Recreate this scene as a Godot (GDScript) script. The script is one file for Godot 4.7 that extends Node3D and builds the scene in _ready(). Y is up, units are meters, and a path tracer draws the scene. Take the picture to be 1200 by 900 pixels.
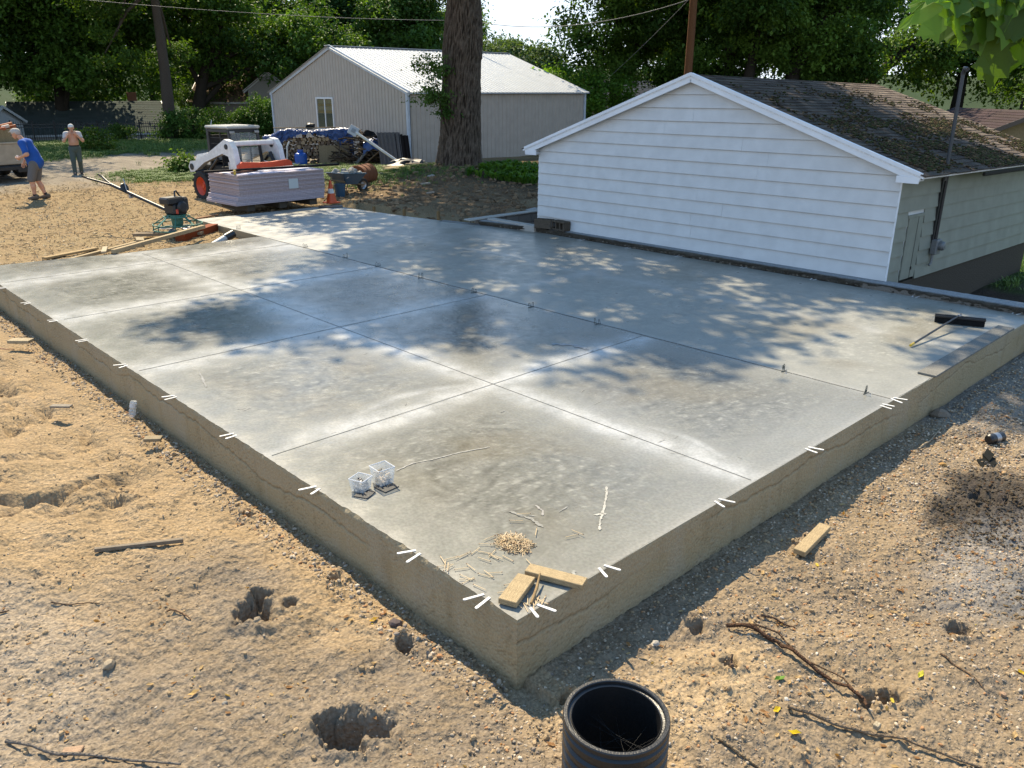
extends Node3D
# A freshly poured concrete slab on a building site, with a white garage, a metal shed, workers and machines behind.
# x runs along the right edge of the slab, -z along its left edge, y = 0 is the top of the slab; units are metres.

# ---------------------------------------------------------------- mesh builder
class MB:
	var V := PackedVector3Array()
	var N := PackedVector3Array()
	var C := PackedColorArray()
	var col := Color(1, 1, 1)
	var X := Transform3D.IDENTITY
	func tri(a: Vector3, b: Vector3, c: Vector3):
		a = X * a
		b = X * b
		c = X * c
		var n = (b - a).cross(c - a).normalized()
		V.push_back(a); V.push_back(c); V.push_back(b)
		for k in 3:
			N.push_back(n); C.push_back(col)
	func trin(a: Vector3, b: Vector3, c: Vector3, na: Vector3, nb: Vector3, nc: Vector3):
		V.push_back(X * a); V.push_back(X * c); V.push_back(X * b)
		N.push_back((X.basis * na).normalized()); N.push_back((X.basis * nc).normalized()); N.push_back((X.basis * nb).normalized())
		for k in 3:
			C.push_back(col)
	func quad(a, b, c, d):
		tri(a, b, c)
		tri(a, c, d)
	func quadn(a, b, c, d, na, nb, nc, nd):
		trin(a, b, c, na, nb, nc)
		trin(a, c, d, na, nc, nd)
	func hexa(p: Array):   # 8 corners: bottom 0-3 counterclockwise seen from above, top 4-7
		quad(p[3], p[2], p[1], p[0])
		quad(p[4], p[5], p[6], p[7])
		for i in 4:
			var j = (i + 1) % 4
			quad(p[i], p[j], p[j + 4], p[i + 4])
	func box(c: Vector3, s: Vector3, bas := Basis.IDENTITY, bev := 0.0):
		var h = s * 0.5
		if bev <= 0.0:
			var q = []
			for y in [-1, 1]:
				for k in [[-1, 1], [1, 1], [1, -1], [-1, -1]]:
					q.append(c + bas * Vector3(k[0] * h.x, y * h.y, k[1] * h.z))
			hexa(q)
			return
		var b = minf(bev, minf(h.x, minf(h.y, h.z)) * 0.9)
		var P = func(x, y, z, ax):
			var v = Vector3(x * (h.x - (0.0 if ax == 0 else b)), y * (h.y - (0.0 if ax == 1 else b)), z * (h.z - (0.0 if ax == 2 else b)))
			return c + bas * v
		for s1 in [-1, 1]:
			var f = [P.call(s1, -1, -1, 0), P.call(s1, 1, -1, 0), P.call(s1, 1, 1, 0), P.call(s1, -1, 1, 0)]
			var g = [P.call(-1, s1, -1, 1), P.call(-1, s1, 1, 1), P.call(1, s1, 1, 1), P.call(1, s1, -1, 1)]
			var e = [P.call(-1, -1, s1, 2), P.call(1, -1, s1, 2), P.call(1, 1, s1, 2), P.call(-1, 1, s1, 2)]
			for q in [f, g, e]:
				if s1 > 0: quad(q[0], q[1], q[2], q[3])
				else: quad(q[3], q[2], q[1], q[0])
		var cc = c
		var orient = func(a, b2, c2, d2):
			var n = (b2 - a).cross(c2 - a)
			if n.dot((a + c2) * 0.5 - cc) < 0: quad(d2, c2, b2, a)
			else: quad(a, b2, c2, d2)
		for s1 in [-1, 1]:
			for s2 in [-1, 1]:
				orient.call(P.call(-1, s1, s2, 1), P.call(1, s1, s2, 1), P.call(1, s1, s2, 2), P.call(-1, s1, s2, 2))
				orient.call(P.call(s1, -1, s2, 0), P.call(s1, 1, s2, 0), P.call(s1, 1, s2, 2), P.call(s1, -1, s2, 2))
				orient.call(P.call(s1, s2, -1, 0), P.call(s1, s2, 1, 0), P.call(s1, s2, 1, 1), P.call(s1, s2, -1, 1))
				for s3 in [-1, 1]:
					var a = P.call(s1, s2, s3, 0)
					var d = P.call(s1, s2, s3, 1)
					var e2 = P.call(s1, s2, s3, 2)
					if (d - a).cross(e2 - a).dot(a - cc) < 0: tri(a, e2, d)
					else: tri(a, d, e2)
	func beam(a: Vector3, b: Vector3, w: float, t: float, up := Vector3.UP, bev := 0.0):   # w across, t along up
		var f = (b - a)
		var l = f.length()
		f /= l
		if absf(f.dot(up)) > 0.98: up = Vector3(1, 0, 0.2)
		var r = f.cross(up).normalized()
		var u = r.cross(f)
		box((a + b) * 0.5, Vector3(w, t, l), Basis(r, u, -f), bev)
	func tube(path: Array, rad, seg := 8, caps := true):
		var n = path.size()
		var rings = []
		var nrm = []
		var side = Vector3.ZERO
		for i in n:
			var d = (path[mini(i + 1, n - 1)] - path[maxi(i - 1, 0)]).normalized()
			if side == Vector3.ZERO:
				side = d.cross(Vector3.UP)
				if side.length() < 0.05: side = d.cross(Vector3.RIGHT)
			side = (side - d * side.dot(d)).normalized()
			var up = side.cross(d)
			var r = rad[i] if rad is Array else rad
			var rg = []
			var ng = []
			for k in seg:
				var a = TAU * k / seg
				var v = side * cos(a) + up * sin(a)
				ng.append(v)
				rg.append(path[i] + v * r)
			rings.append(rg)
			nrm.append(ng)
		for i in n - 1:
			for k in seg:
				var j = (k + 1) % seg
				quadn(rings[i][j], rings[i][k], rings[i + 1][k], rings[i + 1][j], nrm[i][j], nrm[i][k], nrm[i + 1][k], nrm[i + 1][j])
		if caps:
			for k in seg:
				var j = (k + 1) % seg
				tri(path[0], rings[0][k], rings[0][j])
				tri(path[n - 1], rings[n - 1][j], rings[n - 1][k])
	func lathe(prof: Array, seg := 24, xf := Transform3D.IDENTITY):   # Vector2(r, y) going up on the outside
		for i in prof.size() - 1:
			var p = prof[i]
			var q = prof[i + 1]
			var t = (q - p).normalized()
			var nr = Vector2(t.y, -t.x)
			for k in seg:
				var a = TAU * k / seg
				var b = TAU * (k + 1) / seg
				var ca = Vector3(cos(a), 0, sin(a))
				var cb = Vector3(cos(b), 0, sin(b))
				var up = Vector3.UP
				var n1 = xf.basis * (ca * nr.x + up * nr.y)
				var n2 = xf.basis * (cb * nr.x + up * nr.y)
				quadn(xf * (cb * p.x + up * p.y), xf * (ca * p.x + up * p.y), xf * (ca * q.x + up * q.y), xf * (cb * q.x + up * q.y), n2, n1, n1, n2)
	func prism(poly: PackedVector2Array, d: float, xf := Transform3D.IDENTITY):   # outline in xy, thickness d about z = 0
		if not Geometry2D.is_polygon_clockwise(poly):
			pass
		else:
			poly.reverse()
		var idx = Geometry2D.triangulate_polygon(poly)
		var f = func(p, z): return xf * Vector3(p.x, p.y, z)
		for i in range(0, idx.size(), 3):
			var a = poly[idx[i]]
			var b = poly[idx[i + 1]]
			var c = poly[idx[i + 2]]
			if (b - a).cross(c - a) < 0:
				var t = b
				b = c
				c = t
			tri(f.call(a, d / 2), f.call(b, d / 2), f.call(c, d / 2))
			tri(f.call(c, -d / 2), f.call(b, -d / 2), f.call(a, -d / 2))
		for i in poly.size():
			var p = poly[i]
			var q = poly[(i + 1) % poly.size()]
			quad(f.call(p, -d / 2), f.call(q, -d / 2), f.call(q, d / 2), f.call(p, d / 2))
	func ball(c: Vector3, r: Vector3, seg := 12, rings := 8, rough := 0.0, rng = null):
		var P = []
		for i in rings + 1:
			var row = []
			var th = PI * i / rings
			for k in seg:
				var a = TAU * k / seg
				var m = 1.0
				if rough > 0 and i > 0 and i < rings: m = 1.0 + rng.randf_range(-rough, rough)
				row.append(c + Vector3(sin(th) * cos(a) * r.x, cos(th) * r.y, sin(th) * sin(a) * r.z) * m)
			P.append(row)
		for i in rings:
			for k in seg:
				var j = (k + 1) % seg
				if rough > 0:
					if i < rings - 1: tri(P[i][k], P[i + 1][j], P[i + 1][k])
					if i > 0: tri(P[i][k], P[i][j], P[i + 1][j])
				else:
					var nf = func(p): return ((p - c) / r / r).normalized()
					quadn(P[i][k], P[i][j], P[i + 1][j], P[i + 1][k], nf.call(P[i][k]), nf.call(P[i][j]), nf.call(P[i + 1][j]), nf.call(P[i + 1][k]))
	func mesh(m: Material) -> ArrayMesh:
		var a = []
		a.resize(Mesh.ARRAY_MAX)
		a[Mesh.ARRAY_VERTEX] = V
		a[Mesh.ARRAY_NORMAL] = N
		a[Mesh.ARRAY_COLOR] = C
		var am = ArrayMesh.new()
		am.add_surface_from_arrays(Mesh.PRIMITIVE_TRIANGLES, a)
		am.surface_set_material(0, m)
		return am

var rng := RandomNumberGenerator.new()
var M := {}
var used := {}

func lin(r, g = null, b = null) -> Color:
	if g == null: return Color(r, r, r).linear_to_srgb()
	return Color(r, g, b).linear_to_srgb()

func numbered(called: String) -> String:
	if not used.has(called):
		used[called] = 0
		return called
	used[called] += 1
	return "%s_%03d" % [called, used[called]]

func tag(o, label := "", category := "", group := "", kind := ""):
	if label: o.set_meta("label", label)
	if category: o.set_meta("category", category)
	if group: o.set_meta("group", group)
	if kind: o.set_meta("kind", kind)
	return o

func thing(called: String, label: String, category: String, at := Vector3.ZERO, turn := 0.0, group := "") -> Node3D:
	var o = Node3D.new()
	o.name = numbered(called)
	add_child(o)
	o.position = at
	o.rotation.y = turn
	tag(o, label, category, group)
	return o

func put(mesh: Mesh, called: String, parent: Node3D, at := Vector3.ZERO, kind := "") -> MeshInstance3D:
	var o = MeshInstance3D.new()
	o.mesh = mesh
	o.name = called if parent != self else numbered(called)
	parent.add_child(o, true)
	o.position = at
	if kind: o.set_meta("kind", kind)
	return o

func obj(mb: MB, called: String, mat: Material, parent = null, at := Vector3.ZERO, kind := "") -> MeshInstance3D:
	return put(mb.mesh(mat), called, parent if parent != null else self, at, kind)

func solo(mb: MB, called: String, mat: Material, label: String, category: String, at := Vector3.ZERO, group := "") -> MeshInstance3D:
	var o = put(mb.mesh(mat), called, self, at)
	tag(o, label, category, group)
	return o

func multi(mesh: Mesh, xf: Array, cols: Array, called: String, parent = null) -> MultiMeshInstance3D:
	var mm = MultiMesh.new()
	mm.transform_format = MultiMesh.TRANSFORM_3D
	mm.use_colors = true
	mm.mesh = mesh
	mm.instance_count = xf.size()
	for i in xf.size():
		mm.set_instance_transform(i, xf[i])
		mm.set_instance_color(i, cols[i])
	var o = MultiMeshInstance3D.new()
	o.multimesh = mm
	o.name = called if parent != null else numbered(called)
	(parent if parent != null else self).add_child(o, true)
	o.set_meta("kind", "stuff")
	return o

# ---------------------------------------------------------------- noise, textures, materials
func noise(sd: int, freq: float, oct := 3, type := FastNoiseLite.TYPE_SIMPLEX_SMOOTH) -> FastNoiseLite:
	var n = FastNoiseLite.new()
	n.seed = sd
	n.frequency = freq
	n.noise_type = type
	n.fractal_octaves = oct
	n.fractal_type = FastNoiseLite.FRACTAL_FBM if oct > 1 else FastNoiseLite.FRACTAL_NONE
	return n

func ntex(sd: int, freq: float, lo: float, hi: float, oct := 4, type := FastNoiseLite.TYPE_SIMPLEX_SMOOTH, size := 512) -> ImageTexture:
	# a seamless grey texture that runs from lo to hi
	var im = noise(sd, freq, oct, type).get_seamless_image(size, size, false, false, 0.15, true)
	im.convert(Image.FORMAT_L8)
	var d = im.get_data()
	var lut = PackedByteArray()
	for i in 256: lut.append(int(clampf(lerpf(lo, hi, i / 255.0), 0, 1) * 255))
	for i in d.size(): d[i] = lut[d[i]]
	im = Image.create_from_data(size, size, false, Image.FORMAT_L8, d)
	im.convert(Image.FORMAT_RGB8)
	return ImageTexture.create_from_image(im)

var T := {}
func mat(called: String, color: Color, rough := 0.8, metal := 0.0, tex = null, scale := 1.0, bump = null, bump_cm := 0.0, vc := false) -> StandardMaterial3D:
	var m = StandardMaterial3D.new()
	m.resource_name = called
	m.albedo_color = color
	m.roughness = rough
	m.metallic = metal
	if tex or bump:
		m.uv1_triplanar = true
		m.uv1_world_triplanar = true
		m.uv1_scale = Vector3.ONE * scale
	if tex: m.albedo_texture = tex
	if bump:
		m.heightmap_enabled = true
		m.heightmap_texture = bump
		m.heightmap_scale = bump_cm
	m.vertex_color_use_as_albedo = vc
	M[called] = m
	return m

func make_materials():
	T.grain = ntex(3, 0.02, 0.78, 1.0, 5)
	T.faint = ntex(4, 0.01, 0.93, 1.0, 5)
	T.fine = ntex(6, 0.03, 0.86, 1.0, 5, FastNoiseLite.TYPE_SIMPLEX_SMOOTH, 1024)
	T.soft = ntex(5, 0.008, 0.88, 1.0, 5)
	T.bump = ntex(9, 0.03, 0.0, 1.0, 5)
	T.pit = ntex(11, 0.05, 0.0, 1.0, 3, FastNoiseLite.TYPE_CELLULAR)
	T.rough = ntex(14, 0.006, 0.17, 0.30, 5)
	T.rough2 = ntex(15, 0.02, 0.55, 1.0, 4)
	T.dirt = ntex(21, 0.035, 0.6, 1.0, 6, FastNoiseLite.TYPE_SIMPLEX_SMOOTH, 1024)
	T.dirtb = ntex(22, 0.013, 0.0, 1.0, 7, FastNoiseLite.TYPE_SIMPLEX_SMOOTH, 1024)
	# long grain for wood: noise squeezed along one axis
	var im = noise(31, 0.02, 5).get_seamless_image(512, 512, false, false, 0.15, true)
	im.convert(Image.FORMAT_L8)
	var gr = Image.create(512, 512, false, Image.FORMAT_RGB8)
	for y in 512:
		for x in 512:
			var v = im.get_pixel((x * 8) % 512, y / 2).r
			var g = 0.42 + 0.58 * (0.6 * v + 0.4 * absf(sin(v * 18.0)))
			gr.set_pixel(y, x, Color(g, g, g))
	T.wood = ImageTexture.create_from_image(gr)
	mat("dirt", Color.WHITE, 0.95, 0, T.dirt, 0.9, T.dirtb, 3.2, true)
	mat("concrete", Color.WHITE, 1.0, 0, T.fine, 0.9, T.bump, 0.10, true)
	M.concrete.roughness_texture = T.rough
	mat("concrete_dry", Color.WHITE, 1.0, 0, T.fine, 0.9, T.bump, 0.10, true)
	M.concrete_dry.roughness_texture = ntex(16, 0.006, 0.26, 0.46, 5)
	mat("concrete_wall", Color.WHITE, 0.92, 0, T.fine, 1.6, T.bump, 0.6, true)
	mat("concrete_rough", Color.WHITE, 0.95, 0, T.grain, 2.5, T.pit, 2.0, true)
	mat("saw_cut", lin(0.15, 0.145, 0.13), 0.9)
	mat("stone", Color.WHITE, 0.85, 0, T.grain, 9.0, null, 0, true)
	mat("white_paint", lin(0.62, 0.62, 0.605), 0.55, 0, T.faint, 0.5)
	mat("white_trim", lin(0.78, 0.79, 0.80), 0.45, 0, T.faint, 0.4)
	mat("vc_matte", Color.WHITE, 0.85, 0, T.grain, 2.0, null, 0, true)
	mat("vc_semi", Color.WHITE, 0.45, 0, T.soft, 1.0, null, 0, true)
	mat("vc_plain", Color.WHITE, 0.6, 0, null, 1.0, null, 0, true)
	mat("wood", Color.WHITE, 0.7, 0, T.wood, 3.0, null, 0, true)
	M.wood.uv1_world_triplanar = false
	mat("bark", Color.WHITE, 0.95, 0, T.grain, 2.0, T.bump, 3.0, true)
	mat("black_plastic", lin(0.018, 0.0175, 0.018), 0.36, 0, T.grain, 4.0, T.bump, 0.08)
	mat("rubber", lin(0.022, 0.021, 0.02), 0.85, 0, T.grain, 4.0)
	mat("black_steel", lin(0.018, 0.018, 0.02), 0.45, 0.0, T.grain, 4.0)
	mat("steel", lin(0.45, 0.45, 0.46), 0.4, 0.9, T.grain, 4.0)
	mat("shed_panel", lin(0.45, 0.39, 0.33), 0.42, 0, T.faint, 0.35)
	mat("shed_roof", lin(0.46, 0.48, 0.50), 0.42, 0.1, T.faint, 0.3)
	mat("shingle", Color.WHITE, 0.95, 0, T.grain, 5.0, T.bump, 1.0, true)
	mat("skid_white", lin(0.78, 0.77, 0.75), 0.4, 0, T.soft, 1.5)
	mat("orange_paint", lin(0.62, 0.07, 0.02), 0.45, 0, T.soft, 2.0)
	mat("foam_edge", Color.WHITE, 0.75, 0, T.grain, 2.5, null, 0, true)
	mat("blue_tarp", lin(0.022, 0.065, 0.21), 0.42, 0, T.soft, 2.0)
	mat("blue_paint", lin(0.01, 0.09, 0.42), 0.35, 0, T.soft, 2.0)
	mat("green_paint", lin(0.05, 0.19, 0.13), 0.5, 0, T.grain, 4.0)
	mat("skin", Color.WHITE, 0.55, 0, null, 1.0, null, 0, true)
	mat("cloth", Color.WHITE, 0.9, 0, T.grain, 6.0, null, 0, true)
	for k in ["dirt", "stone", "shingle", "bark", "vc_matte", "concrete_rough", "concrete_wall", "wood"]: M[k].metallic_specular = 0.2
	var g = StandardMaterial3D.new()
	g.resource_name = "glass"
	g.albedo_color = Color(0.55, 0.6, 0.6, 0.18)
	g.transparency = BaseMaterial3D.TRANSPARENCY_ALPHA
	g.roughness = 0.05
	M.glass = g
	var cl = StandardMaterial3D.new()
	cl.resource_name = "clear_plastic"
	cl.albedo_color = Color(0.93, 0.95, 0.96, 0.22)
	cl.transparency = BaseMaterial3D.TRANSPARENCY_ALPHA
	cl.roughness = 0.12
	M.clear_plastic = cl
	for k in [["leaf", 0.9], ["leaf_bright", 1.0]]:
		var m = mat(k[0], Color.WHITE, 0.6, 0, null, 1.0, null, 0, true)
		m.metallic_specular = 0.3
		m.backlight_enabled = true
		m.backlight = Color(k[1], k[1], k[1] * 0.55)
	var gm = mat("grass_blade", Color.WHITE, 0.7, 0, null, 1.0, null, 0, true)
	gm.backlight_enabled = true
	gm.backlight = Color(0.5, 0.55, 0.25)

# ---------------------------------------------------------------- camera, sky, sun
func setup():
	var cam = Camera3D.new()
	cam.name = "camera"
	cam.position = Vector3(-2.6435, 2.8, 2.7593)
	cam.rotation_degrees = Vector3(-19.895, -43.34, 0)
	cam.fov = 50.93
	cam.near = 0.05
	cam.far = 4000
	add_child(cam)
	var sky = ProceduralSkyMaterial.new()
	sky.sky_top_color = Color(0.42, 0.575, 0.755)
	sky.sky_horizon_color = Color(0.88, 0.918, 0.945)
	sky.sky_curve = 0.18
	sky.sky_energy_multiplier = 1.0
	sky.ground_bottom_color = Color(0.30, 0.27, 0.22)
	sky.ground_horizon_color = Color(0.72, 0.78, 0.84)
	sky.sun_angle_max = 12.0
	sky.sun_curve = 0.1
	var e = Environment.new()
	e.background_mode = Environment.BG_SKY
	e.sky = Sky.new()
	e.sky.sky_material = sky
	e.tonemap_mode = Environment.TONE_MAPPER_LINEAR
	e.tonemap_exposure = 2.0
	e.sdfgi_enabled = true
	e.ssao_enabled = true
	e.ssil_enabled = true
	var we = WorldEnvironment.new()
	we.name = "world_environment"
	we.environment = e
	add_child(we)
	var sun = DirectionalLight3D.new()
	sun.name = "sun"
	sun.light_color = Color(1.0, 0.935, 0.81)
	sun.light_energy = 1.6
	sun.light_angular_distance = 0.5
	sun.shadow_enabled = true
	add_child(sun)
	sun.look_at_from_position(Vector3(1.3, 4.2, -3.4), Vector3.ZERO)

# ---------------------------------------------------------------- ground
var n_big := noise(101, 0.35, 3)
var n_mid := noise(102, 1.5, 3)
var n_fine := noise(103, 7.0, 3)
var n_clod := noise(104, 16.0, 2)
var n_tone := noise(105, 0.5, 4)
var n_tone2 := noise(106, 2.2, 3)
var HOLES := [[-0.83, -1.64, 0.12, 0.26], [-0.70, -1.74, 0.075, 0.14], [-0.60, -1.55, 0.05, 0.09], [-0.95, -0.36, 0.15, 0.22], [-0.82, -0.22, 0.08, 0.14], [1.45, 1.53, 0.075, 0.14], [1.32, 1.46, 0.05, 0.08], [-0.27, -0.72, 0.06, 0.11], [-0.22, -1.62, 0.05, 0.07], [-0.22, -2.9, 0.05, 0.06], [0.33, 0.42, 0.07, 0.1], [0.12, 0.30, 0.05, 0.08], [1.18, 0.42, 0.06, 0.07], [2.36, 1.58, 0.07, 0.10], [3.15, 1.88, 0.11, 0.14], [4.4, 1.1, 0.14, 0.10], [1.02, 0.78, 0.05, 0.08], [-0.95, -3.95, 0.07, 0.06]]

func ground_base(x: float, z: float) -> float:
	var near = -0.42
	var back = lerpf(-0.14, 0.0, smoothstep(16.0, 24.0, -z))
	var h = lerpf(near, back, smoothstep(11.8, 14.0, -z))
	if x > 9.4: h = lerpf(-0.75, 0.0, smoothstep(6.0, 16.0, -z))
	if x > 9.4 and z > -9: h = lerpf(h, -0.35, smoothstep(16, 24, x))
	if x < 0 and z > -13: h += 0.14 * smoothstep(0.5, 2.2, -x) * smoothstep(1.5, 5.0, -z)
	var d = Vector2(x - 16.2, z + 19.8).length()
	h += 0.38 * exp(-d * d / 9.0)
	# the land falls away to the lake behind the fence
	h -= 1.9 * smoothstep(52.0, 62.0, -z + x * 0.4 - 4.0) * (1.0 - smoothstep(20.0, 30.0, x))
	h -= 14.0 * smoothstep(75.0, 200.0, Vector2(x, z).length())
	return h

func ground(x: float, z: float) -> float:
	var h = ground_base(x, z)
	var far = clampf(1.0 - Vector2(x, z).length() / 60.0, 0.15, 1.0)
	var open = smoothstep(0.02, 0.5, -x) if z > -13.0 else 1.0
	if x > 0: open = smoothstep(0.05, 0.6, z) if z > -12.5 else 0.7
	if x > 9.5: open = 0.6
	h += (n_big.get_noise_2d(x, z) * 0.07 + n_mid.get_noise_2d(x, z) * 0.05) * (0.25 + 0.75 * open)
	if x > -9 and x < 10 and z > -16:
		var rough = 0.6 + 0.9 * maxf(0.0, n_mid.get_noise_2d(x * 0.7 + 40, z * 0.7))
		if x < 0:
			var rg = n_mid.get_noise_2d(x * 0.45 + z * 0.25 + 9, z * 0.8 + 70)   # ruts and ridges left by the digger
			h -= 0.14 * maxf(0.0, 0.2 - absf(rg)) / 0.2 * smoothstep(0.35, 0.9, -x) * smoothstep(3.2, 4.4, -z)
		h += n_fine.get_noise_2d(x, z) * 0.014 * rough
		h += maxf(0.0, n_clod.get_noise_2d(x, z)) * 0.030 * rough
		for q in HOLES:
			var dx = x - q[0]
			var dz = z - q[1]
			if absf(dx) > q[2] * 2.2 or absf(dz) > q[2] * 2.2: continue
			var r = sqrt(dx * dx + dz * dz) / q[2] * (1.0 + 0.5 * n_fine.get_noise_2d((x + q[0]) * 0.6, z * 0.6) + 0.2 * n_clod.get_noise_2d(x, z))
			h -= q[3] * (1.0 - smoothstep(0.40, 1.1, r))
			h += 0.03 * exp(-pow((r - 1.4) * 2.2, 2)) * (0.6 + 1.2 * n_mid.get_noise_2d(x * 2.0, z * 2.0))
	# trench beside the slab
	if x < 0.06 and x > -0.4 and z < 0.3 and z > -13: h -= 0.05 * (1.0 - smoothstep(0.06, 0.17, -x + 0.03 * n_mid.get_noise_2d(x, z)))
	if z > -0.06 and z < 0.4 and x > -0.1 and x < 9.6: h -= 0.02 * (1.0 - smoothstep(0.08, 0.2, z))
	if x > 0.05 and x < 9.45 and z < -0.05 and z > (-12.5 if x < 5.0 else -16.0): h = -0.6
	return h

func blotch(x, z, cx, cz, rx, rz) -> float:
	var d = Vector2((x - cx) / rx, (z - cz) / rz).length() + 0.35 * n_tone2.get_noise_2d(x, z)
	return 1.0 - smoothstep(0.55, 1.15, d)

func gravelly(x: float, z: float) -> float:
	# how much loose stone lies here
	var g = 0.0
	if z > 0.05:
		g = 0.30 + 0.5 * smoothstep(0.6, 2.4, x) + 0.5 * n_tone.get_noise_2d(x * 1.6, z * 1.6)
		g = maxf(g, 0.9 * blotch(x, z, 3.6, 1.55, 1.3, 0.8))
		g = maxf(g, 0.7 * (1.0 - smoothstep(0.1, 0.4, z)) * smoothstep(0.0, 1.5, x))
		g = maxf(g, 0.8 * blotch(x, z, -0.1, 0.35, 0.5, 0.3))
		g = maxf(g, 0.8 * blotch(x, z, 0.45, 1.0, 0.4, 0.35))
	else:
		g = 0.06 + 0.25 * maxf(0.0, n_tone.get_noise_2d(x * 1.5 + 7, z * 1.5))
		if x < 0 and x > -0.32: g = maxf(g, 0.75)
		g = maxf(g, 0.55 * blotch(x, z, -2.2, -2.0, 0.6, 0.9))
		g = maxf(g, 0.8 * blotch(x, z, -0.75, -0.25, 0.35, 0.3))
	return clampf(g, 0, 1)

func ground_color(x: float, z: float) -> Color:
	var t = n_tone.get_noise_2d(x, z)
	var t2 = n_tone2.get_noise_2d(x, z)
	var sand = Color(0.50, 0.36, 0.21)
	var clay = Color(0.33, 0.26, 0.185)
	var c = sand
	if x < 0.2 and z < 1.5 and z > -13:
		var k = smoothstep(-4.2, -1.2, z + 0.9 * t * 2.0 + 0.5 * x)
		k *= smoothstep(0.1, 0.8, -x + 0.5 * t + (0.3 if z > -0.8 else 0.0))
		c = sand.lerp(clay, clampf(k + t2 * 0.35, 0, 1))
		c = c.lerp(Color(0.43, 0.38, 0.32), 0.5 * blotch(x, z, -2.2, -2.2, 0.7, 1.2))
	elif z >= -0.3 and x < 10:
		c = Color(0.42, 0.315, 0.20).lerp(Color(0.33, 0.255, 0.175), clampf(0.5 + t * 1.4 + t2 * 0.4, 0, 1))
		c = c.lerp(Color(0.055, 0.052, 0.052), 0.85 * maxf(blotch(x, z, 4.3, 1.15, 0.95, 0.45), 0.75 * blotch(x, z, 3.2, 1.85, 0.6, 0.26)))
		c = c.lerp(Color(0.34, 0.33, 0.32), 0.6 * blotch(x, z, 3.4, 1.55, 1.0, 0.5))
		c = c.lerp(Color(0.33, 0.30, 0.26), 0.7 * smoothstep(4.8, 6.5, x + t))
		c = c.lerp(Color(0.60, 0.44, 0.26), 0.7 * blotch(x, z, 0.75, 0.75, 0.7, 0.35))
	if z < -12.3 and x < 9.6 or z < -16 or (x >= 9.6 and z < -9.5):
		# the yard of pale chips, the grey drive, grass and dirt
		c = Color(0.52, 0.385, 0.215).lerp(Color(0.42, 0.30, 0.17), clampf(0.5 + 1.3 * t2, 0, 1))
		var drive = smoothstep(24.0, 27.5, -z + 2.2 * t - 0.25 * maxf(0.0, x - 5.0))
		c = c.lerp(Color(0.35, 0.30, 0.24).lerp(Color(0.44, 0.38, 0.30), clampf(0.5 + t2, 0, 1)), drive)
		if x > 9.0: c = c.lerp(Color(0.24, 0.155, 0.09).lerp(Color(0.34, 0.25, 0.15), clampf(0.5 + 1.2 * t2, 0, 1)), smoothstep(9.3, 11.0, x) * (1.0 - smoothstep(21, 24, -z)))
		var lawn = smoothstep(37.5, 40.5, -z + 3.0 * t + 0.18 * (12.0 - x) * 1.0)
		c = c.lerp(Color(0.05, 0.10, 0.018), 0.85 * lawn)
		c = c.lerp(Color(0.09, 0.16, 0.03), 0.8 * blotch(x, z, 9.6, -27.0, 2.4, 2.0))
		c = c.lerp(Color(0.09, 0.14, 0.03), 0.75 * blotch(x, z, 13.4, -23.0, 2.6, 3.4))
		c = c.lerp(Color(0.05, 0.095, 0.022), smoothstep(24.0, 30.0, x + 3.0 * t))
		if x > 14: c = c.lerp(Color(0.075, 0.06, 0.038), smoothstep(14, 15.5, x) * (1 - smoothstep(22, 25, -z)) * 0.8)
	elif x >= 9.6:
		c = Color(0.08, 0.06, 0.045).lerp(Color(0.07, 0.13, 0.025), smoothstep(13.5, 17.0, x + 2 * t))  # pit soil beside the garage: shade put into its dark tone
	var sh = 0.9 + 0.2 * t2
	return Color(c.r * sh, c.g * sh, c.b * sh)

func axis(lo: float, a: float, b: float, hi: float, s: float, grow: float) -> PackedFloat32Array:
	var l = []
	var v = a
	var st = s
	while v > lo:
		st *= grow
		v -= st
		l.push_front(maxf(v, lo))
	v = a
	while v < b:
		l.append(v)
		v += s
	st = s
	while v < hi:
		l.append(v)
		st *= grow
		v += st
	l.append(hi)
	return PackedFloat32Array(l)

func grid_mesh(nx: int, nz: int, P: PackedVector3Array, C: PackedColorArray, m: Material, flip := false) -> ArrayMesh:
	var N = PackedVector3Array()
	N.resize(P.size())
	for j in nz:
		for i in nx:
			var dx = P[j * nx + mini(i + 1, nx - 1)] - P[j * nx + maxi(i - 1, 0)]
			var dz = P[mini(j + 1, nz - 1) * nx + i] - P[maxi(j - 1, 0) * nx + i]
			var n = dz.cross(dx).normalized()
			N[j * nx + i] = -n if flip else n
	var I = PackedInt32Array()
	I.resize((nx - 1) * (nz - 1) * 6)
	var w = 0
	for j in nz - 1:
		for i in nx - 1:
			var a = j * nx + i
			var b = a + 1
			var c = a + nx
			var d = c + 1
			var q = [a, b, c, b, d, c] if not flip else [a, c, b, b, c, d]
			for k in 6: I[w + k] = q[k]
			w += 6
	var arr = []
	arr.resize(Mesh.ARRAY_MAX)
	arr[Mesh.ARRAY_VERTEX] = P
	arr[Mesh.ARRAY_NORMAL] = N
	arr[Mesh.ARRAY_COLOR] = C
	arr[Mesh.ARRAY_INDEX] = I
	var am = ArrayMesh.new()
	am.add_surface_from_arrays(Mesh.PRIMITIVE_TRIANGLES, arr)
	am.surface_set_material(0, m)
	return am

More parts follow.
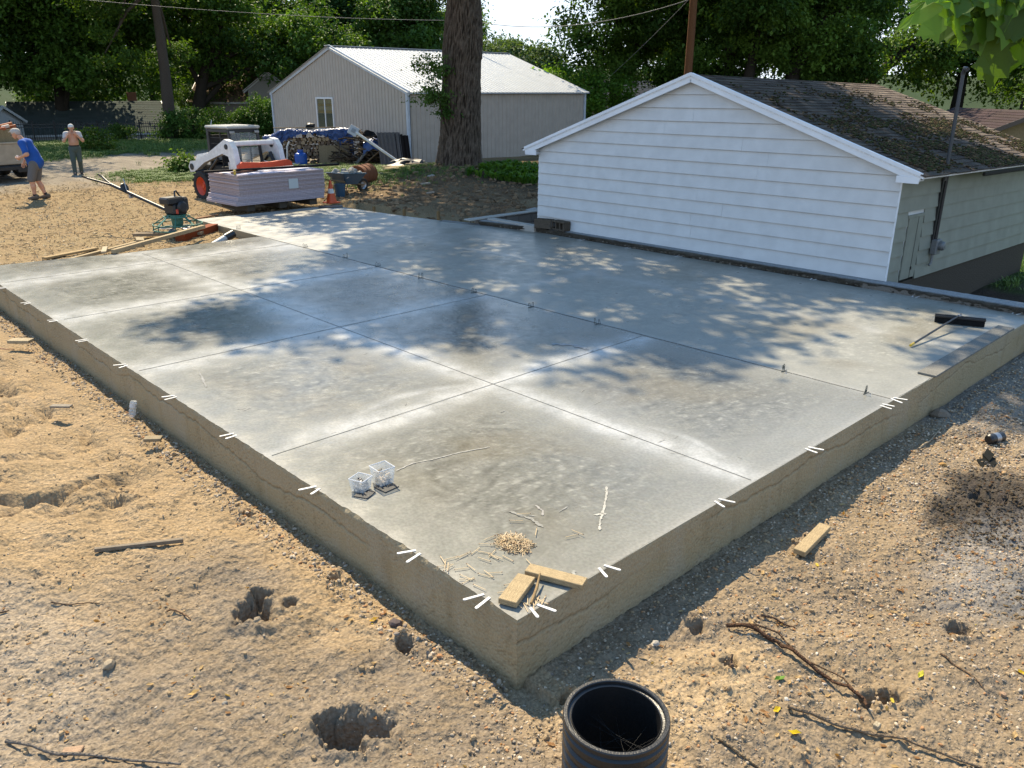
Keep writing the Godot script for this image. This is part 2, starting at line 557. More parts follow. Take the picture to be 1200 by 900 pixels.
func build_ground():
	var xs = axis(-1500, -2.75, 2.6, 1500, 0.016, 1.035)
	var zs = axis(-1500, -3.4, 2.45, 1500, 0.016, 1.035)
	var P = PackedVector3Array()
	var C = PackedColorArray()
	for z in zs:
		for x in xs:
			P.push_back(Vector3(x, ground(x, z), z))
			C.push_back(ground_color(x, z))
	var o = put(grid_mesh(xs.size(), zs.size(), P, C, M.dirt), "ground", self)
	tag(o, "", "", "", "structure")

# ---------------------------------------------------------------- the slab
var n_streak := noise(201, 1.1, 4)
var n_wash := noise(202, 0.4, 3)
var n_swirl := noise(203, 3.5, 3)
var n_edge := noise(204, 1.3, 3)
var n_scr := noise(205, 2.2, 2)

func band(d: float, w: float) -> float:
	return exp(-d * d / (w * w))

func concrete_color(x: float, z: float) -> Color:
	var wob = 0.25 * n_wash.get_noise_2d(x, z) + 0.07 * n_swirl.get_noise_2d(x * 0.7, z * 0.7)
	var s = n_streak.get_noise_2d(x * 0.8 + z * 0.25, z * 1.8)
	var sw = n_swirl.get_noise_2d(x + 2.0 * n_wash.get_noise_2d(z, x), z * 1.6)
	var base = 0.235 + 0.020 * s + 0.012 * n_swirl.get_noise_2d(x * 2, z * 2)
	# darker, drier panels between the joints and a paler rim
	var px = minf(absf(x - 2.5), minf(absf(x), absf(x - 5.05)))
	var pz = minf(minf(absf(z + 3.0), absf(z + 5.9)), minf(minf(absf(z + 8.7), absf(z + 11.7)), absf(z)))
	var inside = smoothstep(0.15, 0.8, minf(px, pz) + 0.5 * wob)
	if x < 5.05: base -= 0.062 * inside * (0.75 + 1.2 * maxf(0.0, sw + 0.1))
	var light = 0.0
	if x < 5.0:
		light = maxf(light, band(x - 2.52 + wob * 0.5, 0.17 + 0.24 * smoothstep(3.0, 9.0, -z)) * (0.9 + 0.2 * s))
		light = maxf(light, band(z + 3.0 + wob * 0.6, 0.20) * (0.95 + 0.2 * s) * smoothstep(0.0, 0.8, x))
		light = maxf(light, band(z + 5.9 + wob * 0.8, 0.28) * 0.8)
		light = maxf(light, band(z + 8.7 + wob, 0.42))
		light = maxf(light, band(z + 11.7 + wob, 0.5))
		# a second pass of the trowel that fans out beside the joints
		light = maxf(light, band(x - 2.5 - 0.33 * exp(-pow((z + 0.9) / 0.7, 2)), 0.05) * 0.6 * smoothstep(-2.0, -0.6, z))
		light = maxf(light, band(z + 3.0 + 0.5 * exp(-pow((x - 1.6) / 0.8, 2)) * 0.7, 0.07) * 0.5)
	light = maxf(light, band(x - 5.05 + 0.1 * wob, 0.07) * 0.30)
	if x >= 5.05:
		light = maxf(light, 0.35 * band(x - 7.3 + wob, 0.12))
		light = maxf(light, 0.35 * band(z + 5.9 + wob, 0.14))
		light = maxf(light, 0.5 * band(z + 10.8 + wob + (x - 7.0) * 0.1, 0.12))
		light = maxf(light, 0.4 * smoothstep(9.0, 13.0, -z))
	var strok = smoothstep(0.30, 0.55, n_scr.get_noise_2d(x * 9.0 + 3.0 * n_wash.get_noise_2d(x, z + 20), z * 2.6 + 3.0 * x)) * 0.5 * inside
	base += 0.10 * strok
	light *= 0.82 + 0.5 * n_scr.get_noise_2d(x * 1.2, z * 1.2) + 0.25 * n_swirl.get_noise_2d(x * 3.0, z * 3.0)
	# arcs left by the power trowel
	for q in [[1.2, -1.6, 0.9], [3.7, -1.4, 1.0], [1.2, -4.4, 1.0], [3.8, -4.6, 0.9], [1.3, -7.3, 1.1], [3.7, -7.2, 1.0], [3.6, -10.2, 1.1], [1.2, -10.2, 1.1], [7.2, -3.0, 1.6], [7.2, -8.0, 1.6]]:
		var rr = Vector2(x - q[0], z - q[1]).length()
		if rr > q[2] * 1.3: continue
		var arc = sin(rr * 42.0 + 6.0 * n_wash.get_noise_2d(x * 2.0, z * 2.0)) * smoothstep(q[2] * 1.3, q[2] * 0.8, rr) * smoothstep(0.05, 0.35, n_swirl.get_noise_2d(x * 0.6 + q[0], z * 0.6))
		base += 0.03 * arc
	var fleck = smoothstep(0.34, 0.5, n_swirl.get_noise_2d(x * 2.4 + 30, z * 3.6)) * 0.28 * inside
	base += fleck * 0.35
	if x > 5.05: base += 0.05
	var c = Color(base * 1.0, base * 0.975, base * 0.845)
	c = c.lerp(Color(0.50, 0.495, 0.475), clampf(light, 0, 1) * 0.95)
	var ochre = smoothstep(0.0, 0.5, n_wash.get_noise_2d(x * 1.3 + 50, z * 1.3)) * 0.35 * inside
	c = c.lerp(Color(0.19, 0.165, 0.115), ochre * 1.3)
	# dust rubbed along the rim
	c = c.lerp(Color(0.36, 0.34, 0.30), 0.5 * band(minf(x if z > -13 else 9.0, -z), 0.06))
	return c

func edge_left(z: float) -> float:
	var k = smoothstep(-3.2, -1.0, z)
	return (0.006 + 0.028 * k * maxf(0.0, 0.2 + n_edge.get_noise_2d(1.0, z * 2.0)) + 0.008 * n_edge.get_noise_2d(5.0, z * 7.0)) * smoothstep(0.0, 0.25, -z)

func edge_right(z: float) -> float:
	var k = -z
	if k < 9.3: return lerpf(9.5, 9.6, k / 9.3)
	if k < 13.0: return lerpf(9.6, 8.98, (k - 9.3) / 3.7)
	return lerpf(8.98, 8.65, (k - 13.0) / 3.3)

func slab_top(part: int, root: Node3D):
	var P = PackedVector3Array()
	var C = PackedColorArray()
	var zend = -13.0 if part == 0 else -16.2
	var zs = []
	var z = 0.0
	while z > zend:
		zs.append(z)
		z -= lerpf(0.018, 0.05, smoothstep(2.0, 8.0, -z))
	zs.append(zend)
	var nx = 190 if part == 0 else 130
	for zz in zs:
		for i in nx:
			var u = float(i) / (nx - 1)
			var x: float
			var z2 = zz
			if part == 0:
				x = lerpf(edge_left(zz), 5.045, u)
				if zz == zend: z2 = lerpf(-13.3, -12.55, smoothstep(0, 1, u))
			else: x = lerpf(5.05, edge_right(zz), u)
			var y = 0.0035 * n_wash.get_noise_2d(x, z2) + (0.0 if part == 0 else -0.004)
			P.push_back(Vector3(x, y, z2))
			C.push_back(concrete_color(x, z2))
	put(grid_mesh(nx, zs.size(), P, C, M.concrete if part == 0 else M.concrete_dry, true), "top_surface", root)

func slab_wall(root: Node3D, called: String, from: Vector2, to: Vector2, deep: float, seed_: int, left := false, step := 0.018):
	# one upright face of the slab, cast against panels, with ragged cold joints
	var l = (to - from).length()
	var d = (to - from) / l
	var nrm = Vector2(-d.y, d.x)
	var nu = int(l / step) + 1
	var nv = 62
	var P = PackedVector3Array()
	var C = PackedColorArray()
	for j in nv:
		for i in nu:
			var s = l * i / (nu - 1)
			var y = -deep * j / (nv - 1)
			var p = from + d * s
			var off = 0.003 * n_fine.get_noise_2d(s * 0.8 + seed_, y * 0.8)
			# cold joint: a wandering seam
			var seam = -0.15 + 0.10 * n_wash.get_noise_2d(s * 0.9 + seed_, 3.0) + 0.10 * n_streak.get_noise_2d(s * 0.5, seed_) + 0.02 * n_fine.get_noise_2d(s, seed_) - 0.05 * sin(s * 1.1 + seed_)
			var q = absf(y - seam)
			var crack = exp(-q * q / 0.00006) * smoothstep(-0.45, 0.05, n_wash.get_noise_2d(s * 1.2 + 9, seed_))
			var pocks = smoothstep(0.34, 0.5, n_clod.get_noise_2d(s * 3.0 + seed_, y * 3.0)) * smoothstep(-0.4, 0.1, n_wash.get_noise_2d(s * 2 + 4, y * 2))
			off -= 0.014 * crack + 0.005 * pocks
			var panel = absf(fmod(s + 0.35, 1.25) - 0.625)
			var seamline = exp(-pow(panel / 0.012, 2))
			off += 0.004 * seamline
			if j == 0 or (left and j < 3): off = lerpf(off, -edge_left(p.y), 1.0 - j / 3.0) if left else -0.004 - 0.012 * maxf(0.0, n_edge.get_noise_2d(s * 4.0, 9.0))
			P.push_back(Vector3(p.x + nrm.x * off, y, p.y + nrm.y * off))
			var t = 0.5 + 0.5 * n_streak.get_noise_2d(s * 0.6 + seed_, y * 2.5)
			var st = smoothstep(0.1, 0.6, n_streak.get_noise_2d(s * 4.0, y * 0.4 + seed_))
			var c = Color(0.37, 0.29, 0.165).lerp(Color(0.42, 0.34, 0.215), t)  # tan cast of light bounced off the dirt, put into the concrete colour
			c = c.lerp(Color(0.25, 0.185, 0.10), 0.35 * st)
			c = c.lerp(Color(0.40, 0.35, 0.26), 0.35 * smoothstep(0.15, 0.5, n_streak.get_noise_2d(s * 1.3 + 40, y * 1.3 + seed_)))
			if y > seam: c = c.lerp(Color(0.385, 0.32, 0.215), 0.4)
			c = c.lerp(Color(0.10, 0.07, 0.04), clampf(0.45 * crack + 0.35 * pocks, 0, 1))
			c = c.lerp(Color(0.40, 0.33, 0.22), 0.75 * seamline)
			c = c.lerp(Color(0.38, 0.28, 0.16), smoothstep(0.34, 0.5, -y) * 0.7)
			C.push_back(c)
	put(grid_mesh(nu, nv, P, C, M.concrete_wall), called, root)

func build_slab():
	var root = thing("concrete_slab", "freshly finished pale grey concrete slab filling the middle of the picture", "slab")
	slab_top(0, root)
	slab_top(1, root)
	slab_wall(root, "side_face", Vector2(0, -13.3), Vector2(0, 0), 0.62, 3, true)
	slab_wall(root, "side_face", Vector2(0, 0), Vector2(9.5, 0), 0.62, 40)
	slab_wall(root, "side_face", Vector2(5.05, -16.2), Vector2(5.05, -12.5), 0.5, 70, false, 0.05)
	var back = MB.new()
	back.col = Color(0.33, 0.30, 0.25)
	var line = [Vector2(9.5, 0), Vector2(9.6, -9.3), Vector2(8.98, -13), Vector2(8.65, -16.2), Vector2(5.05, -16.2)]
	for i in line.size() - 1:
		var a = line[i]
		var b = line[i + 1]
		back.quad(Vector3(a.x, -0.6, a.y), Vector3(b.x, -0.6, b.y), Vector3(b.x, -0.005, b.y), Vector3(a.x, -0.005, a.y))
	back.quad(Vector3(5.05, -0.6, -12.55), Vector3(0, -0.6, -13.3), Vector3(0, -0.002, -13.3), Vector3(5.05, -0.002, -12.55))
	obj(back, "back_face", M.concrete_wall, root)
	# saw cuts and the seam between the two pours
	for q in [[Vector2(2.51, -0.03), Vector2(2.56, -12.7)], [Vector2(0.05, -2.96), Vector2(5.0, -3.03)], [Vector2(0.05, -5.9), Vector2(5.0, -5.92)], [Vector2(0.1, -8.7), Vector2(5.0, -8.7)], [Vector2(0.1, -11.7), Vector2(5.0, -11.7)]]:
		var mb = MB.new()
		var n = 12
		for i in n:
			var a = q[0].lerp(q[1], float(i) / n)
			var b = q[0].lerp(q[1], float(i + 1) / n)
			mb.beam(Vector3(a.x, 0.0035, a.y), Vector3(b.x, 0.0035, b.y), 0.0034, 0.003)
		obj(mb, "saw_cut", M.saw_cut, root)
	var sm = MB.new()
	for i in 60:
		var z0 = -0.02 - i * 0.21
		var w = 0.009 + 0.009 * rng.randf()
		sm.beam(Vector3(5.045 + 0.004 * sin(i * 1.7), 0.002, z0), Vector3(5.045 + 0.004 * sin(i * 1.7 + 1.7), 0.002, z0 - 0.2), w, 0.006)
	obj(sm, "pour_seam", M.saw_cut, root)
	# white form ties: pairs of flat straps with rounded tips that stick out of the rim
	var tie = func(p: Vector2, out: Vector2, spread: float):
		for s in [-1, 1]:
			var mb = MB.new()
			mb.col = Color(0.66, 0.65, 0.62) * rng.randf_range(0.75, 1.05)
			var al = Vector2(-out.y, out.x)
			var a = p - out * 0.03 + al * s * 0.025
			var l = rng.randf_range(0.055, 0.10)
			var b = p + out * l + al * s * (0.03 + spread * rng.randf_range(0.4, 1.2))
			var dir = (b - a).normalized()
			var sd = Vector2(-dir.y, dir.x)
			var poly = PackedVector2Array()
			var w = 0.0085
			for k in [[a, -1], [a, 1]]: poly.append(k[0] + sd * w * k[1])
			for k in 5:
				var t = PI * 0.5 - PI * k / 4.0
				poly.append(b + dir * cos(t) * w * 1.3 + sd * sin(t) * w * 1.15)
			var drop = rng.randf_range(-0.012, 0.006)
			# outline lies in the xz plane: turn xy into x,-z
			var pp = PackedVector2Array()
			for v in poly: pp.append(Vector2(v.x - p.x, -(v.y - p.y)))
			var bas = Basis(Vector3(1, 0, 0), Vector3(0, 0, -1), Vector3(0, 1, 0))
			var tilt = Basis(Vector3(al.x, 0, al.y).normalized(), -drop * 6.0)
			mb.prism(pp, 0.004, Transform3D(tilt * bas, Vector3.ZERO))
			obj(mb, "form_tie", M.vc_plain, root, Vector3(p.x, 0.004, p.y))
	for z in [-0.29, -0.96, -2.2, -3.58, -4.87, -6.2, -7.5, -8.72, -10.0, -11.3]: tie.call(Vector2(0.0, z), Vector2(-1, 0), 0.03)
	for x in [0.16, 0.76, 2.04, 3.38, 4.82, 5.07]: tie.call(Vector2(x, 0), Vector2(0, 1), 0.03)
	for z in [-0.24, -1.55, -3.13, -4.39, -5.73, -6.89, -8.1]: tie.call(Vector2(9.47, z), Vector2(1, 0), 0.02)
	# looped wire ends that stand up along the seam
	for q in [[5.15, -14.19], [5.08, -11.2], [5.07, -9.78], [5.06, -8.75], [5.02, -7.5], [4.98, -6.15], [5.0, -4.96], [5.01, -3.75], [5.05, -1.17], [5.02, -0.27]]:
		var mb = MB.new()
		mb.col = Color(0.05, 0.055, 0.05)
		for s in [-1, 1]:
			var w = 0.014
			var lean = rng.randf_range(-0.02, 0.02)
			var b = Vector3(s * 0.028, 0, rng.randf_range(-0.02, 0.02))
			var hh = rng.randf_range(0.05, 0.085)
			mb.tube([b + Vector3(-w, 0, 0), b + Vector3(-w, hh * 0.8, lean * 0.8), b + Vector3(-w * 0.5, hh, lean), b + Vector3(w * 0.5, hh, lean), b + Vector3(w, hh * 0.8, lean * 0.8), b + Vector3(w, 0, 0)], 0.0035, 5)
		mb.tube([Vector3(-0.05, 0.005, 0), Vector3(0.05, 0.005, 0.01)], 0.004, 5)
		obj(mb, "wire_loop", M.vc_plain, root, Vector3(q[0], 0, q[1]))
	# spilled slurry and scrapes on the finished surface
	var mark = func(pts: Array, w: float, cc: Color):
		var mb = MB.new()
		mb.col = cc
		var L = []
		for i in pts.size() - 1:
			for k in 9: L.append(pts[i].lerp(pts[i + 1], k / 9.0))
		L.append(pts[-1])
		var prev = []
		for i in L.size():
			var d = (L[mini(i + 1, L.size() - 1)] - L[maxi(i - 1, 0)]).normalized()
			var sd = Vector2(-d.y, d.x)
			var end = 0.15 if i == 0 or i == L.size() - 1 else 1.0
			var c0 = L[i] + sd * w * rng.randf_range(0.15, 1.0) * end
			var c1 = L[i] - sd * w * rng.randf_range(0.15, 1.0) * end
			var q = [Vector3(c0.x, 0.0045, c0.y), Vector3(c1.x, 0.0045, c1.y)]
			if prev: mb.quad(prev[0], prev[1], q[1], q[0])
			prev = q
		obj(mb, "slurry_mark", M.vc_matte, root)
	mark.call([Vector2(0.62, -2.03), Vector2(0.80, -2.05), Vector2(0.95, -2.0), Vector2(1.2, -1.95), Vector2(1.47, -1.86)], 0.010, Color(0.40, 0.385, 0.35))
	mark.call([Vector2(1.62, -0.72), Vector2(1.5, -0.62), Vector2(1.36, -0.52), Vector2(1.2, -0.42), Vector2(1.09, -0.33)], 0.013, Color(0.48, 0.46, 0.41))
	mark.call([Vector2(1.3, -0.45), Vector2(1.22, -0.5)], 0.016, Color(0.48, 0.46, 0.41))
	mark.call([Vector2(0.82, -0.95), Vector2(0.86, -0.78), Vector2(0.84, -0.62)], 0.020, Color(0.31, 0.30, 0.27))
	mark.call([Vector2(1.02, -0.88), Vector2(1.0, -0.78), Vector2(0.95, -0.74)], 0.013, Color(0.36, 0.34, 0.31))
	mark.call([Vector2(0.56, -0.08), Vector2(0.60, -0.12)], 0.018, Color(0.38, 0.37, 0.33))
	mark.call([Vector2(3.95, -3.55), Vector2(4.12, -3.35), Vector2(4.1, -3.1)], 0.05, Color(0.36, 0.36, 0.355))
	mark.call([Vector2(0.35, -4.9), Vector2(0.5, -5.4)], 0.015, Color(0.34, 0.335, 0.32))
	for k in 60:
		var p = Vector2(rng.randf_range(0.3, 4.8), rng.randf_range(-9.0, -0.3))
		mark.call([p, p + Vector2(rng.randf_range(-0.12, 0.12), rng.randf_range(-0.06, 0.06))], rng.randf_range(0.003, 0.008), Color(0.31, 0.305, 0.285))

# ---------------------------------------------------------------- loose stones, litter
func stone_mesh(sd: int, flat := 0.6) -> ArrayMesh:
	var r = RandomNumberGenerator.new()
	r.seed = sd
	var mb = MB.new()
	mb.ball(Vector3.ZERO, Vector3(1, flat, 0.75), 7, 4, 0.18, r)
	return mb.mesh(M.stone)

func stone_color() -> Color:
	var k = rng.randf()
	var c = Color(0.36, 0.29, 0.20)
	if k < 0.25: c = Color(0.42, 0.385, 0.33)
	elif k < 0.5: c = Color(0.30, 0.25, 0.19)
	elif k < 0.62: c = Color(0.24, 0.22, 0.205)
	elif k < 0.70: c = Color(0.38, 0.23, 0.13)
	elif k < 0.76: c = Color(0.55, 0.51, 0.45)
	return c * Color(1.12, 1.0, 0.86) * rng.randf_range(0.85, 1.3)

func scatter(called: String, mesh: ArrayMesh, n: int, area: Rect2, density: Callable, lo: float, hi: float, color: Callable, sink := 0.35):
	var xf = []
	var cs = []
	var tries = 0
	while xf.size() < n and tries < n * 12:
		tries += 1
		var x = rng.randf_range(area.position.x, area.end.x)
		var z = rng.randf_range(area.position.y, area.end.y)
		if rng.randf() > density.call(x, z): continue
		var s = lo + (hi - lo) * pow(rng.randf(), 3.0)
		var b = Basis(Vector3(rng.randf_range(-1, 1), rng.randf_range(-1, 1), rng.randf_range(-1, 1)).normalized(), rng.randf() * TAU) if rng.randf() < 0.3 else Basis(Vector3.UP, rng.randf() * TAU)
		xf.append(Transform3D(b.scaled(Vector3.ONE * s), Vector3(x, ground(x, z) + s * 0.5 - s * sink, z)))
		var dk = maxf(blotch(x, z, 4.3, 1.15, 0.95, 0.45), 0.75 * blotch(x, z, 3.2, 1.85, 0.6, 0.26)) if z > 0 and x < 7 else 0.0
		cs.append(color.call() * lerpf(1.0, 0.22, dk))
	return multi(mesh, xf, cs, called)

func in_slab(x, z) -> bool:
	return x > -0.02 and z < 0.02 and x < edge_right(z) + 0.02 and z > (-13.2 if x < 5.05 else -16.25)

func leaf_litter_mesh() -> ArrayMesh:
	var mb = MB.new()
	var p = [Vector3(-1, 0.1, 0), Vector3(-0.3, 0.25, 0.45), Vector3(0.5, 0.1, 0.35), Vector3(1, 0.3, 0), Vector3(0.4, 0.05, -0.4), Vector3(-0.4, 0.3, -0.38)]
	for i in 6: mb.tri(Vector3(0, 0.02, 0), p[(i + 1) % 6], p[i])
	return mb.mesh(M.leaf)

func chip_mesh() -> ArrayMesh:
	var mb = MB.new()
	mb.box(Vector3.ZERO, Vector3(2.0, 0.25, 0.5))
	return mb.mesh(M.vc_matte)

func build_litter():
	var dens = func(x, z): return 0.0 if in_slab(x, z) else gravelly(x, z)
	scatter("pebbles", stone_mesh(1), 20000, Rect2(-0.8, 0.03, 7.5, 2.4), dens, 0.004, 0.015, stone_color, 0.35)
	scatter("pebbles", stone_mesh(2, 0.5), 9000, Rect2(3.5, 0.03, 6.5, 1.6), dens, 0.006, 0.02, stone_color, 0.35)
	scatter("pebbles", stone_mesh(3), 4000, Rect2(-3.0, -7.0, 3.0, 7.6), dens, 0.003, 0.011, stone_color)
	scatter("pebbles", stone_mesh(4), 3500, Rect2(-0.36, -13.0, 0.34, 13.0), dens, 0.007, 0.022, stone_color)
	# clods of dry dirt
	var clod = func(): return Color(0.45, 0.325, 0.19) * rng.randf_range(0.7, 1.1)
	var clodd = func(x, z): return 0.0 if in_slab(x, z) else clampf(0.2 + 1.2 * n_mid.get_noise_2d(x * 0.7 + 40, z * 0.7), 0.02, 1)
	scatter("dirt_clods", stone_mesh(5, 0.8), 1800, Rect2(-3.6, -9.0, 3.6, 9.6), clodd, 0.005, 0.022, clod, 0.55)
	scatter("dirt_clods", stone_mesh(6, 0.8), 1500, Rect2(-0.3, 0.05, 5.0, 2.4), clodd, 0.005, 0.02, clod, 0.5)
	var mnd = func(x, z): return 0.0 if in_slab(x, z) or (x > 9.5 and z > -9.6) else 0.8
	scatter('mound_clods', stone_mesh(7, 0.8), 2600, Rect2(9.4, -22.5, 8.0, 12.5), mnd, 0.02, 0.10, func(): return Color(0.27, 0.18, 0.105) * rng.randf_range(0.6, 1.2), 0.5)
	scatter('mound_twigs', chip_mesh(), 900, Rect2(9.4, -22.5, 8.0, 12.5), mnd, 0.03, 0.14, func(): return Color(0.26, 0.19, 0.12) * rng.randf_range(0.5, 1.6), 0.3)
	# pale chips over the yard behind
	var chipc = func():
		var k = rng.randf()
		return (Color(0.50, 0.37, 0.21) if k < 0.6 else (Color(0.36, 0.25, 0.14) if k < 0.85 else Color(0.62, 0.52, 0.36))) * rng.randf_range(0.75, 1.15)
	var yard = func(x, z): return 0.0 if in_slab(x, z) or x > 10.5 or (x > 5.0 and z > -16.3) else (1.0 - 0.85 * smoothstep(24, 27, -z))
	scatter("yard_chips", chip_mesh(), 30000, Rect2(-1.5, -27.5, 12.0, 14.6), yard, 0.012, 0.04, chipc, 0.2)
	# dead leaves and bark scraps
	var lf = func():
		var k = rng.randf()
		return Color(0.32, 0.17, 0.07) if k < 0.55 else (Color(0.50, 0.34, 0.16) if k < 0.975 else Color(0.60, 0.46, 0.06))
	var lit = func(x, z): return 0.0 if in_slab(x, z) else clampf(0.25 + n_tone2.get_noise_2d(x * 0.8, z * 0.8) * 1.4, 0.0, 1.0)
	scatter("leaf_litter", leaf_litter_mesh(), 420, Rect2(-2.6, -3.0, 2.5, 3.4), lit, 0.008, 0.026, lf, 0.2)
	scatter("leaf_litter", leaf_litter_mesh(), 700, Rect2(-0.3, 0.25, 4.5, 2.2), lit, 0.008, 0.03, lf, 0.2)

func lumber(label: String, a: Vector3, b: Vector3, w: float, t: float, tone := Color(0.62, 0.47, 0.27), called := "lumber_block", cat := "lumber", up := Vector3.UP, group := ""):
	var c = (a + b) * 0.5
	var mb = MB.new()
	mb.col = tone
	var d = b - a
	mb.box(Vector3.ZERO, Vector3(d.length(), t, w), Basis.IDENTITY, 0.003)
	var o = solo(mb, called, M.wood, label, cat, c, group)
	var x = d.normalized()
	var y = (up - x * up.dot(x)).normalized()
	o.basis = Basis(x, y, x.cross(y))
	return o

func stick(label: String, pts: Array, r: float, tone: Color, called := "stick", rise := 0.0):
	var c = pts[0]
	var base = Vector3(c.x, ground(c.x, c.y), c.y)
	var path = []
	var rad = []
	var fine = []
	for i in pts.size() - 1:
		for k in 4: fine.append(pts[i].lerp(pts[i + 1], k / 4.0))
	fine.append(pts[-1])
	pts = fine
	for i in pts.size():
		var p = pts[i]
		var top = maxf(ground(p.x, p.y), maxf(ground(p.x + 0.02, p.y + 0.02), ground(p.x - 0.02, p.y - 0.02)))
		path.append(Vector3(p.x, top + r * 0.9 + rise * (0.5 + 0.5 * sin(i * 0.7)), p.y) - base)
		rad.append(r * lerpf(1.0, 0.55, float(i) / (pts.size() - 1)) * rng.randf_range(0.85, 1.15))
	var mb = MB.new()
	mb.col = tone
	mb.tube(path, rad, 7)
	return solo(mb, called, M.bark, label, "stick", base)

func build_near_things():
	# the black corrugated pipe standing in the foreground
	var pipe = thing("drain_pipe", "black corrugated plastic pipe standing upright by the slab's near corner", "pipe", Vector3(-0.225, -0.49, 0.905))
	var prof = []
	var y = 0.0
	while y < 0.49:
		for q in [[0.236, 0.0], [0.249, 0.012], [0.249, 0.040], [0.236, 0.052]]: prof.append(Vector2(q[0], y + q[1]))
		y += 0.068
	var mb = MB.new()
	mb.lathe(prof, 56)
	obj(mb, "ribbed_wall", M.black_plastic, pipe)
	mb = MB.new()
	var top = 0.565
	mb.lathe([Vector2(0.236, 0.528), Vector2(0.250, 0.540), Vector2(0.249, top - 0.006), Vector2(0.245, top), Vector2(0.230, top), Vector2(0.226, top - 0.004), Vector2(0.225, top - 0.018), Vector2(0.214, top - 0.020), Vector2(0.211, top - 0.014), Vector2(0.207, top - 0.018), Vector2(0.207, 0.0)], 56)
	obj(mb, "rim", M.black_plastic, pipe)
	mb = MB.new()
	mb.col = Color(0.03, 0.03, 0.03)
	for k in 16:
		var a = rng.randf() * TAU
		var r = 0.205 * rng.randf_range(0.3, 1.0)
		var p = Vector3(cos(a) * 0.206, 0.44 - rng.randf() * 0.12, sin(a) * 0.206)
		var q = Vector3(cos(a + 2.4) * r, 0.40 - rng.randf() * 0.1, sin(a + 2.4) * r)
		mb.tube([p, p.lerp(q, 0.5) + Vector3(0, -0.015, 0), q], 0.0005, 4)
	obj(mb, "cobweb", M.vc_plain, pipe)

	# two pieces of lumber and a sliver on the corner of the slab
	lumber("short pale wooden block on the slab's near corner, left of two", Vector3(0.045, 0.026, -0.13), Vector3(0.31, 0.026, -0.24), 0.115, 0.038)
	lumber("pale wooden block on the slab's near corner with its end over the right edge", Vector3(0.375, 0.026, -0.30), Vector3(0.515, 0.026, 0.05), 0.092, 0.038)
	var sl = MB.new()
	sl.col = Color(0.50, 0.34, 0.17)
	sl.tube([Vector3(-0.11, 0.004, 0.06), Vector3(0, 0.026, -0.004), Vector3(0.10, 0.05, -0.075)], [0.009, 0.010, 0.005], 6)
	solo(sl, "wood_sliver", M.wood, "narrow wooden sliver leaning between the two blocks on the slab corner", "lumber", Vector3(0.27, 0.006, -0.11))
	lumber("clean pale wooden block lying on gravel right of the slab", Vector3(2.43, -0.385, 0.46), Vector3(2.93, -0.385, 0.41), 0.09, 0.042)
	lumber("small square pale wood offcut in the dirt left of the slab, farthest away", Vector3(-0.47, -0.27, -9.15), Vector3(-0.27, -0.27, -8.95), 0.14, 0.04, Color(0.62, 0.50, 0.32))
	lumber("small wood offcut in the dirt just behind the clear bottle's slab side", Vector3(-0.33, -0.34, -4.85), Vector3(-0.2, -0.345, -4.76), 0.09, 0.03, Color(0.45, 0.36, 0.23))
	lumber("flat weathered wood scrap in the dirt beyond the clear bottle", Vector3(-0.75, -0.30, -6.3), Vector3(-0.6, -0.30, -6.15), 0.07, 0.02, Color(0.42, 0.36, 0.28))
	lumber("grey weathered lath lying in the dirt left of the slab", Vector3(-1.34, ground(-1.34, -3.08) + 0.03, -3.08), Vector3(-0.78, ground(-0.78, -2.86) + 0.03, -2.86), 0.035, 0.03, Color(0.36, 0.29, 0.21), "wooden_lath")
	lumber("small pinkish wood chip at the bottom left beside the grey rod", Vector3(-2.08, ground(-2.05, -1.25) + 0.012, -1.27), Vector3(-2.0, ground(-2.0, -1.22) + 0.012, -1.2), 0.05, 0.015, Color(0.60, 0.40, 0.26), "wood_chip")
	lumber("small pale wood cube resting on the long brown stick, bottom right", Vector3(1.12, ground(1.1, 1.6) + 0.04, 1.60), Vector3(1.16, ground(1.1, 1.6) + 0.04, 1.60), 0.03, 0.03, Color(0.60, 0.50, 0.34), "wood_chip")
	# flush board let into the right rim of the slab
	var bd = MB.new()
	bd.col = Color(0.33, 0.315, 0.275)
	bd.box(Vector3(0, 0, 0), Vector3(2.62, 0.022, 0.19), Basis.IDENTITY, 0.003)
	solo(bd, "edge_board", M.wood, "grey weathered board lying along the right rim of the slab by the broom", "board", Vector3(7.33, 0.008, -0.085)).rotation.y = 0.012
	# sticks, roots and rods
	stick("long grey wooden rod lying across the bottom left corner", [Vector2(-2.28, -1.50), Vector2(-2.1, -1.24), Vector2(-1.9, -0.98), Vector2(-1.68, -0.70)], 0.011, Color(0.22, 0.185, 0.15), "wooden_rod", 0.01)
	stick("dark twisted root curving over the dirt right of the black pipe", [Vector2(1.30, 0.57), Vector2(1.36, 0.74), Vector2(1.37, 0.88), Vector2(1.33, 1.04), Vector2(1.34, 1.2), Vector2(1.31, 1.33), Vector2(1.30, 1.46), Vector2(1.25, 1.5)], 0.014, Color(0.11, 0.065, 0.04), "tree_root", 0.03)
	stick("thin root strand alongside the dark twisted root", [Vector2(1.34, 0.60), Vector2(1.44, 0.85), Vector2(1.36, 1.1), Vector2(1.38, 1.3), Vector2(1.28, 1.48)], 0.007, Color(0.16, 0.10, 0.06), "tree_root", 0.03)
	stick("short bent twig above the dark twisted root", [Vector2(1.52, 0.68), Vector2(1.58, 0.74), Vector2(1.62, 0.82), Vector2(1.6, 0.88)], 0.008, Color(0.14, 0.09, 0.06), "twig", 0.01)
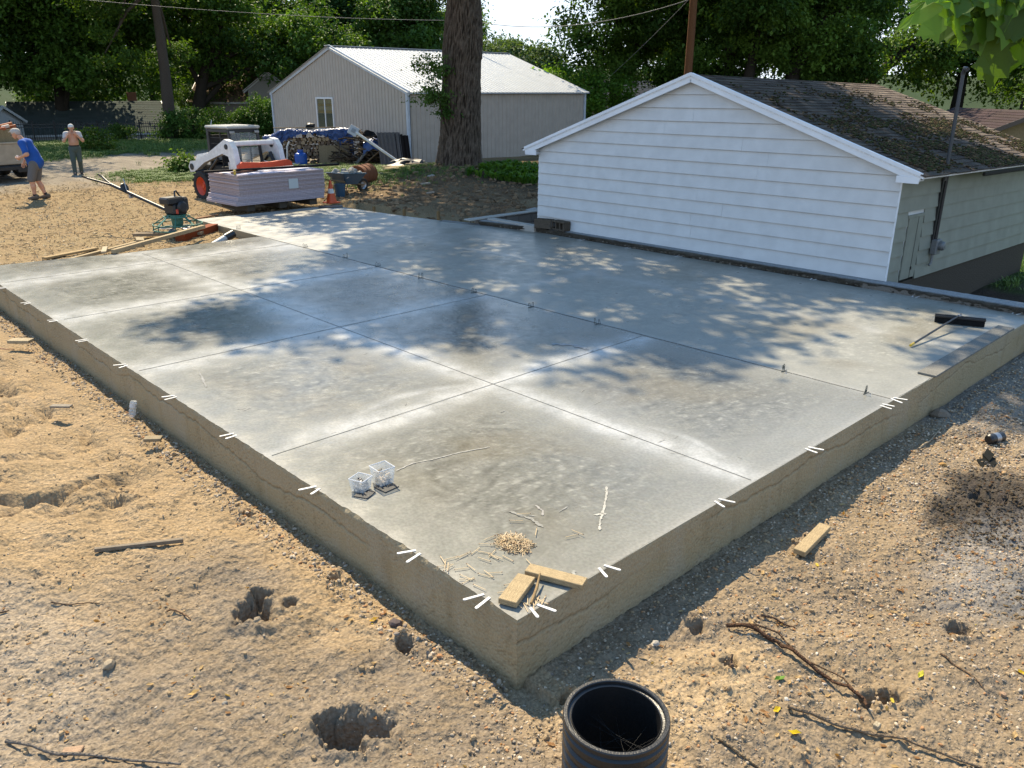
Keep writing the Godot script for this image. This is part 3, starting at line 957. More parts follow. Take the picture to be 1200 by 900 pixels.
	stick("long brown stick with a pale end running off the bottom right", [Vector2(0.92, 1.20), Vector2(1.02, 1.42), Vector2(1.1, 1.62), Vector2(1.2, 1.85), Vector2(1.3, 2.12), Vector2(1.4, 2.35)], 0.012, Color(0.26, 0.19, 0.125), "stick", 0.012)
	stick("short dark twig near the black pipe's right side", [Vector2(0.95, 0.83), Vector2(1.0, 0.79), Vector2(1.06, 0.76)], 0.012, Color(0.17, 0.12, 0.085), "twig")
	stick("pale broken stick at the bottom edge right of the black pipe", [Vector2(0.44, 1.06), Vector2(0.46, 1.2), Vector2(0.46, 1.36)], 0.010, Color(0.34, 0.25, 0.15), "stick")
	stick("thin straight stake lying on gravel in front of the slab's right edge", [Vector2(4.9, 0.34), Vector2(5.25, 0.31), Vector2(5.66, 0.27)], 0.010, Color(0.45, 0.36, 0.24), "wooden_stake", 0.02)
	stick("small curved brown twig in the dirt above the big hole", [Vector2(-1.24, -1.98), Vector2(-1.18, -1.88), Vector2(-1.17, -1.78)], 0.007, Color(0.22, 0.13, 0.075), "twig")
	stick("slender brown twig left of the curved twig", [Vector2(-1.75, -2.66), Vector2(-1.62, -2.55), Vector2(-1.52, -2.42)], 0.006, Color(0.24, 0.16, 0.10), "twig")
	stick("dark twig far left below the grey lath", [Vector2(-2.05, -2.75), Vector2(-1.98, -2.72)], 0.008, Color(0.14, 0.09, 0.06), "twig")
	stick("reddish thin twig standing in the dirt by the far wood offcut", [Vector2(-0.75, -9.3), Vector2(-0.6, -9.2), Vector2(-0.45, -9.1)], 0.008, Color(0.45, 0.2, 0.15), "twig", 0.03)
	stick("thin twig with a yellow leaf right of the small hole", [Vector2(1.95, 1.62), Vector2(1.92, 1.76), Vector2(1.85, 1.9)], 0.006, Color(0.20, 0.13, 0.08), "twig")
	# single stones
	for q in [[-1.68, -1.77, 0.045, "rounded tan cobble in the dirt near the bottom left", Color(0.40, 0.32, 0.22)], [6.12, 0.10, 0.11, "grey brown rock against the slab's right face", Color(0.25, 0.20, 0.15)], [-0.86, -1.50, 0.03, "small stone at the rim of the big hole", Color(0.33, 0.26, 0.18)], [1.92, 1.98, 0.026, "brown oval pebble near the right bottom corner", Color(0.38, 0.25, 0.16)], [0.98, 1.16, 0.018, "pale pebble beside the green leaf at the bottom", Color(0.52, 0.49, 0.44)], [-1.32, -0.98, 0.02, "grey pebble below the tan cobble", Color(0.26, 0.24, 0.21)], [-0.2, -0.92, 0.05, "dark flat slate chip in the trench left of the slab corner", Color(0.12, 0.095, 0.09)], [4.75, 0.62, 0.035, "orange brown clod left of the black can", Color(0.46, 0.27, 0.1)], [5.0, 1.05, 0.03, "tan stone below the dark plastic scrap", Color(0.45, 0.3, 0.16)], [0.85, 0.35, 0.03, "light stone in the slab's shadow near the corner", Color(0.45, 0.40, 0.33)]]:
		var st = put(stone_mesh(int(q[2] * 1000) + 50), "stone", self, Vector3(q[0], ground(q[0], q[1]) + q[2] * 0.25, q[1]))
		var mm = M.stone.duplicate()
		mm.albedo_color = Color(q[4].r, q[4].g, q[4].b).linear_to_srgb()
		st.material_override = mm
		st.scale = Vector3.ONE * q[2]
		st.rotation.y = q[0] * 7.0
		tag(st, q[3], "stone")
	# fresh fallen leaves
	for q in [[0.86, 1.17, "yellow fallen leaf left of the pale pebble", Color(0.62, 0.45, 0.03)], [0.78, 1.32, "bright yellow fallen leaf at the bottom edge", Color(0.66, 0.50, 0.02)], [1.72, 1.6, "yellow green fallen leaf right of the small hole", Color(0.55, 0.50, 0.06)], [1.1, 1.05, "green fallen leaf above the pale pebble", Color(0.16, 0.30, 0.04)], [2.15, 2.0, "lone yellow leaf near the right bottom corner", Color(0.6, 0.42, 0.03)], [-1.42, -1.15, "tan curled leaf below the tan cobble", Color(0.58, 0.40, 0.16)], [-0.28, -1.05, "yellow leaf in the trench by the near corner", Color(0.55, 0.36, 0.05)]]:
		var m2 = MB.new()
		m2.col = q[3]
		var pp = [Vector3(-0.035, 0.004, 0), Vector3(-0.012, 0.012, 0.016), Vector3(0.016, 0.006, 0.013), Vector3(0.038, 0.016, 0.002), Vector3(0.014, 0.006, -0.014), Vector3(-0.014, 0.014, -0.013)]
		for i in 6: m2.tri(Vector3(0, 0.002, 0), pp[(i + 1) % 6], pp[i])
		for i in 6: m2.tri(Vector3(0, 0.0012, 0), pp[i] - Vector3(0, 0.0008, 0), pp[(i + 1) % 6] - Vector3(0, 0.0008, 0))
		solo(m2, "fallen_leaf", M.leaf, q[2], "leaf", Vector3(q[0], ground(q[0], q[1]) + 0.006, q[1])).rotation.y = q[0] * 11
	# black can and plastic scrap on the right
	var can = thing("drink_can", "small dark can lying on its side in the gravel at far right", "can", Vector3(5.72, ground(5.72, 0.75) + 0.045, 0.75), -0.35)
	mb = MB.new()
	mb.lathe([Vector2(0.0, -0.1), Vector2(0.042, -0.1), Vector2(0.05, -0.09), Vector2(0.05, 0.08), Vector2(0.038, 0.1), Vector2(0.0, 0.098)], 20, Transform3D(Basis(Vector3(0, 0, 1), PI / 2), Vector3.ZERO))
	obj(mb, "body", M.black_plastic, can)
	mb = MB.new()
	mb.lathe([Vector2(0.0505, -0.03), Vector2(0.0512, -0.03), Vector2(0.0515, 0.03), Vector2(0.051, 0.03)], 20, Transform3D(Basis(Vector3(0, 0, 1), PI / 2), Vector3.ZERO))
	obj(mb, "label_band", M.steel, can)
	mb = MB.new()
	mb.col = Color(0.022, 0.02, 0.019)
	var sc = PackedVector2Array([Vector2(-0.14, 0), Vector2(-0.05, 0.08), Vector2(0.03, 0.05), Vector2(0.13, 0.09), Vector2(0.16, -0.02), Vector2(0.05, -0.06), Vector2(-0.06, -0.05)])
	mb.prism(sc, 0.012, Transform3D(Basis(Vector3(1, 0, 0), -PI / 2 + 0.25), Vector3(0, 0.02, 0)))
	mb.prism(PackedVector2Array([Vector2(-0.03, -0.02), Vector2(0.12, 0.0), Vector2(0.16, 0.09), Vector2(0.02, 0.06)]), 0.01, Transform3D(Basis(Vector3(1, 0.1, 0).normalized(), -1.35), Vector3(0.05, 0.035, -0.01)))
	solo(mb, "plastic_scrap", M.vc_matte, "crumpled dark plastic scrap lying below the dark can", "scrap", Vector3(5.1, ground(5.1, 0.88), 0.88))
	# clear bottle, cap down, leaning on the left face of the slab
	var bot = thing("plastic_bottle", "clear plastic bottle with red cap leaning upside down on slab's left face", "bottle", Vector3(-0.17, -0.475, -5.72))
	bot.rotation.z = -0.28
	mb = MB.new()
	mb.lathe([Vector2(0.013, 0.02), Vector2(0.014, 0.035), Vector2(0.024, 0.06), Vector2(0.035, 0.09), Vector2(0.036, 0.13), Vector2(0.031, 0.145), Vector2(0.036, 0.16), Vector2(0.036, 0.215), Vector2(0.030, 0.232), Vector2(0.0, 0.222)], 18)
	obj(mb, "bottle_body", M.clear_plastic, bot)
	mb = MB.new()
	mb.col = Color(0.55, 0.03, 0.03)
	mb.lathe([Vector2(0, 0), Vector2(0.016, 0.0), Vector2(0.016, 0.02), Vector2(0.0, 0.021)], 14)
	obj(mb, "cap", M.vc_semi, bot)
	mb = MB.new()
	mb.col = Color(0.62, 0.62, 0.6)
	mb.lathe([Vector2(0.0362, 0.165), Vector2(0.0366, 0.165), Vector2(0.0366, 0.205), Vector2(0.0362, 0.205)], 18)
	obj(mb, "bottle_label", M.vc_semi, bot)
	# two tubs with hardware
	for q in [[0.245, -1.945, 0.125, 0.10, 0.35, "small square clear tub of metal fixings on the slab, nearer left of two", Color(0.10, 0.09, 0.095)], [0.43, -1.93, 0.14, 0.135, -0.05, "taller square clear tub with sandy hardware on the slab, right of two", Color(0.42, 0.31, 0.18)]]:
		var tub = thing("clear_tub", q[5], "container", Vector3(q[0], 0.005, q[1]), q[4])
		var w = q[2]
		var h = q[3]
		mb = MB.new()
		var b0 = w * 0.42
		var b1 = w * 0.5
		for k in 4:
			var R = Basis(Vector3.UP, k * PI / 2)
			mb.quad(R * Vector3(-b0, 0, b0), R * Vector3(b0, 0, b0), R * Vector3(b1, h, b1), R * Vector3(-b1, h, b1))
			mb.quad(R * Vector3(-b1 + 0.003, h, b1 - 0.003), R * Vector3(b1 - 0.003, h, b1 - 0.003), R * Vector3(b0 - 0.003, 0.003, b0 - 0.003), R * Vector3(-b0 + 0.003, 0.003, b0 - 0.003))
		mb.quad(Vector3(-b0, 0, b0), Vector3(-b0, 0, -b0), Vector3(b0, 0, -b0), Vector3(b0, 0, b0))
		obj(mb, "tub_wall", M.clear_plastic, tub)
		mb = MB.new()
		mb.col = Color(0.62, 0.63, 0.64)
		for k in 4:
			var R = Basis(Vector3.UP, k * PI / 2)
			mb.box(R * Vector3(0, h, b1), Vector3(w * 1.04, 0.008, 0.008), R, 0.003)
		obj(mb, "rim", M.vc_semi, tub)
		mb = MB.new()
		for k in 70:
			var c2 = q[6] * rng.randf_range(0.5, 1.6)
			mb.col = c2 if rng.randf() < 0.75 else Color(0.5, 0.48, 0.46)
			var p = Vector3(rng.randf_range(-1, 1) * b0 * 0.82, rng.randf_range(0.008, h * (0.45 + 0.25 * rng.randf())), rng.randf_range(-1, 1) * b0 * 0.82)
			mb.box(p, Vector3(0.035, 0.006, 0.012), Basis.from_euler(Vector3(rng.randf() * 3, rng.randf() * 3, rng.randf() * 3)))
		obj(mb, "hardware", M.vc_semi, tub, Vector3.ZERO, "stuff")
		mb = MB.new()
		mb.col = Color(0.03, 0.03, 0.03)
		mb.box(Vector3(0, 0.002, 0), Vector3(w * 0.98, 0.005, w * 0.98), Basis.IDENTITY, 0.002)
		var dark_square = solo(mb, "dark_square_sheet", M.vc_semi, "thin dark square lying under the %s clear tub" % ("nearer left" if q[0] < 0.3 else "taller right"), "dark_square", Vector3(q[0] - 0.02, 0.002 if q[0] < 0.3 else 0.003, q[1] + 0.075), "")  # thin dark square, set partly under the tub
		dark_square.rotation.y = q[4] + 0.15
	# form pins: a heap, and strays
	var pin = MB.new()
	pin.col = Color(0.60, 0.44, 0.24)
	pin.box(Vector3(0, 0, 0), Vector3(0.095, 0.003, 0.0042), Basis.IDENTITY, 0.001)
	pin.col = Color(0.18, 0.10, 0.06)
	pin.box(Vector3(0.048, 0, 0), Vector3(0.004, 0.006, 0.007))
	var pm = pin.mesh(M.vc_semi)
	var heap = thing("pin_heap", "heap of small brass coloured pins on the slab near its corner", "pins", Vector3(0.55, 0, -0.60))
	var xf = []
	var cs = []
	for k in 240:
		var a = rng.randf() * TAU
		var r = 0.105 * sqrt(rng.randf())
		var b = Basis(Vector3.UP, rng.randf() * TAU) * Basis(Vector3(0, 0, 1), rng.randf_range(-0.35, 0.35))
		xf.append(Transform3D(b, Vector3(cos(a) * r * 0.8, 0.006 + 0.04 * (1 - r / 0.105) * rng.randf(), sin(a) * r * 1.2)))
		cs.append(Color(1, 1, 1) * rng.randf_range(0.55, 1.25))
	multi(pm, xf, cs, "pins", heap)
	for k in 46:
		var p = Vector2(0.47 - 0.55 * rng.randf(), -0.22 - 0.55 * rng.randf()) if k > 10 else Vector2(rng.randf_range(0.1, 0.28), rng.randf_range(-0.12, -0.02))
		p.x = clampf(p.x, 0.05, 0.8)
		if k > 40: p = Vector2(rng.randf_range(0.75, 0.95), rng.randf_range(-0.85, -0.35))
		var o = put(pm, "form_pin", self, Vector3(p.x, 0.0065 + 0.0002 * k, p.y))
		o.rotation.y = rng.randf() * TAU
		tag(o, "single brass coloured pin strewn on the slab around the heap of pins", "pin", "pins strewn around the heap on the slab")
	# push broom
	var br = thing("push_broom", "wide black push broom lying on the slab's far right corner", "broom", Vector3(8.38, 0.0, -0.57))
	var hd = Vector3(0.36, 0, 0.93).normalized()
	var side = Vector3(hd.z, 0, -hd.x)
	mb = MB.new()
	mb.box(Vector3(0, 0.085, 0), Vector3(0.066, 0.03, 0.58), Basis(side, Vector3.UP, hd), 0.006)
	mb.box(Vector3(0, 0.105, 0), Vector3(0.03, 0.012, 0.58), Basis(side, Vector3.UP, hd), 0.004)
	obj(mb, "head", M.black_plastic, br)
	mb = MB.new()
	mb.col = Color(0.02, 0.02, 0.022)
	for k in 100:
		var p = hd * (-0.28 + 0.56 * k / 99.0)
		for s in [-1, 0, 1]: mb.beam(p + side * s * 0.02 + Vector3(0, 0.075, 0), p + side * s * 0.034 + Vector3(0, 0.004, 0), 0.006, 0.006)
	obj(mb, "bristles", M.vc_matte, br, Vector3.ZERO, "stuff")
	mb = MB.new()
	var tip = Vector3(6.93, 0.018, -0.60) - Vector3(8.38, 0, -0.57)
	mb.tube([Vector3(0, 0.13, 0), tip], 0.0125, 10)
	obj(mb, "handle", M.black_steel, br)
	mb = MB.new()
	mb.col = Color(0.65, 0.42, 0.03)
	mb.tube([tip.lerp(Vector3(0, 0.13, 0), 0.06), tip * 1.004], 0.0145, 10)
	obj(mb, "grip_end", M.vc_semi, br)
	mb = MB.new()
	mb.beam(Vector3(0.03, 0.10, 0), Vector3(-0.07, 0.13, 0), 0.035, 0.03, Vector3.UP, 0.006)
	obj(mb, "socket", M.steel, br)

# ---------------------------------------------------------------- garage beside the slab
func lap_board(bo: float, to: float, b0: float, b1: float, t0: float, t1: float, along: Vector3, out: Vector3, skew := 0.0) -> MB:
	# one clapboard: lower edge at height bo from b0 to b1, upper edge at to from t0 to t1, thick below and thin above
	var mb = MB.new()
	var P = func(u, y, d): return along * u + Vector3(0, y, 0) + out * d
	var a = P.call(b0, bo, 0.030)
	var b = P.call(b1, bo, 0.030)
	var c = P.call(t1, to, 0.004)
	var d = P.call(t0, to, 0.004)
	var a2 = P.call(b0, bo, 0.0)
	var b2 = P.call(b1, bo, 0.0)
	var c2 = P.call(t1, to, 0.0)
	var d2 = P.call(t0, to, 0.0)
	var f = along.cross(Vector3.UP).dot(out) > 0
	var q = func(p0, p1, p2, p3):
		if f: mb.quad(p0, p1, p2, p3)
		else: mb.quad(p3, p2, p1, p0)
	q.call(a, b, c, d)
	q.call(a2, b2, b, a)
	q.call(d, c, c2, d2)
	q.call(b, b2, c2, c)
	q.call(a2, a, d, d2)
	return mb

func build_garage():
	var g = thing("white_garage", "white clapboard garage with a mossy brown shingle roof right of the slab", "garage", Vector3(9.76, 0.10, -2.12))
	g.rotation.z = -0.017
	var W = 7.45
	var H = 1.64
	var L = 7.0
	var ridge = 2.93
	var slope = (ridge - H) / (W / 2)
	# structure behind the boards
	var mb = MB.new()
	mb.prism(PackedVector2Array([Vector2(0, -0.05), Vector2(W, -0.05), Vector2(W, H), Vector2(W / 2, ridge), Vector2(0, H)]), 0.1, Transform3D(Basis(Vector3(0, 0, -1), Vector3.UP, Vector3(1, 0, 0)), Vector3(0.055, 0, 0)))
	mb.prism(PackedVector2Array([Vector2(0, -0.05), Vector2(W, -0.05), Vector2(W, H), Vector2(W / 2, ridge), Vector2(0, H)]), 0.1, Transform3D(Basis(Vector3(0, 0, -1), Vector3.UP, Vector3(1, 0, 0)), Vector3(L - 0.055, 0, 0)))
	mb.box(Vector3(L / 2, H / 2, -0.055), Vector3(L - 0.22, H, 0.1))
	mb.box(Vector3(L / 2, H / 2, -W + 0.055), Vector3(L - 0.22, H, 0.1))
	obj(mb, "wall_core", M.white_paint, g)
	var ex = 0.222
	var tone = 0
	var k = 0
	while k * ex < ridge - 0.1:
		var y0 = k * ex
		var y1 = minf(y0 + ex - 0.007, ridge - 0.03)
		var lim = func(y): return 0.0 if y <= H else (y - H) / slope
		var r0 = -lim.call(y0) + (0.0 if y0 > H else 0.012)
		var r1 = -lim.call(y1) + (0.0 if y1 > H else 0.012)
		var l0 = -W + lim.call(y0)
		var l1 = -W + lim.call(y1)
		var cut = lerpf(maxf(l0, l1), minf(r0, r1), rng.randf_range(0.25, 0.75))
		var pieces = [[r0, cut + 0.0015, r1, cut + 0.0015], [cut - 0.0015, l0, cut - 0.0015, l1]] if r1 - l1 > 2.0 else [[r0, l0, r1, l1]]
		for q in pieces:
			var bm = obj(lap_board(y0, y1, q[0], q[1], q[2], q[3], Vector3(0, 0, 1), Vector3(-1, 0, 0)), "siding_board", M.white_paint, g)
			bm.position = Vector3(rng.randf_range(-0.002, 0.001), rng.randf_range(-0.002, 0.002), 0)
		k += 1
	for j in 8:
		var y0 = -0.1 + j * ex
		var y1 = minf(y0 + ex - 0.006, H + 0.02)
		var segs = [[0.0, L]]
		if y0 < 0.86: segs = [[0.0, 0.44], [1.06, L]]
		for s in segs:
			obj(lap_board(y0, y1, s[0] + (0.003 if s[0] > 0 else 0.0), s[1], s[0] + (0.003 if s[0] > 0 else 0.0), s[1], Vector3(1, 0, 0), Vector3(0, 0, 1)), "siding_board", M.shaded_side_paint, g)
		obj(lap_board(y0, y1, 0, L, 0, L, Vector3(1, 0, 0), Vector3(0, 0, -1)), "siding_board", M.white_paint, g, Vector3(0, 0, -W))
	# corner trim
	mb = MB.new()
	mb.box(Vector3(-0.014, H / 2 - 0.02, 0.012), Vector3(0.02, H, 0.022), Basis.IDENTITY, 0.003)
	obj(mb, "corner_trim", M.white_trim, g)
	# rake boards with a shadow moulding, level returns at the eaves
	for s in [0, 1]:
		var a = Vector3(-0.13, ridge + 0.03, -W / 2)
		var e = Vector3(-0.13, H - 0.31 * slope + 0.03, 0.31) if s == 0 else Vector3(-0.13, H - 0.31 * slope + 0.03, -W - 0.31)
		mb = MB.new()
		mb.beam(a + Vector3(0, -0.02, 0), e + Vector3(0, -0.02, 0), 0.024, 0.15, Vector3.UP, 0.003)
		obj(mb, "rake_board", M.white_trim, g)
		mb = MB.new()
		mb.beam(a + Vector3(-0.022, 0.030, 0), e + Vector3(-0.022, 0.030, 0), 0.022, 0.055, Vector3.UP, 0.004)
		obj(mb, "rake_moulding", M.white_trim, g)
		mb = MB.new()
		var dz = 0.13 if s == 0 else -W - 0.13
		mb.box(Vector3(-0.134, H - 0.125, dz), Vector3(0.024, 0.10, 0.32), Basis.IDENTITY, 0.003)
		mb.box(Vector3(-0.06, H - 0.13, dz), Vector3(0.12, 0.02, 0.32))
		obj(mb, "eave_return", M.white_trim, g)
		mb = MB.new()
		mb.beam(a + Vector3(0.07, -0.05, 0), e + Vector3(0.07, -0.05, 0), 0.12, 0.02, Vector3.UP)
		obj(mb, "rake_soffit", M.white_paint, g)
	# roof decks and shingles
	for s in [0, 1]:
		var dirz = 1.0 if s == 0 else -1.0
		var top = Vector3(0, ridge + 0.055, -W / 2)
		var run = W / 2 + 0.36
		var dn = Vector3(0, -slope, dirz).normalized()
		var sl = run * sqrt(1 + slope * slope)
		var nrm = Vector3(0, 1, slope * dirz).normalized()
		var deck = MB.new()
		var c = top + dn * sl / 2 + nrm * -0.02 + Vector3(L / 2 - 0.0, 0, 0)
		deck.box(c, Vector3(L + 0.30, 0.03, sl), Basis(Vector3(1, 0, 0) * 1.0, nrm, Vector3(1, 0, 0).cross(nrm)))
		deck.col = Color(0.1, 0.09, 0.08)
		obj(deck, "roof_deck", M.vc_matte, g)
		var sh = MB.new()
		var xw = 0.30
		var exs = 0.142
		var n = int(sl / exs) + 1
		for i in n:
			var d0 = sl + 0.02 - i * exs
			if d0 < 0.05: break
			var x = -0.16 - fmod(i * 0.17, xw)
			while x < L + 0.16:
				var x0 = maxf(x, -0.16)
				var x1 = minf(x + xw - 0.010 - rng.randf() * 0.006, L + 0.16)
				x += xw
				if x1 - x0 < 0.03: continue
				var d1 = maxf(d0 - exs * 1.25, 0.0)
				var lift = 0.014 + 0.006 * rng.randf()
				var dj = rng.randf_range(-0.008, 0.008)
				var f = func(xx, dd, hh): return top + Vector3(xx, 0, 0) + dn * dd + nrm * hh
				var v = rng.randf_range(0.65, 1.25)
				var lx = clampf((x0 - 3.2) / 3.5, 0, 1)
				sh.col = Color(0.07, 0.06, 0.05).lerp(Color(0.25, 0.195, 0.15), 0.25 + 0.75 * lx) * v  # dark left, pale far end: tree shade and sun put into the colour
				var a = f.call(x0, d0 + dj, lift)
				var b = f.call(x1, d0 + dj, lift + 0.002)
				var cc = f.call(x1, d1, 0.004)
				var d = f.call(x0, d1, 0.004)
				var a2 = f.call(x0, d0 + dj, 0.0)
				var b2 = f.call(x1, d0 + dj, 0.0)
				if s == 0:
					sh.quad(a, b, cc, d)
					sh.quad(a2, b2, b, a)
					sh.quad(b2, f.call(x1, d1, 0.0), cc, b)
					sh.quad(a, d, f.call(x0, d1, 0.0), a2)
				else:
					sh.quad(d, cc, b, a)
					sh.quad(a, b, b2, a2)
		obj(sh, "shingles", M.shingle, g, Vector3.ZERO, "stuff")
		if s == 0:
			# moss and old leaves caught on the lower slope
			var xf = []
			var cs = []
			var mn = noise(77, 0.5, 3)
			while xf.size() < 6500:
				var u = rng.randf_range(0.2, L)
				var d = sl * sqrt(rng.randf())
				var w = 0.25 + 1.3 * mn.get_noise_2d(u, d * 1.5) + 0.35 * smoothstep(1.6, 3.4, d) - 0.3 * absf(u - 3.5) / 3.5
				if rng.randf() > w: continue
				var q = 0.015 + 0.03 * rng.randf() * rng.randf()
				xf.append(Transform3D(Basis(Vector3(rng.randf() - 0.5, 1, rng.randf() - 0.5).normalized(), rng.randf() * TAU).scaled(Vector3(q, q * 0.6, q)), top + Vector3(u, 0, 0) + dn * d + nrm * 0.024))
				var kk = rng.randf()
				cs.append((Color(0.055, 0.06, 0.02) if kk < 0.45 else (Color(0.075, 0.05, 0.027) if kk < 0.88 else Color(0.17, 0.115, 0.06))) * rng.randf_range(0.6, 1.3))
			multi(stone_mesh(61, 0.7), xf, cs, "moss_and_leaves", g)
			var gt = MB.new()
			gt.col = Color(0.045, 0.04, 0.035)
			gt.box(Vector3(L / 2 + 1.2, H - 0.36 * slope - 0.02, 0.37), Vector3(L - 2.2, 0.06, 0.05), Basis.IDENTITY, 0.01)
			obj(gt, "drip_edge", M.vc_matte, g)
	# block foundation on the open side
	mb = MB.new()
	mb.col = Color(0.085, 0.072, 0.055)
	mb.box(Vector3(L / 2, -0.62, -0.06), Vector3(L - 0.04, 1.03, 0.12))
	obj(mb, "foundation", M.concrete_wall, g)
	# low service door with its dark gap
	mb = MB.new()
	mb.box(Vector3(0.66, 0.42, 0.010), Vector3(0.34, 0.96, 0.026), Basis.IDENTITY, 0.003)
	mb.box(Vector3(0.955, 0.42, 0.008), Vector3(0.17, 0.96, 0.022), Basis.IDENTITY, 0.003)
	mb.box(Vector3(0.75, 0.925, 0.014), Vector3(0.62, 0.045, 0.03), Basis.IDENTITY, 0.003)
	var door = obj(mb, "door", M.shaded_side_paint, g)
	mb = MB.new()
	mb.box(Vector3(0.852, 0.42, 0.006), Vector3(0.030, 0.95, 0.012))
	mb.box(Vector3(0.835, 0.10, 0.03), Vector3(0.02, 0.05, 0.02))
	obj(mb, "door_gap", M.black_steel, door)
	# service conduit, meter box and mast
	mb = MB.new()
	mb.tube([Vector3(1.62, 0.45, 0.05), Vector3(1.62, 1.05, 0.05), Vector3(1.63, 1.6, 0.05)], 0.03, 10)
	mb.box(Vector3(1.55, 1.02, 0.032), Vector3(0.05, 1.2, 0.03), Basis.IDENTITY, 0.004)
	obj(mb, "conduit", M.black_steel, g)
	mb = MB.new()
	mb.box(Vector3(1.62, 0.36, 0.075), Vector3(0.20, 0.24, 0.10), Basis.IDENTITY, 0.012)
	mb.lathe([Vector2(0.075, 0), Vector2(0.075, 0.05), Vector2(0.06, 0.08), Vector2(0.0, 0.09)], 16, Transform3D(Basis(Vector3(1, 0, 0), PI / 2), Vector3(1.64, 0.38, 0.125)))
	mb.tube([Vector3(1.58, 0.26, 0.06), Vector3(1.58, 0.10, 0.06), Vector3(1.54, 0.06, 0.05)], 0.022, 8)
	obj(mb, "meter_box", M.meter_grey, g)
	mb = MB.new()
	mb.tube([Vector3(1.40, 1.42, 0.10), Vector3(1.385, 2.2, 0.10), Vector3(1.36, 2.98, 0.10)], 0.028, 10)
	mb.tube([Vector3(1.36, 2.98, 0.10), Vector3(1.34, 3.06, 0.12), Vector3(1.30, 3.04, 0.17)], 0.034, 8)
	obj(mb, "service_mast", M.mast_grey, g)

	# rough old footing between slab and garage
	var ft = thing("concrete_footing", "rough old concrete footing ledge running along the garage's gable wall", "footing")
	var n = 260
	var P = PackedVector3Array()
	var C = PackedColorArray()
	for j in 9:
		for i in n:
			var z = lerpf(0.35, -11.0, float(i) / (n - 1))
			var ex2 = (edge_right(z) if z < 0 else 9.5)
			var rr = 0.035 * n_mid.get_noise_2d(z * 1.5, j * 0.4) + 0.03 * n_fine.get_noise_2d(z, j * 0.5)
			var v: Vector3
			if j < 6: v = Vector3(ex2 + 0.035 + rr - 0.01 * j, lerpf(-0.05, 0.088, j / 5.0), z)
			else: v = Vector3(lerpf(ex2 + 0.05, 9.80, (j - 6) / 2.0), 0.098 + 0.004 * n_fine.get_noise_2d(z, j), z)
			P.push_back(v)
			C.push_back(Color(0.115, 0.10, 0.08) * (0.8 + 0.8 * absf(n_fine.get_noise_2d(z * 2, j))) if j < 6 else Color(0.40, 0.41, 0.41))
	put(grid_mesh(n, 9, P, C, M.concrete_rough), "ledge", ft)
	mb = MB.new()
	mb.col = Color(0.2, 0.18, 0.15)
	mb.box(Vector3(9.66, -0.45, -1.0), Vector3(0.28, 1.08, 2.7))
	obj(mb, "ledge_end", M.concrete_wall, ft)
	var bits = []
	var cs = []
	for k2 in 900:
		var z = rng.randf_range(-10.5, 0.2)
		bits.append(Transform3D(Basis(Vector3.UP, rng.randf() * TAU).scaled(Vector3.ONE * rng.randf_range(0.006, 0.026)), Vector3(edge_right(minf(z, 0)) + rng.randf_range(0.0, 0.06), rng.randf_range(0.0, 0.03), z)))
		cs.append(Color(0.22, 0.19, 0.15) * rng.randf_range(0.4, 1.4))
	multi(stone_mesh(63), bits, cs, "rubble", ft)
	# foundation wall that goes off behind the garage
	var fw = thing("foundation_wall", "low grey block foundation wall meeting the garage's far corner", "wall", Vector3(9.35, -0.1, -11.2))
	for i in 9:
		for j in 2:
			var b = MB.new()
			b.col = Color(0.25, 0.23, 0.205) * rng.randf_range(0.85, 1.15)
			b.box(Vector3(0.1 + i * 0.405 + (0.2 if j else 0.0), -0.12 + j * 0.2, 0), Vector3(0.395, 0.192, 0.2), Basis.IDENTITY, 0.008)
			obj(b, "block", M.concrete_wall, fw)
	mb = MB.new()
	mb.col = Color(0.46, 0.43, 0.38)
	mb.box(Vector3(1.85, 0.205, 0), Vector3(4.1, 0.03, 0.24), Basis.IDENTITY, 0.006)
	obj(mb, "cap", M.concrete_wall, fw)
	mb = MB.new()
	mb.col = Color(0.46, 0.43, 0.38)
	mb.box(Vector3(0, 0, 0), Vector3(0.2, 0.14, 1.5), Basis.IDENTITY, 0.01)
	solo(mb, "concrete_kerb", M.concrete_wall, "short pale concrete kerb running from the foundation wall to the cinder blocks", "kerb", Vector3(9.62, 0.06, -10.2))
	# two cinder blocks
	for q in [[9.60, -9.22, 0.3, "brown cinder block on the ledge by the garage corner, the left one"], [9.66, -8.80, -0.12, "cinder block with open cores facing out on the ledge, the right one"]]:
		var cb = thing("cinder_block", q[3], "block", Vector3(q[0], 0.105, q[1]), PI / 2 + q[2])
		mb = MB.new()
		mb.col = Color(0.15, 0.12, 0.09)
		for s in [-1, 1]: mb.box(Vector3(0, 0.095, s * 0.08), Vector3(0.39, 0.19, 0.03), Basis.IDENTITY, 0.005)
		for s in [-1, -0.33, 0.33, 1]: mb.box(Vector3(s * 0.18, 0.095, 0), Vector3(0.03, 0.186, 0.13))
		var cbm = obj(mb, "shell", M.concrete_rough, cb)
		cbm.rotation.x = PI / 2 if q[1] > -9 else 0.0
		if q[1] > -9: cbm.position = Vector3(0, 0.095, -0.095)
	mb = MB.new()
	mb.col = Color(0.03, 0.03, 0.03)
	mb.prism(PackedVector2Array([Vector2(-0.08, 0), Vector2(0.08, 0), Vector2(0.11, 0.14), Vector2(0.02, 0.08), Vector2(-0.03, 0.12)]), 0.05)
	solo(mb, "plastic_scrap", M.vc_semi, "torn black plastic piece stuck between the two cinder blocks", "scrap", Vector3(9.62, 0.16, -9.0)).rotation.y = -0.8
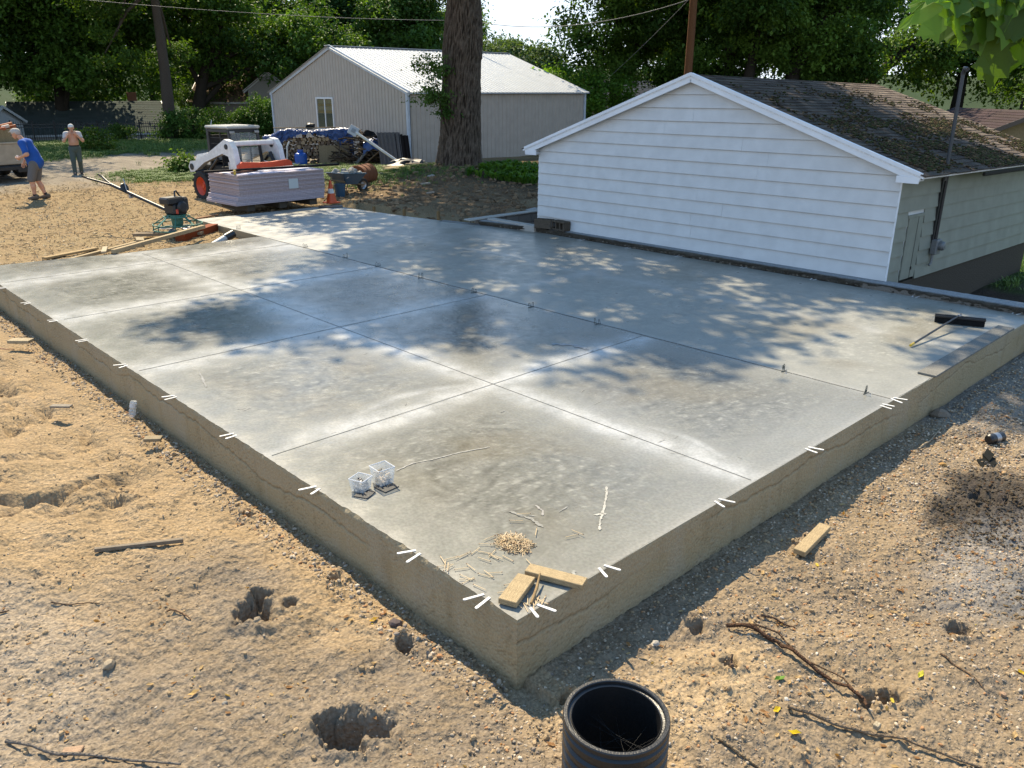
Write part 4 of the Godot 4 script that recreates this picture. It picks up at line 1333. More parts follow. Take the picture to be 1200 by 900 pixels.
	# form stakes along the far rim
	for q in [[9.13, -12.25, 0.20, "upright wooden form stake at the slab's far rim, nearest the garage"], [9.06, -13.5, 0.13, "short wooden form stake at the far rim, middle of three"], [8.93, -14.6, 0.10, "shortest wooden form stake at the far rim, nearest the traffic cone"]]:
		mb = MB.new()
		mb.col = Color(0.38, 0.24, 0.11)
		mb.box(Vector3(0, q[2] / 2 - 0.15, 0), Vector3(0.06, q[2] + 0.3, 0.06), Basis.IDENTITY, 0.006)
		solo(mb, "form_stake", M.wood, q[3], "stake", Vector3(q[0] + 0.03, 0, q[1])).rotation.y = 0.3
	lumber("flat grey board lying along the slab's far rim beside the stake", Vector3(9.45, -0.02, -10.6), Vector3(9.12, -0.02, -12.1), 0.22, 0.04, Color(0.36, 0.35, 0.33), "form_board")

# ---------------------------------------------------------------- metal shed
func build_shed():
	var W = 11.3
	var H = 2.85
	var L = 10.7
	var ridge = 4.72
	var slope = (ridge - H) / (W / 2)
	var g = thing("metal_shed", "beige ribbed metal shed with a white metal roof behind the big trunk", "shed", Vector3(18.1, -0.05, -25.4))
	var strip = func(mb: MB, u0, u1, topf: Callable, along: Vector3, out: Vector3):
		# one flat of ribbed sheet with a raised rib at its end
		var xs = [[u0, 0.0], [u1 - 0.065, 0.0], [u1 - 0.045, 0.024], [u1 - 0.02, 0.024], [u1, 0.0]]
		var f = along.cross(Vector3.UP).dot(out) > 0
		for i in 4:
			var a = along * xs[i][0] + out * xs[i][1]
			var b = along * xs[i + 1][0] + out * xs[i + 1][1]
			var ta = a + Vector3(0, topf.call(xs[i][0]), 0)
			var tb = b + Vector3(0, topf.call(xs[i + 1][0]), 0)
			if f: mb.quad(a, b, tb, ta)
			else: mb.quad(ta, tb, b, a)
	var core = MB.new()
	core.prism(PackedVector2Array([Vector2(0, 0), Vector2(W, 0), Vector2(W, H), Vector2(W / 2, ridge), Vector2(0, H)]), 0.1, Transform3D(Basis(Vector3(0, 0, -1), Vector3.UP, Vector3(1, 0, 0)), Vector3(0.07, 0, 0)))
	core.prism(PackedVector2Array([Vector2(0, 0), Vector2(W, 0), Vector2(W, H), Vector2(W / 2, ridge), Vector2(0, H)]), 0.1, Transform3D(Basis(Vector3(0, 0, -1), Vector3.UP, Vector3(1, 0, 0)), Vector3(L - 0.07, 0, 0)))
	core.box(Vector3(L / 2, H / 2, -0.07), Vector3(L - 0.3, H, 0.1))
	core.box(Vector3(L / 2, H / 2, -W + 0.07), Vector3(L - 0.3, H, 0.1))
	obj(core, "wall_core", M.shed_panel, g)
	var pw = 0.92
	var gt = func(u): return (H + slope * minf(u, W - u)) - 0.02
	var z = 0.0
	while z < W - 0.01:
		var mb = MB.new()
		for k in 4:
			if z + (k + 1) * 0.23 > W + 0.01: continue
			strip.call(mb, z + k * 0.23, z + (k + 1) * 0.23, gt, Vector3(0, 0, -1), Vector3(-1, 0, 0))
		obj(mb, "gable_panel", M.shed_panel, g)
		z += pw
	var x = 0.0
	while x < L - 0.01:
		var mb = MB.new()
		for k in 4:
			if x + (k + 1) * 0.23 > L + 0.01: continue
			strip.call(mb, x + k * 0.23, x + (k + 1) * 0.23, func(_u): return H - 0.01, Vector3(1, 0, 0), Vector3(0, 0, 1))
		obj(mb, "wall_panel", M.shed_panel, g)
		x += pw
	# ribbed roof sheets
	for s in [0, 1]:
		var dirz = 1.0 if s == 0 else -1.0
		var top = Vector3(0, ridge + 0.06, -W / 2)
		var run = W / 2 + 0.22
		var low = Vector3(0, ridge + 0.06 - slope * run, -W / 2 + dirz * run)
		var nrm = Vector3(0, 1, slope * dirz).normalized()
		x = -0.18
		while x < L + 0.1:
			var mb = MB.new()
			for k in 4:
				var u0 = x + k * 0.23
				var u1 = minf(u0 + 0.23, L + 0.2)
				var xs = [[u0, 0.0], [u1 - 0.065, 0.0], [u1 - 0.045, 0.022], [u1 - 0.02, 0.022], [u1, 0.0]]
				for i in 4:
					var a = low + Vector3(xs[i][0], 0, 0) + nrm * xs[i][1]
					var b = low + Vector3(xs[i + 1][0], 0, 0) + nrm * xs[i + 1][1]
					var c = top + Vector3(xs[i + 1][0], 0, 0) + nrm * xs[i + 1][1]
					var d = top + Vector3(xs[i][0], 0, 0) + nrm * xs[i][1]
					if s == 0: mb.quad(a, b, c, d)
					else: mb.quad(d, c, b, a)
			obj(mb, "roof_sheet", M.shed_roof, g)
			x += pw
	var mb = MB.new()
	mb.beam(Vector3(-0.2, ridge + 0.075, -W / 2), Vector3(L + 0.22, ridge + 0.075, -W / 2), 0.3, 0.03, Vector3.UP, 0.01)
	obj(mb, "ridge_cap", M.shed_roof, g)
	for s in [0, 1]:
		mb = MB.new()
		var e = Vector3(-0.05, H - 0.2 * slope + 0.02, 0.2) if s == 0 else Vector3(-0.05, H - 0.2 * slope + 0.02, -W - 0.2)
		mb.beam(Vector3(-0.05, ridge + 0.02, -W / 2), e, 0.05, 0.2, Vector3.UP, 0.006)
		obj(mb, "rake_trim", M.trim_blue, g)
		mb = MB.new()
		mb.box(Vector3(-0.025, H / 2, 0.02 if s == 0 else -W - 0.02), Vector3(0.12, H, 0.12), Basis.IDENTITY, 0.006)
		obj(mb, "corner_trim", M.trim_blue, g)
	mb = MB.new()
	mb.box(Vector3(L + 0.02, H / 2, 0.015), Vector3(0.12, H, 0.12), Basis.IDENTITY, 0.006)
	obj(mb, "corner_trim", M.trim_blue, g)
	mb = MB.new()
	mb.box(Vector3(L / 2, H - 0.03, 0.17), Vector3(L + 0.36, 0.07, 0.04), Basis.IDENTITY, 0.006)
	obj(mb, "eave_trim", M.trim_blue, g)
	# two-light window with something yellow inside
	var win = Node3D.new()
	win.name = "window"
	g.add_child(win, true)
	win.position = Vector3(-0.03, 1.92, -6.35)
	mb = MB.new()
	for s in [-1, 1]:
		mb.box(Vector3(0, 0, s * 0.70), Vector3(0.09, 1.42, 0.07), Basis.IDENTITY, 0.006)
		mb.box(Vector3(0, s * 0.675, 0), Vector3(0.09, 0.07, 1.34), Basis.IDENTITY, 0.006)
	mb.box(Vector3(0, 0, 0.02), Vector3(0.08, 1.28, 0.06), Basis.IDENTITY, 0.006)
	obj(mb, "frame", M.white_trim, win)
	for s in [-1, 1]:
		mb = MB.new()
		mb.box(Vector3(-0.016, 0, s * 0.345), Vector3(0.008, 1.28, 0.60))
		obj(mb, "pane", M.window_glass, win)
	mb = MB.new()
	mb.col = Color(0.03, 0.025, 0.02)
	mb.box(Vector3(-0.001, -0.32, 0), Vector3(0.002, 0.64, 1.30))
	for k in 4:
		mb.col = Color(0.55, 0.36, 0.08) if k % 2 == 0 else Color(0.62, 0.5, 0.25)
		mb.box(Vector3(0.0, 0.08 + k * 0.15, 0.0), Vector3(0.003, 0.13, 1.26))
	obj(mb, "shelf_inside", M.vc_semi, win)
	mb = MB.new()
	mb.box(Vector3(-0.05, 0.85, -0.55), Vector3(0.08, 0.22, 0.16), Basis.IDENTITY, 0.02)
	obj(mb, "outlet_box", M.meter_grey, g)

# ---------------------------------------------------------------- people
func flesh(mb: MB, bones: Array, cell: float, k: float, color: Callable):
	# smooth union of tapered capsules [a, b, ra, rb], meshed as surface nets
	var lo = Vector3.ONE * 1e9
	var hi = -lo
	for b in bones:
		for e in 2:
			var r = Vector3.ONE * (b[2 + e] + k + cell * 2)
			lo = lo.min(b[e] - r)
			hi = hi.max(b[e] + r)
	var nx = int((hi.x - lo.x) / cell) + 2
	var ny = int((hi.y - lo.y) / cell) + 2
	var nz = int((hi.z - lo.z) / cell) + 2
	var F = PackedFloat32Array()
	F.resize(nx * ny * nz)
	F.fill(1.0)
	for b in bones:
		var a: Vector3 = b[0]
		var d: Vector3 = b[1] - a
		var dd = maxf(d.length_squared(), 1e-9)
		var rm = maxf(b[2], b[3]) + k + cell * 1.5
		var p0 = ((a.min(b[1]) - Vector3.ONE * rm - lo) / cell).floor()
		var p1 = ((a.max(b[1]) + Vector3.ONE * rm - lo) / cell).ceil()
		for iz in range(maxi(0, int(p0.z)), mini(nz, int(p1.z) + 1)):
			for iy in range(maxi(0, int(p0.y)), mini(ny, int(p1.y) + 1)):
				var row = (iz * ny + iy) * nx
				for ix in range(maxi(0, int(p0.x)), mini(nx, int(p1.x) + 1)):
					var p = lo + Vector3(ix, iy, iz) * cell
					var t = clampf((p - a).dot(d) / dd, 0, 1)
					var v = (p - a - d * t).length() - lerpf(b[2], b[3], t)
					var o = F[row + ix]
					var h = maxf(k - absf(o - v), 0.0) / k
					F[row + ix] = minf(o, v) - h * h * k * 0.25
	var id = {}
	var VV = []
	var NN = []
	var sy = nx
	var sz = nx * ny
	for iz in nz - 1:
		for iy in ny - 1:
			for ix in nx - 1:
				var q = iz * sz + iy * sy + ix
				var c = [F[q], F[q + 1], F[q + sy], F[q + sy + 1], F[q + sz], F[q + sz + 1], F[q + sz + sy], F[q + sz + sy + 1]]
				var neg = 0
				for v in c:
					if v < 0: neg += 1
				if neg == 0 or neg == 8: continue
				var s = Vector3.ZERO
				var n = 0
				for e in [[0, 1], [2, 3], [4, 5], [6, 7], [0, 2], [1, 3], [4, 6], [5, 7], [0, 4], [1, 5], [2, 6], [3, 7]]:
					var u = c[e[0]]
					var w = c[e[1]]
					if (u < 0) == (w < 0): continue
					var t = u / (u - w)
					var A = Vector3(e[0] & 1, (e[0] >> 1) & 1, e[0] >> 2)
					var B = Vector3(e[1] & 1, (e[1] >> 1) & 1, e[1] >> 2)
					s += A.lerp(B, t)
					n += 1
				id[q] = VV.size()
				VV.append(lo + (Vector3(ix, iy, iz) + s / n) * cell)
				NN.append(Vector3(c[1] + c[3] + c[5] + c[7] - c[0] - c[2] - c[4] - c[6], c[2] + c[3] + c[6] + c[7] - c[0] - c[1] - c[4] - c[5], c[4] + c[5] + c[6] + c[7] - c[0] - c[1] - c[2] - c[3]).normalized())
	for q in id:
		for ax in [[1, sy, sz], [sy, sz, 1], [sz, 1, sy]]:
			var u = F[q]
			var w = F[q + ax[0]]
			if (u < 0) == (w < 0): continue
			var r = [q, q - ax[1], q - ax[1] - ax[2], q - ax[2]]
			var ok = true
			for j in r:
				if not id.has(j): ok = false
			if not ok: continue
			var i = [id[r[0]], id[r[1]], id[r[2]], id[r[3]]]
			if u > 0: i.reverse()
			mb.col = color.call(VV[i[0]])
			mb.quadn(VV[i[0]], VV[i[1]], VV[i[2]], VV[i[3]], NN[i[0]], NN[i[1]], NN[i[2]], NN[i[3]])

func hand(wrist: Vector3, dir: Vector3, palm: Vector3, side: float) -> Array:
	# five bent fingers off a palm; dir points to the fingertips, palm is the palm's facing
	var u = dir.normalized()
	var n = (palm - u * palm.dot(u)).normalized()
	var s = u.cross(n) * side
	var b = [[wrist, wrist + u * 0.045, 0.026, 0.030], [wrist + u * 0.05 + s * 0.02, wrist + u * 0.085 + s * 0.025, 0.019, 0.015], [wrist + u * 0.05 - s * 0.02, wrist + u * 0.08 - s * 0.026, 0.019, 0.015]]
	var len = [0.072, 0.082, 0.076, 0.058]
	for f in 4:
		var p = wrist + u * (0.088 - 0.004 * absf(f - 1.3)) + s * (0.031 - 0.0205 * f)
		var l = len[f]
		var q = p + (u * 0.85 + n * 0.45).normalized() * l * 0.45
		var r = q + (u * 0.45 + n * 0.85).normalized() * l * 0.35
		b.append([p, q, 0.0095, 0.009])
		b.append([q, r, 0.009, 0.008])
		b.append([r, r + (n * 0.95 - u * 0.1).normalized() * l * 0.25, 0.008, 0.007])
	var t0 = wrist + u * 0.03 + s * 0.028
	var t1 = t0 + (u * 0.5 + s * 0.75 + n * 0.3).normalized() * 0.045
	b.append([t0, t1, 0.013, 0.011])
	b.append([t1, t1 + (u * 0.85 + s * 0.2 + n * 0.4).normalized() * 0.035, 0.010, 0.008])
	return b

func head(mb: MB, c: Vector3, face: Vector3, up: Vector3, skin: Color):
	var f = face.normalized()
	var u = (up - f * up.dot(f)).normalized()
	var s = u.cross(f)
	var P = func(x, y, z): return c + s * x + u * y + f * z
	var b = [[P.call(0, 0.035, -0.02), P.call(0, 0.02, -0.015), 0.088, 0.086], [P.call(0, 0.03, 0.02), P.call(0, -0.04, 0.03), 0.074, 0.058], [P.call(0, -0.06, 0.045), P.call(0, -0.085, 0.058), 0.042, 0.028],
		[P.call(0, 0.0, 0.088), P.call(0, -0.028, 0.108), 0.010, 0.014], [P.call(-0.035, 0.018, 0.082), P.call(0.035, 0.018, 0.082), 0.014, 0.014], [P.call(-0.022, -0.058, 0.083), P.call(0.022, -0.058, 0.083), 0.011, 0.011],
		[P.call(-0.084, 0.02, -0.01), P.call(-0.088, -0.025, -0.005), 0.014, 0.010], [P.call(0.084, 0.02, -0.01), P.call(0.088, -0.025, -0.005), 0.014, 0.010]]
	flesh(mb, b, 0.007, 0.02, func(p):
		var d = p - c
		if absf(d.dot(u) + 0.058) < 0.006 and absf(d.dot(s)) < 0.026 and d.dot(f) > 0.07: return skin * Color(0.75, 0.5, 0.5)
		return skin)
	for q in [-1, 1]:
		mb.col = Color(0.75, 0.74, 0.72)
		mb.ball(P.call(q * 0.032, 0.0, 0.079), Vector3.ONE * 0.012, 8, 6)
		mb.col = Color(0.05, 0.03, 0.02)
		mb.ball(P.call(q * 0.032, 0.0, 0.0865), Vector3.ONE * 0.006, 8, 6)

func shoe(parent, foot: Vector3, dir: Vector3, tone: Color):
	var mb = MB.new()
	var d = dir.normalized()
	flesh(mb, [[foot + Vector3(0, 0.06, 0) - d * 0.05, foot + Vector3(0, 0.035, 0) + d * 0.15, 0.052, 0.036], [foot + Vector3(0, 0.09, 0) - d * 0.04, foot + Vector3(0, 0.05, 0) + d * 0.05, 0.05, 0.045]], 0.012, 0.03, func(p): return tone if p.y > foot.y + 0.022 else Color(0.10, 0.09, 0.08))
	obj(mb, "shoe", M.cloth, parent)

func build_people():
	var skin = Color(0.56, 0.29, 0.18)
	# man in a blue shirt who leans over the trailer; faces -x of the picture
	var a = thing("person", "man in blue T-shirt, grey shorts and pale cap leaning forward beside the trailer", "person", Vector3(3.42, ground(3.42, -22.75) + 0.0, -22.75), atan2(-0.80, -0.60))
	a.scale = Vector3.ONE * 1.07
	var V = func(x, y, z): return Vector3(x, y, z)
	var hip = [V.call(-0.10, 0.90, -0.10), V.call(0.10, 0.90, -0.10)]
	var knee = [V.call(-0.11, 0.47, -0.02), V.call(0.12, 0.47, 0.02)]
	var ank = [V.call(-0.12, 0.08, -0.16), V.call(0.11, 0.08, 0.02)]
	var sh = [V.call(-0.20, 1.40, 0.05), V.call(0.20, 1.40, 0.05)]
	var elb = [V.call(-0.26, 1.14, 0.17), V.call(0.30, 1.14, -0.06)]
	var wr = [V.call(-0.22, 0.91, 0.28), V.call(0.22, 1.05, 0.17)]
	var hc = V.call(0, 1.615, 0.235)
	var body = [[V.call(0, 0.95, -0.10), V.call(0, 1.14, 0.0), 0.15, 0.145], [V.call(0, 1.14, -0.03), V.call(0, 1.36, 0.04), 0.15, 0.135], [sh[0], sh[1], 0.065, 0.065], [V.call(0, 1.42, 0.07), V.call(0, 1.57, 0.18), 0.062, 0.055]]
	for i in 2:
		body += [[hip[i], knee[i], 0.095, 0.062], [knee[i], knee[i].lerp(ank[i], 0.35) + V.call(0, 0, -0.015), 0.058, 0.058], [knee[i].lerp(ank[i], 0.35), ank[i], 0.056, 0.040], [ank[i], ank[i] + V.call(0, -0.03, 0.1), 0.04, 0.03], [sh[i], elb[i], 0.056, 0.045], [elb[i], wr[i], 0.046, 0.030]]
	var mb = MB.new()
	flesh(mb, body, 0.018, 0.04, func(_p): return skin)
	flesh(mb, hand(wr[0], wr[0] - elb[0] + V.call(0, -0.1, 0), V.call(0.6, 0, -0.4), -1.0), 0.006, 0.012, func(_p): return skin)
	flesh(mb, hand(wr[1], V.call(-0.35, -0.2, 0.75), V.call(-0.6, 0.4, -0.1), 1.0), 0.006, 0.012, func(_p): return skin)
	head(mb, hc, V.call(0, -0.30, 1), V.call(0, 1, 0.25), skin)
	obj(mb, "body", M.skin, a)
	mb = MB.new()
	var blue = Color(0.015, 0.10, 0.42)
	flesh(mb, [[V.call(0, 0.93, -0.10), V.call(0, 1.14, -0.03), 0.192, 0.176], [V.call(0, 1.14, -0.03), V.call(0, 1.37, 0.035), 0.172, 0.148], [sh[0], sh[1], 0.083, 0.083], [sh[0], sh[0].lerp(elb[0], 0.72), 0.083, 0.078], [sh[1], sh[1].lerp(elb[1], 0.72), 0.083, 0.078]], 0.018, 0.05, func(_p): return blue)
	obj(mb, "t_shirt", M.cloth, a)
	mb = MB.new()
	flesh(mb, [[V.call(0, 0.93, -0.10), V.call(0, 0.90, -0.10), 0.160, 0.165], [hip[0], knee[0] + V.call(0, 0.05, 0), 0.118, 0.098], [hip[1], knee[1] + V.call(0, 0.05, 0), 0.118, 0.098]], 0.018, 0.04, func(_p): return Color(0.16, 0.155, 0.15))
	obj(mb, "shorts", M.cloth, a)
	for i in 2:
		shoe(a, ank[i] - V.call(0, 0.08, 0), V.call(0, 0, 1), Color(0.16, 0.125, 0.09))
		mb = MB.new()
		mb.col = Color(0.02, 0.02, 0.02)
		mb.tube([ank[i] + V.call(0, 0.02, 0), ank[i].lerp(knee[i], 0.16)], [0.050, 0.050], 12)
		obj(mb, "sock", M.cloth, a)
	mb = MB.new()
	var fu = V.call(0, 1, 0.28).normalized()
	flesh(mb, [[hc + fu * 0.05 + V.call(0, 0, -0.035), hc + fu * 0.055 + V.call(0, 0, 0.01), 0.093, 0.088], [hc + fu * 0.062 + V.call(-0.05, 0, 0.09), hc + fu * 0.062 + V.call(0.05, 0, 0.09), 0.013, 0.013], [hc + fu * 0.048 + V.call(-0.035, 0, 0.14), hc + fu * 0.048 + V.call(0.035, 0, 0.14), 0.010, 0.010]], 0.009, 0.03, func(_p): return Color(0.55, 0.50, 0.45))
	obj(mb, "cap", M.cloth, a)
	mb = MB.new()
	mb.col = Color(0.02, 0.02, 0.025)
	for q in [-1, 1]: mb.ball(hc + V.call(q * 0.034, -0.022, 0.097), Vector3(0.026, 0.018, 0.012), 10, 6)
	mb.beam(hc + V.call(-0.08, -0.012, 0.08), hc + V.call(0.08, -0.012, 0.08), 0.006, 0.006)
	obj(mb, "sunglasses", M.vc_semi, a)
	mb = MB.new()
	mb.col = Color(0.7, 0.7, 0.7)
	mb.tube([Vector3(0, -0.06, 0), Vector3(0, 0.07, 0)], 0.03, 12)
	var hp = a.transform * (wr[1] + V.call(-0.075, -0.01, 0.07))
	solo(mb, "drink_cup", M.vc_semi, "white cup held by the man in the blue shirt", "cup", hp)

	# man with a white shirt pulled up, wiping his face with both hands
	var b = thing("person", "man with bare belly, white shirt and cap, both hands at his face", "person", Vector3(6.62, ground(6.62, -30.0), -30.0), atan2(-0.27, 0.96))
	hip = [V.call(-0.095, 0.93, 0.0), V.call(0.095, 0.93, 0.0)]
	knee = [V.call(-0.11, 0.50, 0.10), V.call(0.10, 0.49, 0.0)]
	ank = [V.call(-0.12, 0.09, 0.12), V.call(0.09, 0.10, -0.22)]
	sh = [V.call(-0.21, 1.43, 0.0), V.call(0.21, 1.43, 0.0)]
	elb = [V.call(-0.30, 1.20, 0.14), V.call(0.30, 1.20, 0.14)]
	wr = [V.call(-0.11, 1.42, 0.22), V.call(0.11, 1.42, 0.22)]
	hc = V.call(0, 1.63, 0.06)
	body = [[V.call(0, 0.97, 0), V.call(0, 1.15, 0.02), 0.150, 0.155], [V.call(0, 1.15, 0.02), V.call(0, 1.36, 0.0), 0.155, 0.150], [sh[0], sh[1], 0.07, 0.07], [V.call(0, 1.42, 0), V.call(0, 1.57, 0.03), 0.062, 0.056]]
	for i in 2:
		body += [[hip[i], knee[i], 0.095, 0.062], [knee[i], knee[i].lerp(ank[i], 0.35) + V.call(0, 0, -0.015), 0.058, 0.058], [knee[i].lerp(ank[i], 0.35), ank[i], 0.056, 0.040], [ank[i], ank[i] + V.call(0, -0.03, 0.1), 0.04, 0.03], [sh[i], elb[i], 0.058, 0.047], [elb[i], wr[i], 0.047, 0.031]]
	mb = MB.new()
	flesh(mb, body, 0.018, 0.04, func(_p): return skin)
	for i in 2: flesh(mb, hand(wr[i], V.call(-0.3 if i == 1 else 0.3, 0.9, -0.1), V.call(-0.3 if i == 1 else 0.3, 0, -0.9), -1.0 if i == 0 else 1.0), 0.006, 0.012, func(_p): return skin)
	head(mb, hc, V.call(0, -0.25, 1), Vector3.UP, skin)
	obj(mb, "body", M.skin, b)
	mb = MB.new()
	for i in 2: flesh(mb, [[sh[i] * Vector3(0.78, 1.01, 1), sh[i], 0.074, 0.078], [sh[i], sh[i].lerp(elb[i], 0.5), 0.076, 0.070]], 0.018, 0.05, func(_p): return Color(0.66, 0.65, 0.63))
	flesh(mb, [[V.call(-0.16, 1.475, -0.03), V.call(0.16, 1.475, -0.03), 0.05, 0.05]], 0.018, 0.03, func(_p): return Color(0.66, 0.65, 0.63))
	obj(mb, "pulled_up_shirt", M.cloth, b)
	mb = MB.new()
	var jean = Color(0.10, 0.13, 0.115)
	var jb = [[V.call(0, 1.0, 0), V.call(0, 0.93, 0), 0.163, 0.165]]
	for i in 2: jb += [[hip[i], knee[i], 0.112, 0.080], [knee[i], ank[i] + V.call(0, -0.02, 0), 0.080, 0.066]]
	flesh(mb, jb, 0.018, 0.04, func(_p): return jean)
	obj(mb, "trousers", M.cloth, b)
	mb = MB.new()
	mb.col = Color(0.02, 0.018, 0.016)
	mb.lathe([Vector2(0.163, 1.005), Vector2(0.172, 1.01), Vector2(0.172, 1.04), Vector2(0.160, 1.045)], 20)
	obj(mb, "belt", M.cloth, b)
	for i in 2: shoe(b, ank[i] - V.call(0, 0.09, 0), V.call(0, 0, 1), Color(0.09, 0.08, 0.07))
	mb = MB.new()
	flesh(mb, [[hc + V.call(0, 0.05, -0.03), hc + V.call(0, 0.055, 0.012), 0.095, 0.09], [hc + V.call(-0.05, 0.055, 0.10), hc + V.call(0.05, 0.055, 0.10), 0.013, 0.013], [hc + V.call(-0.035, 0.04, 0.145), hc + V.call(0.035, 0.04, 0.145), 0.010, 0.010]], 0.009, 0.03, func(_p): return Color(0.72, 0.71, 0.69))
	obj(mb, "cap", M.cloth, b)

# ---------------------------------------------------------------- machines
func wheel(parent: Node3D, at: Vector3, R: float, w: float, rim_mat: Material, lugs := 0, tread := Color.BLACK):
	# axle along x
	var t = Node3D.new()
	t.name = "wheel"
	parent.add_child(t, true)
	t.position = at
	var xf = Transform3D(Basis(Vector3(0, 0, 1), PI / 2), Vector3.ZERO)
	var mb = MB.new()
	var h = w / 2
	mb.lathe([Vector2(R * 0.58, -h * 0.8), Vector2(R * 0.66, -h * 0.98), Vector2(R * 0.88, -h), Vector2(R * 0.97, -h * 0.82), Vector2(R, -h * 0.4), Vector2(R, h * 0.4), Vector2(R * 0.97, h * 0.82), Vector2(R * 0.88, h), Vector2(R * 0.66, h * 0.98), Vector2(R * 0.58, h * 0.8)], 32, xf)
	for k in lugs:
		for s in [-1, 1]:
			var a = TAU * (k + (0.5 if s > 0 else 0.0)) / lugs
			var c = Vector3(s * h * 0.5, cos(a) * R * 1.02, sin(a) * R * 1.02)
			var r = Vector3(0, cos(a), sin(a))
			var b = Basis(Vector3(1, 0, 0), r, Vector3(1, 0, 0).cross(r)) * Basis(Vector3.UP, s * 0.45)
			mb.box(c, Vector3(h * 1.05, R * 0.10, R * 0.11), b, 0.008)
	obj(mb, "tyre", M.rubber, t)
	mb = MB.new()
	mb.lathe([Vector2(0, -h * 0.45), Vector2(R * 0.14, -h * 0.47), Vector2(R * 0.16, -h * 0.30), Vector2(R * 0.40, -h * 0.15), Vector2(R * 0.52, -h * 0.6), Vector2(R * 0.59, -h * 0.88), Vector2(R * 0.60, -h * 0.7), Vector2(R * 0.60, h * 0.7), Vector2(R * 0.59, h * 0.88), Vector2(R * 0.52, h * 0.6), Vector2(R * 0.40, h * 0.15), Vector2(R * 0.16, h * 0.30), Vector2(R * 0.14, h * 0.47), Vector2(0, h * 0.45)], 28, xf)
	for k in 8:
		var a = TAU * k / 8
		for s in [-1, 1]: mb.box(Vector3(s * h * 0.24, cos(a) * R * 0.29, sin(a) * R * 0.29), Vector3(0.03, 0.02, 0.02))
	obj(mb, "rim", rim_mat, t)
	return t

